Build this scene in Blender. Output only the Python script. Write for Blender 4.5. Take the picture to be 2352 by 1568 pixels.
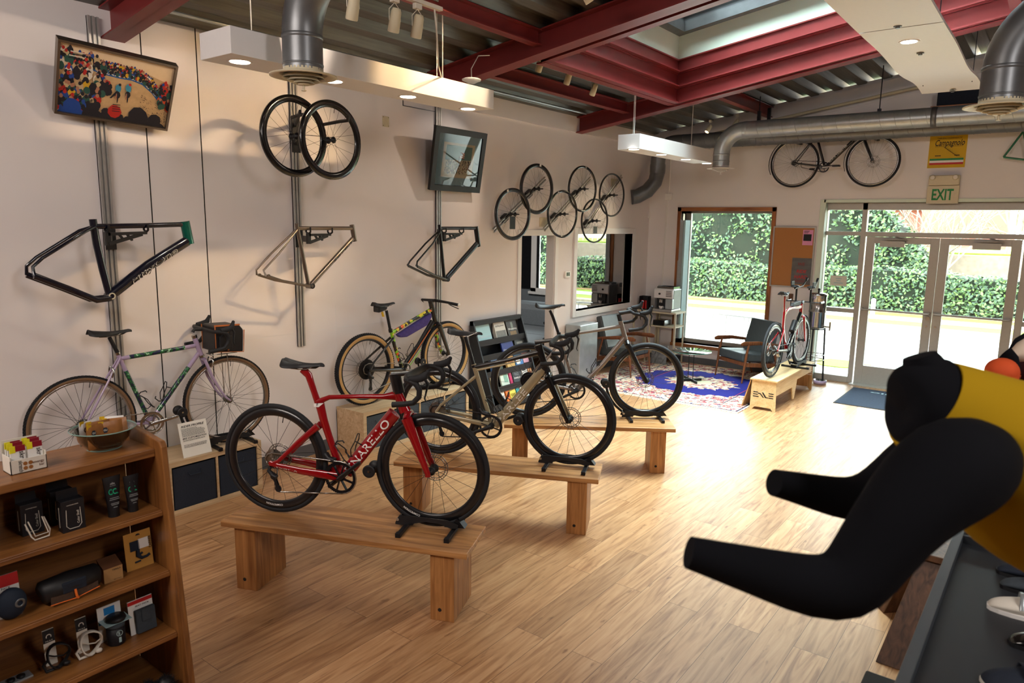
import bpy, bmesh, math, random
from mathutils import Vector, Matrix
SC = bpy.context.scene
for _o in list(bpy.data.objects): bpy.data.objects.remove(_o)
COL = SC.collection
PI = math.pi
rnd = random.Random(7)
# ------------------------------------------------------------------ camera
FPX, YAW, PIT, ROL = 1637.6, 0.650557678, 0.164496053, -0.0145271518
CAMP = Vector((0, 0, 2.18))
_cy, _sy, _cp, _sp = math.cos(YAW), math.sin(YAW), math.cos(PIT), math.sin(PIT)
_f = Vector((-_sy*_cp, _cy*_cp, -_sp)); _r = Vector((_cy, _sy, 0)); _d = _f.cross(_r)
_cr, _sr = math.cos(ROL), math.sin(ROL)
CR = _cr*_r + _sr*_d; CD = -_sr*_r + _cr*_d; CF = _f
cam = bpy.data.cameras.new('camera'); camo = bpy.data.objects.new('camera', cam); COL.objects.link(camo)
cam.sensor_width = 36; cam.lens = FPX/2352*36; cam.clip_start = .05; cam.clip_end = 300
camo.matrix_world = Matrix(((CR.x, -CD.x, -CF.x, CAMP.x), (CR.y, -CD.y, -CF.y, CAMP.y), (CR.z, -CD.z, -CF.z, CAMP.z), (0, 0, 0, 1)))
SC.camera = camo
# the lens is focused in the room, the nearest things are a touch soft
cam.dof.use_dof = True; cam.dof.focus_distance = 6.5; cam.dof.aperture_fstop = 4.5
# ------------------------------------------------------------------ world, lights, exposure
W = bpy.data.worlds.new('world'); SC.world = W; W.use_nodes = True
_n = W.node_tree.nodes; _l = W.node_tree.links
_bg = _n['Background']; _tc = _n.new('ShaderNodeTexCoord'); _sx = _n.new('ShaderNodeSeparateXYZ'); _rp = _n.new('ShaderNodeValToRGB')
_bg.inputs[0].default_value = (.88, .95, 1, 1)
_rp.color_ramp.elements[0].color = (.80, .87, .93, 1); _rp.color_ramp.elements[1].color = (.93, .98, 1, 1)
_bg.inputs[1].default_value = 13.0
SC.view_settings.view_transform = 'Standard'; SC.view_settings.look = 'None'
SC.view_settings.exposure = 0.38; SC.view_settings.gamma = 1; SC.view_settings.use_curve_mapping = False
SC.cycles.use_denoising = True
SC.cycles.max_bounces = 7; SC.cycles.diffuse_bounces = 4; SC.cycles.glossy_bounces = 3; SC.cycles.transparent_max_bounces = 10; SC.cycles.transmission_bounces = 4
SC.cycles.caustics_reflective = False; SC.cycles.caustics_refractive = False; SC.cycles.sample_clamp_indirect = 6
def area(name, loc, target, sx, sy, power, color):
    l = bpy.data.lights.new(name, 'AREA'); l.shape = 'RECTANGLE'; l.size = sx; l.size_y = sy; l.energy = power; l.color = color
    o = bpy.data.objects.new(name, l); COL.objects.link(o); o.location = loc
    o.rotation_euler = (Vector(target)-Vector(loc)).to_track_quat('-Z', 'Y').to_euler(); return o
WARM = (1, .80, .62)
# fluorescent runs over the part of the shop behind the camera
area('ceiling_area_light', (-2.6, -1.4, 3.6), (-3.2, 1.5, 1.5), 2.4, .5, 85, (1, .88, .80))
area('ceiling_area_light', (2.4, 1.5, 4.2), (-1.5, 4.2, 0), .5, 2.4, 90, (1, .92, .87))
area('ceiling_area_light', (-7.2, 8.2, 2.9), (-7.2, 8.2, 0), 1.2, .3, 45, (1, .97, .92))  # added fill in the side office, no lamp seen there; lifts the dark room
# daylight that falls through the roof window
area('skylight_light', (-2.25, 7.0, 4.97), (-2.25+.155*4, 7.0, .97), 3.0, 2.5, 740, (.84, .94, 1))
def spot(loc, target, power, color, angle, blend=.5, r=.03):
    l = bpy.data.lights.new('lamp_spot', 'SPOT'); l.energy = power; l.color = color; l.spot_size = math.radians(angle); l.spot_blend = blend; l.shadow_soft_size = r
    o = bpy.data.objects.new('lamp_spot', l); COL.objects.link(o); o.location = loc
    o.rotation_euler = (Vector(target)-Vector(loc)).to_track_quat('-Z', 'Y').to_euler(); return o
# ------------------------------------------------------------------ measuring helpers: where a sight line meets a real plane
def ray(u, v): return CR*((u-1176)/FPX) + CD*((v-784)/FPX) + CF
def onz(u, v, z=0): d = ray(u, v); return CAMP + d*((z-CAMP.z)/d.z)
def onx(u, v, x): d = ray(u, v); return CAMP + d*((x-CAMP.x)/d.x)
def ony(u, v, y): d = ray(u, v); return CAMP + d*((y-CAMP.y)/d.y)
def atd(u, v, zc): return CAMP + ray(u, v)*zc
def roofz(x): return 3.6 + .155*(x+5.4)
# ------------------------------------------------------------------ mesh builder
MW = {}
def V(*a): return Vector(a)
class MB:
    def __init__(s): s.v = []; s.f = []; s.m = []; s.s = []
    def add(s, vs, fs, mi=0, sm=False):
        b = len(s.v); s.v += [Vector(p) for p in vs]
        for f in fs: s.f.append([i+b for i in f]); s.m.append(mi); s.s.append(sm)
        return s
    def box(s, x0, x1, y0, y1, z0, z1, mi=0):
        if x1 < x0: x0, x1 = x1, x0
        if y1 < y0: y0, y1 = y1, y0
        if z1 < z0: z0, z1 = z1, z0
        return s.hexa([(x0,y0,z0),(x1,y0,z0),(x1,y1,z0),(x0,y1,z0),(x0,y0,z1),(x1,y0,z1),(x1,y1,z1),(x0,y1,z1)], mi)
    def hexa(s, p, mi=0):
        return s.add(p, [(3,2,1,0),(4,5,6,7),(0,1,5,4),(1,2,6,5),(2,3,7,6),(3,0,4,7)], mi)
    def obox(s, c, ex, ey, ez, mi=0):
        c = Vector(c); ex = Vector(ex); ey = Vector(ey); ez = Vector(ez)
        return s.hexa([c-ex-ey-ez, c+ex-ey-ez, c+ex+ey-ez, c-ex+ey-ez, c-ex-ey+ez, c+ex-ey+ez, c+ex+ey+ez, c-ex+ey+ez], mi)
    def beam(s, p, q, w, h, up=(0, 0, 1), mi=0):
        p = Vector(p); q = Vector(q); d = q-p; L = d.length/2; d.normalize(); up = Vector(up)
        sd = d.cross(up)
        if sd.length < 1e-4: sd = d.cross(V(1, 0, 0))
        sd.normalize(); u2 = sd.cross(d)
        return s.obox((p+q)/2, d*L, sd*w/2, u2*h/2, mi)
    def tube(s, pts, r, seg=10, n=None, mi=0, closed=False, cap=True, sm=True):
        # r: one radius, a list of radii, or a list of (in-plane, along n) pairs
        P = [Vector(p) for p in pts]; N = len(P)
        if not isinstance(r, (list, tuple)): r = [r]*N
        T = []
        for i in range(N):
            a = P[(i-1) % N] if (closed or i > 0) else P[i]; b = P[(i+1) % N] if (closed or i < N-1) else P[i]
            T.append((b-a).normalized())
        if n is not None:
            ns = [Vector(n)]*N
        else:
            t0 = T[0]; ref = V(0, 0, 1) if abs(t0.z) < .9 else V(1, 0, 0)
            cur = (ref - t0*ref.dot(t0)).normalized(); ns = [cur]
            for i in range(1, N):
                cur = cur - T[i]*cur.dot(T[i])
                cur = cur.normalized() if cur.length > 1e-6 else ns[-1]
                ns.append(cur)
        vs = []
        for i in range(N):
            b = ns[i] - T[i]*ns[i].dot(T[i]); b.normalize(); a = T[i].cross(b)
            ra, rb = r[i] if isinstance(r[i], (list, tuple)) else (r[i], r[i])
            for k in range(seg):
                t = 2*PI*k/seg; vs.append(P[i] + a*(ra*math.cos(t)) + b*(rb*math.sin(t)))
        fs = []
        for i in range(N if closed else N-1):
            j = (i+1) % N
            for k in range(seg):
                k2 = (k+1) % seg; fs.append((i*seg+k, i*seg+k2, j*seg+k2, j*seg+k))
        s.add(vs, fs, mi, sm)
        if cap and not closed:
            s.add(vs[:seg], [tuple(range(seg))[::-1]], mi); s.add(vs[-seg:], [tuple(range(seg))], mi)
        return s
    def lathe(s, prof, o, ax=(0, 0, 1), seg=24, mi=0, sm=True, closed=False):
        o = Vector(o); ax = Vector(ax).normalized(); ref = V(1, 0, 0) if abs(ax.x) < .9 else V(0, 1, 0)
        a = (ref-ax*ref.dot(ax)).normalized(); b = ax.cross(a); vs = []
        for (r, h) in prof:
            for k in range(seg):
                t = 2*PI*k/seg; vs.append(o + ax*h + (a*math.cos(t)+b*math.sin(t))*max(r, 1e-5))
        fs = []; N = len(prof)
        for i in range(N if closed else N-1):
            j = (i+1) % N
            for k in range(seg):
                k2 = (k+1) % seg; fs.append((i*seg+k, i*seg+k2, j*seg+k2, j*seg+k))
        return s.add(vs, fs, mi, sm)
    def cyl(s, p, q, r, seg=16, mi=0, r2=None):
        return s.tube([p, q], [r, r if r2 is None else r2], seg, mi=mi)
    def prism(s, poly, o, ea, eb, en, mi=0):
        # poly in (a, b) coordinates, extruded from o by the vector en
        o = Vector(o); ea = Vector(ea); eb = Vector(eb); en = Vector(en); n = len(poly)
        b0 = [o+ea*p[0]+eb*p[1] for p in poly]; vs = b0+[p+en for p in b0]
        fs = [tuple(range(n))[::-1], tuple(range(n, 2*n))]+[(i, (i+1) % n, n+(i+1) % n, n+i) for i in range(n)]
        return s.add(vs, fs, mi)
    def quad(s, a, b, c, d, mi=0): return s.add([a, b, c, d], [(0, 1, 2, 3)], mi)
    def ball(s, c, rx, ry=None, rz=None, seg=14, rings=9, mi=0, rot=None):
        ry = rx if ry is None else ry; rz = rx if rz is None else rz; c = Vector(c); vs = []; fs = []
        for i in range(rings+1):
            ph = PI*i/rings
            for k in range(seg):
                t = 2*PI*k/seg; p = V(rx*math.sin(ph)*math.cos(t), ry*math.sin(ph)*math.sin(t), rz*math.cos(ph))
                if rot: p = rot @ p
                vs.append(c+p)
        for i in range(rings):
            for k in range(seg):
                k2 = (k+1) % seg; fs.append((i*seg+k, (i+1)*seg+k, (i+1)*seg+k2, i*seg+k2))
        return s.add(vs, fs, mi, True)
    def text(s, t, o, ea, eb, h, mi=0, lift=0.0, bold=0.0, shear=0.0, width=None, center=False, warp=None, sp=1.0):
        # flat lettering: ea = reading direction, eb = up, h = cap height, lift along ea x eb
        vs, fs = glyphs(t, bold, shear, sp)
        if not vs: return s
        o = Vector(o); ea = Vector(ea).normalized(); eb = Vector(eb).normalized(); nn = ea.cross(eb)
        xs = [p[0] for p in vs]; x0, x1 = min(xs), max(xs); sx = h
        if width: sx = width/max(x1-x0, 1e-6)
        off = -(x0+x1)/2 if center else -x0
        out = []
        for p in vs:
            a = (p[0]+off)*sx; b = p[1]*h
            out.append(warp(a, b) if warp else o+ea*a+eb*b+nn*lift)
        return s.add(out, fs, mi)
    def build(s, name, mats, parent=None, local=False, bev=0, label=None, sub=0):
        me = bpy.data.meshes.new(name); vv = s.v
        if parent is not None and not local:
            im = MW[parent.name].inverted(); vv = [im @ p for p in vv]
        me.from_pydata([tuple(p) for p in vv], [], s.f)
        if not isinstance(mats, (list, tuple)): mats = [mats]
        for m in mats: me.materials.append(m)
        me.polygons.foreach_set('material_index', s.m); me.polygons.foreach_set('use_smooth', s.s); me.update()
        o = bpy.data.objects.new(name, me); COL.objects.link(o)
        if parent is not None: o.parent = parent; MW[o.name] = MW[parent.name]
        else: MW[o.name] = Matrix.Identity(4)
        if bev:
            b = o.modifiers.new('bevel', 'BEVEL'); b.width = bev; b.segments = 2; b.limit_method = 'ANGLE'; b.angle_limit = math.radians(40)
        if sub:
            b = o.modifiers.new('subsurf', 'SUBSURF'); b.levels = sub; b.render_levels = sub
        if label: o['label'] = label
        return o
_GL = {}
def glyphs(t, bold=0.0, shear=0.0, sp=1.0):
    k = (t, bold, shear, sp)
    if k in _GL: return _GL[k]
    cu = bpy.data.curves.new('glyph', 'FONT'); cu.body = t; cu.size = 1.39; cu.offset = bold; cu.shear = shear; cu.space_character = sp; cu.resolution_u = 3; cu.fill_mode = 'FRONT'
    ob = bpy.data.objects.new('glyph', cu); COL.objects.link(ob)
    dg = bpy.context.evaluated_depsgraph_get(); dg.update(); me = ob.evaluated_get(dg).to_mesh()
    vs = [(v.co.x, v.co.y) for v in me.vertices]; fs = [tuple(p.vertices) for p in me.polygons]
    ob.evaluated_get(dg).to_mesh_clear(); bpy.data.objects.remove(ob); bpy.data.curves.remove(cu)
    _GL[k] = (vs, fs); return _GL[k]
def tag(o, label=None, cat=None, group=None, kind=None):
    if label: o['label'] = label
    if cat: o['category'] = cat
    if group: o['group'] = group
    if kind: o['kind'] = kind
    return o
def thing(name, label, cat, loc=(0, 0, 0), rz=0, group=None, rot=None):
    o = bpy.data.objects.new(name, None); COL.objects.link(o); o.location = loc
    e = rot if rot is not None else (0, 0, rz); o.rotation_euler = e; o.empty_display_size = .05
    from mathutils import Euler
    MW[o.name] = Matrix.Translation(Vector(loc)) @ Euler(e, 'XYZ').to_matrix().to_4x4()
    return tag(o, label, cat, group)
def copy_tree(o, parent=None):
    c = o.copy(); COL.objects.link(c); c.parent = parent
    for k in ('label', 'category', 'group'):
        if parent is None and k in c: pass
    for ch in [x for x in list(COL.objects) if x.parent == o]: copy_tree(ch, c)
    return c
def one(name, mb, mats, label, cat, group=None, bev=0, kind=None, sub=0):
    o = mb.build(name, mats, bev=bev, sub=sub); return tag(o, label, cat, group, kind)
def struct(name, mb, mats, bev=0, parent=None):
    o = mb.build(name, mats, parent=parent, bev=bev)
    if parent is None: o['kind'] = 'structure'
    return o
# ------------------------------------------------------------------ materials
def srgb(r, g, b):
    f = lambda c: (c/255/12.92) if c/255 <= .04045 else ((c/255+.055)/1.055)**2.4
    return (f(r), f(g), f(b), 1)
def mat(name, col, rough=.5, metal=0, noise=.04, scale=30, bump=0, coat=0, emit=None, es=0, spec=.5, alpha=None, trans=0, stretch=None, sheen=0, ior=1.45):
    m = bpy.data.materials.new(name); m.use_nodes = True; nt = m.node_tree; N = nt.nodes; L = nt.links; b = N['Principled BSDF']
    c = srgb(*col); b.inputs['Roughness'].default_value = rough; b.inputs['Metallic'].default_value = metal; b.inputs['Base Color'].default_value = c
    b.inputs['Specular IOR Level'].default_value = spec; b.inputs['IOR'].default_value = ior
    if coat: b.inputs['Coat Weight'].default_value = coat; b.inputs['Coat Roughness'].default_value = .06
    if sheen: b.inputs['Sheen Weight'].default_value = sheen
    if trans: b.inputs['Transmission Weight'].default_value = trans
    if emit: b.inputs['Emission Color'].default_value = srgb(*emit); b.inputs['Emission Strength'].default_value = es
    tc = N.new('ShaderNodeTexCoord'); mp = N.new('ShaderNodeMapping'); nz = N.new('ShaderNodeTexNoise'); nz.inputs['Scale'].default_value = scale; nz.inputs['Detail'].default_value = 3
    if stretch: mp.inputs['Scale'].default_value = stretch
    L.new(tc.outputs['Object'], mp.inputs[0]); L.new(mp.outputs[0], nz.inputs['Vector'])
    if noise:
        mx = N.new('ShaderNodeMix'); mx.data_type = 'RGBA'; L.new(nz.outputs['Fac'], mx.inputs['Factor'])
        mx.inputs['A'].default_value = tuple(min(1, x*(1-noise*2.2)) for x in c[:3])+(1,); mx.inputs['B'].default_value = tuple(min(1, x*(1+noise*2.2)) for x in c[:3])+(1,)
        L.new(mx.outputs['Result'], b.inputs['Base Color'])
    if bump:
        bp = N.new('ShaderNodeBump'); bp.inputs['Strength'].default_value = bump; bp.inputs['Distance'].default_value = .01
        L.new(nz.outputs['Fac'], bp.inputs['Height']); L.new(bp.outputs[0], b.inputs['Normal'])
    return m
def wood(name, c1, c2, axis='Y', rough=.45, knots=True, scale=1.0, coat=0):
    m = bpy.data.materials.new(name); m.use_nodes = True; nt = m.node_tree; N = nt.nodes; L = nt.links; b = N['Principled BSDF']
    b.inputs['Roughness'].default_value = rough
    if coat: b.inputs['Coat Weight'].default_value = coat; b.inputs['Coat Roughness'].default_value = .2
    tc = N.new('ShaderNodeTexCoord'); mp = N.new('ShaderNodeMapping')
    st = {'X': (1.2, 16, 16), 'Y': (16, 1.2, 16), 'Z': (16, 16, 1.2)}[axis]; mp.inputs['Scale'].default_value = tuple(x*scale for x in st)
    nz = N.new('ShaderNodeTexNoise'); nz.inputs['Scale'].default_value = 1.6; nz.inputs['Detail'].default_value = 8; nz.inputs['Distortion'].default_value = 1.2
    n2 = N.new('ShaderNodeTexNoise'); n2.inputs['Scale'].default_value = 3.1; n2.inputs['Detail'].default_value = 2
    rp = N.new('ShaderNodeValToRGB'); rp.color_ramp.elements[0].position = .3; rp.color_ramp.elements[1].position = .68
    rp.color_ramp.elements[0].color = srgb(*c1); rp.color_ramp.elements[1].color = srgb(*c2)
    L.new(tc.outputs['Object'], mp.inputs[0]); L.new(mp.outputs[0], nz.inputs['Vector']); L.new(tc.outputs['Object'], n2.inputs['Vector'])
    ad = N.new('ShaderNodeMath'); ad.operation = 'MULTIPLY_ADD'; ad.inputs[1].default_value = .35; L.new(n2.outputs['Fac'], ad.inputs[0])
    sb = N.new('ShaderNodeMath'); sb.operation = 'SUBTRACT'; sb.inputs[1].default_value = .17; L.new(nz.outputs['Fac'], sb.inputs[0]); L.new(sb.outputs[0], ad.inputs[2])
    L.new(ad.outputs[0], rp.inputs[0]); L.new(rp.outputs[0], b.inputs['Base Color'])
    bp = N.new('ShaderNodeBump'); bp.inputs['Strength'].default_value = .12; bp.inputs['Distance'].default_value = .004; L.new(nz.outputs['Fac'], bp.inputs['Height']); L.new(bp.outputs[0], b.inputs['Normal'])
    return m
def glassmat(name, tint=(.93, .98, .96), refl=.08, rough=.0):
    m = bpy.data.materials.new(name); m.use_nodes = True; nt = m.node_tree; N = nt.nodes; L = nt.links
    for x in list(N): N.remove(x)
    o = N.new('ShaderNodeOutputMaterial'); mx = N.new('ShaderNodeMixShader'); tr = N.new('ShaderNodeBsdfTransparent'); gl = N.new('ShaderNodeBsdfGlossy')
    fr = N.new('ShaderNodeFresnel'); fr.inputs[0].default_value = 1.45; ml = N.new('ShaderNodeMath'); ml.operation = 'MULTIPLY'; ml.inputs[1].default_value = refl/.04
    tr.inputs[0].default_value = tint+(1,); gl.inputs['Roughness'].default_value = rough; ml.use_clamp = True
    L.new(fr.outputs[0], ml.inputs[0]); L.new(ml.outputs[0], mx.inputs[0]); L.new(tr.outputs[0], mx.inputs[1]); L.new(gl.outputs[0], mx.inputs[2]); L.new(mx.outputs[0], o.inputs[0])
    return m
M = {}
def mk(k, *a, **kw): M[k] = mat(k, *a, **kw); return M[k]
mk('wall_paint', (228, 222, 221), .75, noise=.012, scale=3, bump=.03, spec=.3)
mk('wall_far_paint', (230, 226, 226), .75, noise=.012, scale=3, spec=.3)
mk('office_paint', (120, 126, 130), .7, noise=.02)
mk('gap', (30, 26, 24), .9)
mk('red_steel', (122, 42, 42), .42, noise=.05, scale=8, bump=.05)
mk('deck', (104, 102, 96), .42, metal=.75, noise=.22, scale=14, stretch=(3, .15, 3))
mk('galv', (172, 180, 184), .34, metal=.55, noise=.10, scale=9)
mk('galv_dark', (112, 115, 118), .38, metal=.6, noise=.12, scale=9)
mk('white_paint', (226, 224, 224), .5, noise=.01)
mk('mint_paint', (214, 228, 214), .55, noise=.02, scale=4)
mk('cream', (206, 196, 168), .5, noise=.03)
mk('alu_frame', (176, 172, 164), .45, metal=.35, noise=.03)
mk('alu', (176, 174, 170), .32, metal=.5, noise=.05)
mk('steel', (170, 168, 165), .22, metal=1, noise=.04)
mk('chrome', (214, 214, 214), .1, metal=1, noise=0)
mk('black', (22, 22, 25), .5, noise=.1)
mk('black_gloss', (14, 14, 16), .18, noise=.05, coat=.5)
mk('carbon', (20, 20, 23), .3, noise=.2, scale=60, coat=.4)
mk('rubber', (24, 25, 29), .72, noise=.12, scale=80)
mk('tape', (22, 22, 25), .62, noise=.15, scale=120, bump=.1)
mk('tan_wall', (184, 146, 92), .6, noise=.06)
mk('brown_wall', (120, 92, 66), .6, noise=.06)
mk('dark_metal', (42, 42, 46), .38, metal=.8, noise=.1)
mk('rotor', (150, 146, 140), .3, metal=1, noise=.1)
mk('red_gloss', (142, 6, 18), .18, noise=.03, coat=1)
mk('gold_gloss', (164, 152, 122), .3, metal=.35, noise=.03, coat=.6)
mk('taupe', (124, 112, 104), .35, metal=.2, noise=.03, coat=.3)
mk('lilac', (166, 148, 178), .35, noise=.03, coat=.5)
mk('titanium', (128, 118, 108), .3, metal=.9, noise=.05)
mk('teal_gloss', (10, 92, 78), .2, noise=.1, coat=.8, metal=.4)
mk('navy_gloss', (10, 12, 28), .2, noise=.1, coat=.8)
mk('white', (236, 234, 230), .5, noise=.01)
mk('offwhite', (222, 216, 204), .6, noise=.02)
mk('paper', (226, 222, 212), .7, noise=.01)
mk('ink', (28, 26, 28), .7, noise=0)
mk('bin_cloth', (26, 34, 48), .85, noise=.12, scale=60, bump=.1)
mk('bin_cloth_grey', (58, 66, 74), .85, noise=.12, scale=60, bump=.1)
mk('baseboard', (92, 94, 98), .6, noise=.03)
mk('leather', (66, 72, 74), .38, noise=.08, scale=20, bump=.05)
mk('sofa', (112, 118, 122), .9, noise=.12, scale=90, bump=.15)
mk('cork', (178, 122, 72), .9, noise=.10, scale=180)
mk('yellow', (208, 168, 20), .6, noise=.02)
mk('green', (20, 130, 64), .5, noise=.02)
mk('red', (186, 28, 32), .5, noise=.03)
mk('blue', (36, 66, 150), .5, noise=.03)
mk('orange', (224, 110, 40), .5, noise=.03)
mk('pink', (224, 150, 190), .6, noise=.03)
mk('sage', (20, 180, 130), .5, noise=0)
mk('jersey_yellow', (172, 136, 14), .9, noise=.02, scale=12, spec=.2)
mk('jersey_black', (9, 10, 16), .9, noise=.1, scale=14, spec=.2)
mk('jersey_maroon', (62, 16, 22), .85, noise=.05)
mk('jersey_orange', (206, 78, 30), .8, noise=.05)
mk('jersey_cream', (214, 196, 176), .85, noise=.05)
mk('tabletop_black', (34, 37, 42), .5, noise=.06, scale=6)
mk('mat_blue', (36, 50, 70), .95, noise=.18, scale=40, bump=.2)
mk('pale_blue', (170, 200, 204), .6, noise=.03)
mk('lamp_glow', (255, 250, 240), .4, emit=(255, 240, 220), es=14, noise=0)
mk('warm_glow', (255, 240, 210), .4, emit=(255, 214, 150), es=10, noise=0)
mk('road', (186, 184, 178), .9, noise=.04, scale=2)
mk('curb', (150, 138, 116), .9, noise=.2, scale=12, bump=.3)
mk('walk', (176, 176, 170), .9, noise=.05, scale=3)
mk('lawn', (118, 138, 44), .95, noise=.22, scale=9)
mk('litter_ground', (150, 120, 80), .95, noise=.3, scale=22)
mk('hedge_core', (26, 34, 20), .95, noise=.2, scale=6)
mk('leaf_a', (66, 92, 52), .38, noise=.2, scale=4)
mk('leaf_b', (96, 120, 62), .38, noise=.2, scale=4)
mk('leaf_c', (44, 66, 42), .38, noise=.2, scale=4)
mk('bark', (158, 148, 130), .9, noise=.15)
mk('brick', (150, 98, 84), .9, noise=.08, scale=5)
mk('build_cream', (222, 206, 176), .8, noise=.03)
mk('stone', (140, 128, 112), .9, noise=.2, scale=8)
mk('car_blue', (40, 110, 190), .3, noise=.02, coat=.5)
mk('car_white', (220, 222, 224), .3, noise=.02, coat=.5)
mk('tail_brown', (94, 60, 38), .55, noise=.1)
mk('foil', (150, 98, 50), .35, noise=.15, scale=50, bump=.1)
M['glass'] = glassmat('glass'); M['glass_reflective'] = glassmat('glass_reflective', (.62, .66, .64), .25); M['glass_table'] = glassmat('glass_table', (.72, .88, .84), .22); M['glass_bowl'] = glassmat('glass_bowl', (.86, .92, .90), .12)
M['plastic_bag'] = glassmat('plastic_bag', (.9, .88, .8), .2, .15)
M['oak'] = wood('oak', (176, 146, 108), (208, 182, 146), 'Y', .5)
M['bench_wood'] = wood('bench_wood', (128, 82, 42), (190, 138, 84), 'X', .42, coat=.15)
M['bench_leg'] = wood('bench_leg', (126, 78, 38), (184, 130, 76), 'Z', .45)
M['shelf_wood'] = wood('shelf_wood', (104, 62, 28), (148, 98, 50), 'Y', .42, coat=.2)
M['shelf_wood_v'] = wood('shelf_wood_v', (104, 62, 28), (148, 98, 50), 'Z', .42, coat=.2)
M['window_wood'] = wood('window_wood', (112, 60, 26), (168, 104, 52), 'Z', .4)
M['window_wood_x'] = wood('window_wood_x', (120, 68, 32), (180, 118, 66), 'X', .4)
M['chair_wood'] = wood('chair_wood', (84, 46, 24), (132, 78, 44), 'Z', .35, scale=2)
M['ply'] = wood('ply', (206, 172, 120), (228, 200, 152), 'Y', .5)
M['ply_dark'] = wood('ply_dark', (150, 106, 58), (190, 146, 92), 'Z', .5)  # darker ply, for the shaded far end panel and the loose sheet
M['dark_wood'] = wood('dark_wood', (52, 34, 24), (108, 76, 54), 'Z', .5)
def plank_floor():
    m = bpy.data.materials.new('plank_floor'); m.use_nodes = True; nt = m.node_tree; N = nt.nodes; L = nt.links; b = N['Principled BSDF']
    tc = N.new('ShaderNodeTexCoord'); mp = N.new('ShaderNodeMapping'); mp.inputs['Rotation'].default_value = (0, 0, PI/2)
    L.new(tc.outputs['Object'], mp.inputs[0])
    br = N.new('ShaderNodeTexBrick'); br.offset = .37; br.offset_frequency = 2; br.inputs['Scale'].default_value = 1
    br.inputs['Brick Width'].default_value = 1.22; br.inputs['Row Height'].default_value = .178; br.inputs['Mortar Size'].default_value = .0013; br.inputs['Mortar Smooth'].default_value = .1; br.inputs['Bias'].default_value = 0
    br.inputs['Color1'].default_value = (0, 0, 0, 1); br.inputs['Color2'].default_value = (1, 1, 1, 1); br.inputs['Mortar'].default_value = (.5, .5, .5, 1)
    L.new(mp.outputs[0], br.inputs['Vector'])
    # grain: noise stretched along the boards, shifted board by board
    cb = N.new('ShaderNodeCombineXYZ'); ml = N.new('ShaderNodeMath'); ml.operation = 'MULTIPLY'; ml.inputs[1].default_value = 37
    L.new(br.outputs['Color'], ml.inputs[0]); L.new(ml.outputs[0], cb.inputs[2])
    va = N.new('ShaderNodeVectorMath'); va.operation = 'ADD'; L.new(mp.outputs[0], va.inputs[0]); L.new(cb.outputs[0], va.inputs[1])
    m2 = N.new('ShaderNodeMapping'); m2.inputs['Scale'].default_value = (1.3, 15, 1); L.new(va.outputs[0], m2.inputs[0])
    g = N.new('ShaderNodeTexNoise'); g.inputs['Scale'].default_value = 1.5; g.inputs['Detail'].default_value = 7; g.inputs['Distortion'].default_value = 1.6; L.new(m2.outputs[0], g.inputs['Vector'])
    rp = N.new('ShaderNodeValToRGB'); e = rp.color_ramp.elements; e[0].position = .3; e[0].color = srgb(150, 104, 66); e[1].position = .72; e[1].color = srgb(206, 162, 118)
    x = rp.color_ramp.elements.new(.5); x.color = srgb(188, 142, 98)
    L.new(g.outputs['Fac'], rp.inputs[0])
    mx = N.new('ShaderNodeMix'); mx.data_type = 'RGBA'; mx.blend_type = 'MULTIPLY'; mx.inputs['Factor'].default_value = 1
    r2 = N.new('ShaderNodeValToRGB'); r2.color_ramp.elements[0].color = (.74, .72, .70, 1); r2.color_ramp.elements[1].color = (1, 1, 1, 1); L.new(br.outputs['Color'], r2.inputs[0])
    L.new(rp.outputs[0], mx.inputs['A']); L.new(r2.outputs[0], mx.inputs['B'])
    # dark specks and knots
    m3 = N.new('ShaderNodeMapping'); m3.inputs['Scale'].default_value = (2.2, 7, 1); L.new(va.outputs[0], m3.inputs[0])
    k = N.new('ShaderNodeTexNoise'); k.inputs['Scale'].default_value = 3.2; k.inputs['Detail'].default_value = 3; L.new(m3.outputs[0], k.inputs['Vector'])
    r3 = N.new('ShaderNodeValToRGB'); r3.color_ramp.elements[0].position = .66; r3.color_ramp.elements[0].color = (1, 1, 1, 1); r3.color_ramp.elements[1].position = .78; r3.color_ramp.elements[1].color = (.45, .36, .3, 1); L.new(k.outputs['Fac'], r3.inputs[0])
    mx2 = N.new('ShaderNodeMix'); mx2.data_type = 'RGBA'; mx2.blend_type = 'MULTIPLY'; mx2.inputs['Factor'].default_value = 1; L.new(mx.outputs['Result'], mx2.inputs['A']); L.new(r3.outputs[0], mx2.inputs['B'])
    mx3 = N.new('ShaderNodeMix'); mx3.data_type = 'RGBA'; L.new(br.outputs['Fac'], mx3.inputs['Factor']); L.new(mx2.outputs['Result'], mx3.inputs['A']); mx3.inputs['B'].default_value = srgb(96, 62, 36)
    L.new(mx3.outputs['Result'], b.inputs['Base Color']); b.inputs['Roughness'].default_value = .36; b.inputs['Specular IOR Level'].default_value = .5
    bp = N.new('ShaderNodeBump'); bp.inputs['Strength'].default_value = .12; bp.inputs['Distance'].default_value = .003; L.new(g.outputs['Fac'], bp.inputs['Height']); L.new(bp.outputs[0], b.inputs['Normal'])
    return m
M['floor'] = plank_floor()
# ================================================================== the setting
XW, YF, YS = -5.40, 10.74, 10.87        # left wall, inner face of the far wall, storefront plane
def portal(loc, target, sx, sy):
    o = area('window_portal', loc, target, sx, sy, 1, (1, 1, 1)); o.data.cycles.is_portal = True; return o
portal((-1.1, YS+.12, 1.3), (-1.1, 0, 1.3), 3.6, 2.6)
portal((-4.16, YS+.12, 1.4), (-4.16, 0, 1.4), 1.6, 2.3)
RX = 6.0; BY = -4.0
struct('floor', MB().box(-9.2, RX, BY, YS+.02, -.12, 0), M['floor'])
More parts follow.
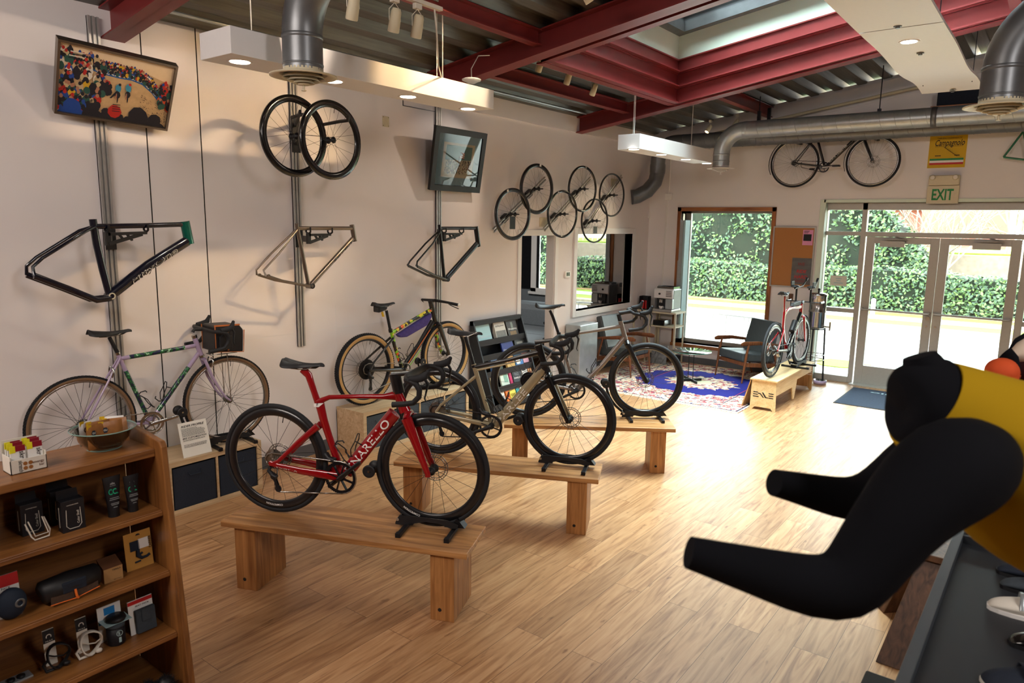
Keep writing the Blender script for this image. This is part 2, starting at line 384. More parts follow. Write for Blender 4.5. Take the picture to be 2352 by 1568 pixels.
# --- left wall with a doorway and an office window
yd0 = onx(1196, 620, XW).y; yd1 = onx(1273, 620, XW).y; zd = onx(1240, 541, XW).z
yw0 = onx(1323, 620, XW).y; yw1 = onx(1450, 600, XW).y; zw0 = onx(1330, 713, XW).z; zw1 = onx(1400, 537, XW).z
b = MB(); T = .12
for (a0, a1, z0, z1) in ((BY, yd0, 0, 3.66), (yd0, yd1, zd, 3.66), (yd1, yw0, 0, 3.66), (yw0, yw1, 0, zw0), (yw0, yw1, zw1, 3.66), (yw1, YF, 0, 3.66)):
    b.box(XW-T, XW, a0, a1, z0, z1)
for (yy, z0, z1) in ((onx(343, 400, XW).y, 0, 3.62), (onx(466, 400, XW).y, 0, 3.62)):      # open joints between the wall sheets
    b.box(XW-.001, XW+.0015, yy-.004, yy+.004, z0, z1, 1)
yj = onx(776, 900, XW).y; b.box(XW, XW+.0012, yj-.002, yj+.002, 0, 1.4, 2)
zj = onx(640, 770, XW).z; b.box(XW, XW+.0012, 2.9, 5.2, zj-.0015, zj+.0015, 2)
struct('wall_left', b, [M['wall_paint'], M['gap'], M['white_paint']])
# boxed header where the roof deck meets the wall, and the pocket round the first beam
b = MB(); b.box(XW, XW+.03, 5.6, YF, 3.40, 3.62)
struct('trim_1', b, M['wall_paint'])
struct('baseboard_left', MB().box(XW, XW+.012, 3.35, 4.2, 0, .11).box(XW, XW+.012, 8.25, YF, 0, .13).box(XW, XW+.012, 5.95, yd0-.09, 0, .13), M['baseboard'])
# door casing
b = MB(); c = .075
for (y0, y1, z0, z1) in ((yd0-c, yd0, 0, zd+c), (yd1, yd1+c, 0, zd+c), (yd0, yd1, zd, zd+c)): b.box(XW-T-.02, XW+.014, y0, y1, z0, z1)
b.box(XW-T, XW, yd0, yd0+.015, 0, zd); b.box(XW-T, XW, yd1-.015, yd1, 0, zd)
struct('trim_2', b, M['white_paint'], bev=.004)
# office window: casing and pane
b = MB(); c = .085
for (y0, y1, z0, z1) in ((yw0-c, yw0, zw0-c, zw1+c), (yw1, yw1+c, zw0-c, zw1+c), (yw0, yw1, zw0-c, zw0), (yw0, yw1, zw1, zw1+c)): b.box(XW-T, XW+.02, y0, y1, z0, z1)
w1 = struct('window_1', b, M['white_paint'], bev=.004)
MB().box(XW-.07, XW-.064, yw0, yw1, zw0, zw1).build('pane', M['glass_reflective'], w1)
# --- far wall with a big timber window and the storefront
wx0, wx1 = ony(1562, 560, YF).x, ony(1769, 560, YF).x; wz0 = ony(1650, 797, YF).z; wz1 = ony(1660, 485, YF).z
sx0 = ony(1888, 520, YF).x; sz1 = ony(1990, 465, YF).z; sx1 = .45
b = MB(); YB = YF+.24
top = lambda x: roofz(x)+.02
def wcol(x0, x1, z0, z1=None):
    za, zb = (z1, z1) if z1 is not None else (top(x0), top(x1))
    b.hexa([(x0, YF, z0), (x1, YF, z0), (x1, YB, z0), (x0, YB, z0), (x0, YF, za), (x1, YF, zb), (x1, YB, zb), (x0, YB, za)])
ox0, ox1 = ony(1236, 600, YF).x, ony(1205, 600, YF).x
wcol(XW-.12, wx0, 0); wcol(wx0, wx1, 0, wz0); wcol(wx0, wx1, wz1); wcol(wx1, sx0, 0); wcol(sx0, sx1, sz1); wcol(sx1, RX, 0)
struct('wall_far', b, M['wall_far_paint'])
struct('baseboard_far', MB().box(XW, sx0-.02, YF-.012, YF, 0, .10), M['baseboard'])
# sloping trim strip under the deck on the far wall
b = MB()
for (z0, z1, t) in ((-.20, -.03, .03), (-.27, -.262, .012)):
    b.hexa([(XW, YF-t, roofz(XW)+z0), (RX, YF-t, roofz(RX)+z0), (RX, YF, roofz(RX)+z0), (XW, YF, roofz(XW)+z0), (XW, YF-t, roofz(XW)+z1), (RX, YF-t, roofz(RX)+z1), (RX, YF, roofz(RX)+z1), (XW, YF, roofz(XW)+z1)])
struct('trim_3', b, M['wall_paint'])
# other walls, never in the picture: they close the room behind the camera
b = MB(); b.hexa([(RX, BY, 0), (RX+.1, BY, 0), (RX+.1, YB, 0), (RX, YB, 0), (RX, BY, 5.5), (RX+.1, BY, 5.5), (RX+.1, YB, 5.5), (RX, YB, 5.5)]); struct('wall_right', b, M['wall_paint'])
struct('wall_back', MB().box(-9.3, RX, BY-.1, BY, 0, 5.5), M['wall_paint'])
# --- roof: corrugated deck, ribs along the shop, with an opening for the roof window
SKX0, SKX1, SKY0, SKY1 = -3.94, -.55, 5.62, 8.42
def deck(x0, x1, y0, y1, b):
    P = .30; x = x0; pts = [(x0, 0)]
    k = math.ceil((x0+6)/P)
    prof = []
    xx = -6.0
    while xx < x1+P:
        for (dx, dz) in ((0, 0), (.10, 0), (.14, .075), (.26, .075)): prof.append((xx+dx, dz))
        xx += P
    prof = [p for p in prof if x0 <= p[0] <= x1]
    def zat(x):
        t = (x+6.0) % P
        return 0 if t < .10 else ((t-.10)/.04*.075 if t < .14 else (.075 if t < .26 else .075-(t-.26)/.04*.075))
    prof = [(x0, zat(x0))]+prof+[(x1, zat(x1))]
    vs = []; fs = []
    for (px, dz) in prof:
        z = roofz(px)+dz; vs += [(px, y0, z), (px, y1, z)]
    for i in range(len(prof)-1): fs.append((2*i, 2*i+1, 2*i+3, 2*i+2))
    b.add(vs, fs)
b = MB()
deck(-9.2, RX, BY, SKY0, b); deck(-9.2, SKX0, SKY0, SKY1, b); deck(SKX1, RX, SKY0, SKY1, b); deck(-9.2, RX, SKY1, YB, b)
for (x0, x1, y0, y1) in ((-9.3, RX+.1, BY-.1, SKY0-.06), (-9.3, SKX0-.06, SKY0-.06, SKY1+.06), (SKX1+.06, RX+.1, SKY0-.06, SKY1+.06), (-9.3, RX+.1, SKY1+.06, YB+.4)):
    z = lambda x: roofz(x)+.10
    b.hexa([(x0, y0, z(x0)), (x1, y0, z(x1)), (x1, y1, z(x1)), (x0, y1, z(x0)), (x0, y0, z(x0)+.1), (x1, y0, z(x1)+.1), (x1, y1, z(x1)+.1), (x0, y1, z(x0)+.1)])
struct('ceiling', b, M['deck'])
# roof window: well, frame, pane
def sl(x, dz): return roofz(x)+dz
def ring(b, x0, x1, y0, y1, za, zb, t, mi=0):
    for (ax, bx, ay, by) in ((x0-t, x0, y0-t, y1+t), (x1, x1+t, y0-t, y1+t), (x0, x1, y0-t, y0), (x0, x1, y1, y1+t)):
        b.hexa([(ax, ay, sl(ax, za)), (bx, ay, sl(bx, za)), (bx, by, sl(bx, za)), (ax, by, sl(ax, za)), (ax, ay, sl(ax, zb)), (bx, ay, sl(bx, zb)), (bx, by, sl(bx, zb)), (ax, by, sl(ax, zb))], mi)
b = MB(); ring(b, SKX0, SKX1, SKY0, SKY1, .32, .62, .05)
w2 = struct('window_2', b, M['mint_paint'])
b = MB(); ring(b, SKX0+.11, SKX1-.11, SKY0+.11, SKY1-.11, .60, .72, .13)
x = SKX0+1.0
for yy_ in (6.55, 7.45): b.beam((SKX0, yy_, sl(SKX0, .66)), (SKX1, yy_, sl(SKX1, .66)), .06, .10)
b.build('frame', M['galv_dark'], w2)
b = MB(); b.hexa([(SKX0, SKY0, sl(SKX0, .70)), (SKX1, SKY0, sl(SKX1, .70)), (SKX1, SKY1, sl(SKX1, .70)), (SKX0, SKY1, sl(SKX0, .70)), (SKX0, SKY0, sl(SKX0, .71)), (SKX1, SKY0, sl(SKX1, .71)), (SKX1, SKY1, sl(SKX1, .71)), (SKX0, SKY1, sl(SKX0, .71))])
b.build('pane', M['glass'], w2)
# --- steel: beams across the shop and joists between them
def ibeam(b, x0, x1, y, zt, h=.20, w=.15, fl=.012):
    # a wide flange beam running in x with the slope, its top at roof + zt
    for (ya, yb, za, zb) in ((y-w/2, y+w/2, zt-h, zt-h+fl), (y-w/2, y+w/2, zt-fl, zt), (y-.005, y+.005, zt-h, zt)):
        b.hexa([(x0, ya, sl(x0, za)), (x1, ya, sl(x1, za)), (x1, yb, sl(x1, za)), (x0, yb, sl(x0, za)), (x0, ya, sl(x0, zb)), (x1, ya, sl(x1, zb)), (x1, yb, sl(x1, zb)), (x0, yb, sl(x0, zb))])
def jbeam(b, x, y0, y1, zt, h=.15, w=.09, fl=.01):
    for (xa, xb, za, zb) in ((x-w/2, x+w/2, zt-h, zt-h+fl), (x-w/2, x+w/2, zt-fl, zt), (x-.004, x+.004, zt-h, zt)):
        b.hexa([(xa, y0, sl(x, za)), (xb, y0, sl(x, za)), (xb, y1, sl(x, za)), (xa, y1, sl(x, za)), (xa, y0, sl(x, zb)), (xb, y0, sl(x, zb)), (xb, y1, sl(x, zb)), (xa, y1, sl(x, zb))])
for (x0, x1, y, lab) in ((XW-.05, RX, 2.46, 'dark red steel roof beam over the tilted race photo'), (XW+.25, RX, 5.40, 'dark red steel roof beam crossing above the long light box'), (XW+.02, RX, 8.50, 'dark red steel roof beam along the far side of the roof window')):
    b = MB(); ibeam(b, x0, x1, y, -.005, .205, .16)
    one('roof_beam', b, M['red_steel'], lab, 'beam', 'red roof beams across the shop')
for (x, y0, y1, h, lab) in ((-3.83, 2.7, 5.34, .13, 'red joist running from the tilted beam above the track lamps'), (-4.62, 5.5, 8.42, .13, 'orange lit red joist between roof window and left wall'), (-3.55, 8.58, YF, .15, 'short red joist behind the roof window over the far duct'), (-.35, 8.58, YF, .15, 'red joist beyond the white hanging panel near the far wall'), (.35, 5.5, 8.42, .2, 'deep red joist to the right of the white hanging panel')):
    b = MB(); jbeam(b, x, y0, y1, -.005, h)
    one('roof_joist', b, M['red_steel'], lab, 'beam', 'red joists of the roof')
# stepped channels that line the roof window, three tiers on every side
for (side, lab) in (('l', 'stacked pink-red steel channels lining the left side of the roof window'), ('f', 'stacked red steel channels lining the far side of the roof window'), ('r', 'stacked red steel channels lining the right side of the roof window'), ('n', 'stacked red steel channels lining the near side of the roof window')):
    b = MB()
    for (z0, z1) in ((-.19, .0), (.0, .17), (.17, .33)):
        for (za, zb, t) in ((z0, z0+.014, .06), (z0+.014, z1, .0), (z1-.014, z1, .02)):
            if side in 'lr':
                s = 1 if side == 'l' else -1; xo = SKX0 if side == 'l' else SKX1
                xa, xb = sorted((xo-s*.03, xo+s*t))
                ya, yb = SKY0-.03, SKY1+.03
            else:
                s = 1 if side == 'n' else -1; yo = SKY0 if side == 'n' else SKY1
                ya, yb = sorted((yo-s*.03, yo+s*t)); xa, xb = SKX0-.03, SKX1+.03
            if xb-xa < .001 or yb-ya < .001: continue
            b.hexa([(xa, ya, sl(xa, za)), (xb, ya, sl(xb, za)), (xb, yb, sl(xb, za)), (xa, yb, sl(xa, za)), (xa, ya, sl(xa, zb)), (xb, ya, sl(xb, zb)), (xb, yb, sl(xb, zb)), (xa, yb, sl(xa, zb))])
    if side == 'l': b.box(SKX0-.1, SKX0, SKY0, SKY1, 3.63, 3.645)
    one('steel_channel', b, M['red_steel'], lab, 'beam', 'channels round the roof window')
# --- timber window in the far wall
b = MB(); c = .06
for (x0, x1, z0, z1) in ((wx0-c, wx0, wz0-.02, wz1+c), (wx1, wx1+c, wz0-.02, wz1+c)): b.box(x0, x1, YF-.02, YB+.02, z0, z1)
w3 = struct('window_3', b, M['window_wood'], bev=.003)
MB().box(wx0-c, wx1+c, YF-.02, YB+.02, wz1, wz1+c).build('head', M['window_wood_x'], w3)
MB().box(wx0-c, wx1+c, YF-.06, YB+.02, wz0-.05, wz0).build('window_sill', M['window_wood_x'], w3)
b = MB(); g = .05; yy = YF+.17
for (x0, x1, z0, z1) in ((wx0, wx0+g+.04, wz0, wz1), (wx1-.02, wx1, wz0, wz1), (wx0, wx1, wz0, wz0+.06), (wx0, wx1, wz1-.03, wz1)): b.box(x0, x1, yy, yy+.05, z0, z1)
b.build('frame', M['alu_frame'], w3)
MB().box(wx0+g, wx1-.02, yy+.022, yy+.027, wz0+.06, wz1-.03).build('pane', M['glass'], w3)
# the narrow sash that stands open against the left jamb, edge towards the room
b = MB(); z0, z1 = wz0+.07, wz1-.14
b.box(wx0+.0, wx0+.055, YF-.035, YF+.16, z0, z1); b.box(wx0+.055, wx0+.085, YF-.02, YF+.16, z0, z1, 1); b.box(wx0-.012, wx0+.0, YF-.04, YF-.02, z0+.75, z0+1.25, 2); b.box(wx0+.035, wx0+.05, YF-.04, YF+.02, z1, z1+.1, 2)
one('window_sash', b, [M['galv'], M['pale_blue'], M['alu']], 'open metal sash folded against the left jamb of the timber window', 'window sash')
# --- storefront
zb1 = ony(1990, 532, YS).z; zb0 = ony(1990, 543.5, YS).z; ztop = ony(1990, 482, YS).z
X0 = ony(1896, 500, YS).x; Xm0 = ony(1982.6, 482, YS).x; Xm1 = ony(1994, 482, YS).x; D0 = ony(1990.5, 544, YS).x; Dm = ony(2160.2, 547, YS).x; D1 = 2*Dm-D0; Xr0 = D1+.02; Xr1 = D1+.1; X1 = sx1+.02
fr = MB()
fr.box(X0-.06, X0+.03, YS-.02, YS+.09, 0, sz1); fr.box(Xm0, Xm1, YS-.02, YS+.09, 0, sz1); fr.box(Xr0, Xr1, YS-.02, YS+.09, 0, sz1)
fr.box(X0, X1, YS-.02, YS+.09, ztop, sz1+.02); fr.box(Xm1, Xr0, YS-.02, YS+.09, zb0+.005, zb1)
zt = ony(1930, 531, YS).z; fr.box(X0, Xm0, YS-.02, YS+.09, zt-.055, zt); fr.box(Xr1, X1, YS-.02, YS+.09, zt-.055, zt)
zl = ony(1935, 707, YS).z; fr.box(X0, Xm0, YS-.02, YS+.09, zl-.06, zl); fr.box(Xr1, X1, YS-.02, YS+.09, zl-.06, zl)
fr.box(X0, Xm0, YS-.03, YS+.09, 0, .085); fr.box(Xr1, X1, YS-.03, YS+.09, 0, .085)
w4 = struct('window_4', fr, M['alu_frame'], bev=.003)
b = MB()
for (x0, x1, z0, z1) in ((X0+.03, Xm0, zt, ztop), (X0+.03, Xm0, zl, zt-.05), (X0+.03, Xm0, .08, zl-.05), (Xm1, Xr0, zb1, ztop), (Xr1, X1, .08, ztop)): b.box(x0, x1, YS+.03, YS+.036, z0, z1)
b.build('pane', M['glass'], w4)
b = MB(); c = .05
b.box(sx0-.045, sx0+.03, YF-.012, YS, 0, sz1+.045).box(sx0, sx1, YF-.012, YS, sz1, sz1+.045); struct('trim_4', b, M['mint_paint'], bev=.004)
zg0 = ony(1980, 839, YS).z
for (nm, a0, a1) in (('door_1', D0+.004, Dm-.003), ('door_2', Dm+.003, D1-.004)):
    b = MB(); s = .105
    b.box(a0, a0+s, YS, YS+.05, .012, zb0); b.box(a1-s, a1, YS, YS+.05, .012, zb0); b.box(a0+s, a1-s, YS, YS+.05, .012, zg0); b.box(a0+s, a1-s, YS, YS+.05, zb0-.085, zb0)
    d = struct(nm, b, M['alu_frame'], bev=.002)
    MB().box(a0+s, a1-s, YS+.022, YS+.028, zg0, zb0-.085).build('pane', M['glass'], d)
    zp = ony(2050, 714, YS).z
    b = MB(); b.tube([(a0+.02, YS-.05, zp), (a1-.03, YS-.05, zp-.004)], .014, 10); b.box(a0+.01, a0+.04, YS-.05, YS, zp-.02, zp+.02); b.box(a1-.05, a1-.02, YS-.05, YS, zp-.02, zp+.02)
    b.build('push_bar', M['alu'], d)
    cx = a0+.33 if nm == 'door_1' else a1-.36
    b = MB(); b.box(cx-.15, cx+.15, YS-.07, YS, zb0-.13, zb0-.05); b.beam((cx-.08, YS-.05, zb0-.035), (cx+.18, YS-.12, zb0-.03), .03, .012); b.beam((cx+.18, YS-.12, zb0-.03), (cx+.02, YS-.0, zb0+.01), .02, .012)
    b.build('door_closer', M['alu_frame'], d)
    lx = a1-.05 if nm == 'door_1' else a0+.05
    b = MB()
    b.cyl((lx, YS-.012, zp-.17), (lx, YS+.01, zp-.17), .014)
    if nm == 'door_1': b.cyl((lx+.01, YS-.045, zp-.06), (lx+.01, YS+.01, zp-.06), .026, 18)
    b.build('lock', M['steel'], d)
struct('trim_5', MB().box(D0-.03, D1+.03, YS-.16, YS+.06, 0, .012), M['alu_frame'])
# ================================================================== outdoors
struct('street', MB().box(-30, 22, YB+.0, 17.45, -.30, -.12), M['road'])
b = MB(); b.beam((-2.9, 13.25, -.118), (9, 12.2, -.118), .03, .004); b.beam((-12, 12.6, -.118), (-2.9, 13.25, -.118), .02, .004); b.beam((-16, 15.4, -.118), (14, 14.6, -.118), .05, .004)
struct('road_joint', b, M['stone'])
struct('kerb', MB().box(-30, 22, 17.45, 17.8, -.3, .06), M['curb'], bev=.02)
struct('verge', MB().box(-30, 22, 17.8, 20.1, -.2, .05), M['lawn'])
struct('sidewalk', MB().box(-30, 22, 18.7, 19.5, -.2, .06), M['walk'])
struct('ground_bank', MB().box(-30, 22, 20.1, 60, -.2, .07), M['litter_ground'])
b = MB(); b.prism([(-2.95+.30*math.cos(t*.5)+.1*math.sin(t*1.7)+(.25 if math.cos(t*.5) > 0 else 0), 12.95+.38*math.sin(t*.5)) for t in range(13)], (0, 0, -.12), (1, 0, 0), (0, 1, 0), (0, 0, .015))
one('grass_patch', b, M['lawn'], 'patch of yellow-green grass outside the left storefront pane', 'grass', kind='stuff')
def hedge(name, x0, x1, y0, y1, z0, ztop, n, size, label, seed, cat='hedge', bulge=.12):
    r = random.Random(seed); b = MB()
    # solid heart, then single leaves laid over front, top and left end
    N = 14; vs = []; fs = []
    xs = [x0+(x1-x0)*i/N for i in range(N+1)]
    for i in range(N):
        xa, xb = xs[i], xs[i+1]; za, zb = ztop(xa)-.06, ztop(xb)-.06
        b.hexa([(xa, y0+.08, z0), (xb, y0+.08, z0), (xb, y1, z0), (xa, y1, z0), (xa, y0+.08, za), (xb, y0+.08, zb), (xb, y1, zb), (xa, y1, za)], 0)
    def leaf(p, nrm, s):
        t = Vector((r.gauss(0, 1), r.gauss(0, 1), r.gauss(0, 1))); a = (t-nrm*t.dot(nrm)*.7).normalized(); c2 = a.cross(nrm+Vector((r.gauss(0, .4), r.gauss(0, .4), r.gauss(0, .4)))).normalized()
        mi = 1+min(2, int(r.random()*3)); b.add([p-a*s, p+c2*s*.55, p+a*s, p-c2*s*.55], [(0, 1, 2, 3)], mi)
    for k in range(n):
        x = x0+(x1-x0)*r.random(); zt = ztop(x); u = r.random()
        if u < .8:
            z = z0+(zt-z0)*r.random(); y = y0+bulge*math.sin(x*2.1+z*3.3)*.5+bulge*math.sin(x*5.3-z*4.1)*.3+r.random()*.12-.05
            leaf(V(x, y, z), V(0, -1, .45).normalized(), size*(.7+.6*r.random()))
        else:
            leaf(V(x, y0+(y1-y0)*r.random(), zt+r.random()*.06-.03), V(0, -.3, 1).normalized(), size*(.7+.6*r.random()))
    for k in range(n//12):
        leaf(V(x0+r.random()*.05, y0+(y1-y0)*r.random(), z0+(ztop(x0)-z0)*r.random()), V(-1, 0, .3).normalized(), size)
    return one(name, b, [M['hedge_core'], M['leaf_a'], M['leaf_b'], M['leaf_c']], label, cat)
hedge('clipped_hedge', -20, 9, 20.5, 21.6, .05, lambda x: (1.12 if x < -3 else 1.12-.07*min(1, (x+3)/2))+.04*math.sin(x*1.3)+.02*math.sin(x*4.7), 17000, .05, 'low clipped ivy hedge running along the far side of the street', 3)
hedge('ivy_hedge', -22, -2.6, 22.2, 23.6, .05, lambda x: 4.3 if x < -5.6 else max(1.2, 4.3-(x+5.6)*1.05)+.1*math.sin(x*3), 19000, .06, 'tall dense ivy hedge standing behind the low clipped hedge', 5, bulge=.25)
# white bollard beside the kerb
p = onz(1580, 735, -.12); p2 = onz(2028, 738, -.12)
for (q, lab) in ((onz(1577, 700, .0)+V(0, -.9, 0), 'white roadside post seen at the left edge of the timber window'), (onz(2002, 738, -.12), 'white roadside post seen through the left glass door')):
    b = MB(); b.cyl(q+V(0, 0, -.05), q+V(0, 0, .55), .055, 12); b.ball(q+V(0, 0, .55), .055, .055, .03)
    one('bollard', b, M['white'], lab, 'post', 'white posts along the street')
# bike rail right outside the timber window
b = MB(); p0 = V(-6.6, 11.75, .74); p1 = V(-3.35, 11.55, .70)
rl = thing('bike_railing', 'thin grey metal bike railing just outside the timber window', 'railing', (-5, 11.65, -.12))
b.tube([p0, p1], .016, 8); b.tube([p0-V(0, 0, .28), p1-V(0, 0, .28)], .007, 6); b.build('top_rail', M['alu'], rl)
for k in range(11):
    for d in (0, .075):
        t = (k*.31+d+.1)/3.25
        if t < 1: q = p0.lerp(p1, t); MB().tube([(q.x, q.y, -.12), q], .008, 6).build('baluster', M['alu'], rl)
# retaining wall, parking structure, cars, bare trees
one('retaining_wall', MB().box(-5.5, 12, 24.5, 25.0, 0, 1.45), M['stone'], 'mossy low stone wall above the hedge on the right', 'wall')
b = MB(); b.box(-5.5, 12, 25, 31, .9, 1.5); one('grass_bank', b, M['lawn'], 'grassy bank above the mossy low wall', 'grass', kind='stuff')
bd = thing('parking_building', 'brick and cream parking building far beyond the hedges', 'building', (-4, 38, 0))
MB().box(-26, -2.9, 38, 44, 0, 3.1).box(-5.2, -1.9, 37.4, 44, 0, 6).build('brick_wall', M['brick'], bd)
MB().box(-26, -5.2, 37.6, 38, 3.05, 3.8).box(-26, -5.2, 37.6, 38, 4.9, 5.8).build('cream_band', M['build_cream'], bd)
MB().box(-26, -5.3, 39, 39.2, 3.8, 4.9).build('dark_opening', M['black'], bd)
one('office_building', MB().box(2, 22, 44, 50, 0, 7), M['build_cream'], 'pale building far off to the right beyond the bare trees', 'building')
def car(loc, body, label):
    t = thing('car', label, 'car', loc); L, Wd = 4.2, 1.7
    b = MB(); b.prism([(-2.1, .3), (2.1, .3), (2.1, .75), (1.5, .9), (.9, 1.4), (-1.0, 1.42), (-1.7, .95), (-2.1, .9)], loc, (1, 0, 0), (0, 0, 1), (0, Wd, 0)); b.build('body', M[body], t, bev=.08)
    b = MB(); b.prism([(1.3, .93), (.85, 1.33), (-.95, 1.34), (-1.5, .96)], V(*loc)-V(0, .01, 0), (1, 0, 0), (0, 0, 1), (0, .01, 0)); b.build('window', M['black_gloss'], t)
    for s in (-1.3, 1.3): MB().cyl(V(*loc)+V(s, -.02, .32), V(*loc)+V(s, .2, .32), .32, 18).build('wheel', M['rubber'], t)
car((-4.6, 42.0, 1.1), 'car_blue', 'blue parked car behind the bare shrubs beyond the right door')
car((-8.6, 41.0, 1.3), 'car_white', 'white parked car beyond the ivy mound past the left door')
b = MB(); b.tube([(-1.0, 26.5, 2.05), (6, 26.5, 2.05)], .03, 6)
for k in range(30): b.tube([(-1+k*.24, 26.5, 1.5), (-1+k*.24, 26.5, 2.05)], .015, 5)
one('picket_fence', b, M['white'], 'low white picket railing in front of the far parking lot', 'fence')
def bare_tree(x, y, z0, h, label, seed, n=10, lean=.0):
    r = random.Random(seed); b = MB()
    def br(p, d, L, rad, dep):
        pts = [p]; q = p
        for i in range(3):
            d = (d+Vector((r.gauss(0, .10), r.gauss(0, .10), r.gauss(0, .04)+.03))).normalized(); q = q+d*L/3; pts.append(q)
        b.tube(pts, [rad, rad*.85, rad*.7, rad*.55], 5, cap=False)
        if dep > 0:
            for k in range(3):
                dd = (d+Vector((r.gauss(0, .55), r.gauss(0, .4), r.gauss(0, .25)))).normalized()
                br(pts[1+k], dd, L*.72, rad*.55, dep-1)
    for i in range(n):
        br(V(x+r.gauss(0, .25), y+r.gauss(0, .2), z0), V(r.gauss(0, .33)+lean, r.gauss(0, .2), 1).normalized(), h*.42, .035+.02*r.random(), 3)
    return one('bare_tree', b, M['bark'], label, 'tree')
bare_tree(-3.2, 24.0, .4, 4.6, 'many-stemmed bare tree rising over the end of the ivy hedge', 2, 9)
bare_tree(-1.1, 25.2, 1.2, 4.2, 'bare leafless shrub above the meeting point of the two doors', 9, 8)
bare_tree(1.2, 26.2, 1.2, 4.6, 'bare leafless tree over the right glass door', 12, 9)
bare_tree(-11.5, 24.6, .4, 4.6, 'bare leafless tree seen through the office doorway', 14, 8)
# ================================================================== the small office behind the left wall
# its own side walls and street window
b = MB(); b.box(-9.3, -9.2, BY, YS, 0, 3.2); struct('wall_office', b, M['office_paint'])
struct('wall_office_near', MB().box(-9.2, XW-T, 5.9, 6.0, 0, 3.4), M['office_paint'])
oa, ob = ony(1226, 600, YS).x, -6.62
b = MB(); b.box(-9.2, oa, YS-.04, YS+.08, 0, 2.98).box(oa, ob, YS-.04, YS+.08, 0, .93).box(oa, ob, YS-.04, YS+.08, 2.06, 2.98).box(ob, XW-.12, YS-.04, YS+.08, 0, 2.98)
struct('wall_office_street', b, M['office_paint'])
b = MB()
for (x0, x1, z0, z1) in ((oa, oa+.12, .93, 2.06), (ob-.06, ob, .93, 2.06), (oa, ob, .93, 1.0), (oa, ob, 2.0, 2.06), (oa-.06, ob+.04, .88, .93)): b.box(x0, x1, YS-.09, YS+.04, z0, z1)
w5 = struct('window_5', b, M['white'], bev=.004)
MB().box(oa+.12, ob-.06, YS, YS+.005, 1.0, 2.0).build('pane', M['glass'], w5)
portal(((oa+ob)/2, YS+.1, 1.5), ((oa+ob)/2, 0, 1.5), ob-oa, 1.1)
struct('ceiling_office', MB().box(-9.2, XW-T, 6.0, YS, 2.98, 3.05), M['white_paint'])
b = MB()
for k in range(14): b.beam((-8.3+k*.05, YS-.06, .98), (-8.3+k*.05, YS-.06, 2.3), .026, .05, (1, 0, 0))
one('vertical_blind', b, M['dark_metal'], 'bunched dark vertical blind beside the office street window', 'blind')
t = thing('sofa', 'grey fabric sofa with rounded back seen through the office doorway', 'sofa', (-7.6, 9.9, 0))
MB().box(-8.4, -6.4, 9.35, 10.4, .2, .40).build('seat', M['sofa'], t, bev=.06)
MB().box(-8.4, -6.45, 10.15, 10.55, .3, .80).build('backrest', M['sofa'], t, bev=.12)
MB().box(-7.1, -6.1, 8.35, 9.4, .16, .40).build('chaise', M['sofa'], t, bev=.06)
for (x, y) in ((-8.3, 9.4), (-6.5, 10.3), (-6.2, 8.45), (-8.3, 10.4)): MB().cyl((x, y, 0), (x, y, .2), .025).build('leg', M['black'], t)
b = MB(); b.prism([(0, 0), (.45, 0), (.38, .55), (.1, .5)], (-6.05, 8.75, 0), (.5, -.87, 0), (0, 0, 1), (.1, .06, 0)); one('backpack', b, M['black'], 'dark backpack leaning inside the right jamb of the office doorway', 'bag', bev=.04)
t = thing('office_chair', 'dark grey rounded office chair behind the office window', 'chair', (-6.25, 9.6, 0))
MB().ball((-6.3, 9.75, .98), .27, .09, .27).build('backrest', M['dark_metal'], t); MB().ball((-6.3, 9.5, .60), .25, .25, .05).build('seat', M['dark_metal'], t)
b = MB(); b.cyl((-6.3, 9.5, .08), (-6.3, 9.5, .6), .03)
for k in range(5): b.tube([(-6.3, 9.5, .09), (-6.3+.26*math.cos(k*1.257), 9.5+.26*math.sin(k*1.257), .05)], .016, 6)
for k in range(5): b.ball((-6.3+.26*math.cos(k*1.257), 9.5+.26*math.sin(k*1.257), .025), .025)
b.build('base', M['black'], t)
for (v0, v1, lab) in ((552, 596, 'upper black framed certificate on the office wall'), (603, 644, 'lower black framed certificate on the office wall')):
    za = ony(1428, v1, YS-.04).z; zb = ony(1428, v0, YS-.04).z; xa = ony(1414, 580, YS-.04).x; xb = ony(1441, 580, YS-.04).x
    t = thing('picture_frame', lab, 'picture', (xa, YS-.05, za), group='certificates in the office')
    b = MB(); w = .022
    for (x0, x1, z0, z1) in ((xa, xa+w, za, zb), (xb-w, xb, za, zb), (xa, xb, za, za+w), (xa, xb, zb-w, zb)): b.box(x0, x1, YS-.07, YS-.04, z0, z1)
    b.build('frame', M['black'], t); MB().box(xa+w, xb-w, YS-.055, YS-.045, za+w, zb-w).build('certificate', M['paper'], t)
# wooden-framed poster on the office wall, door of the office cupboard
xa, xb = ony(1352, 600, YS-.05).x, ony(1396, 600, YS-.05).x; za = ony(1370, 632, YS-.05).z
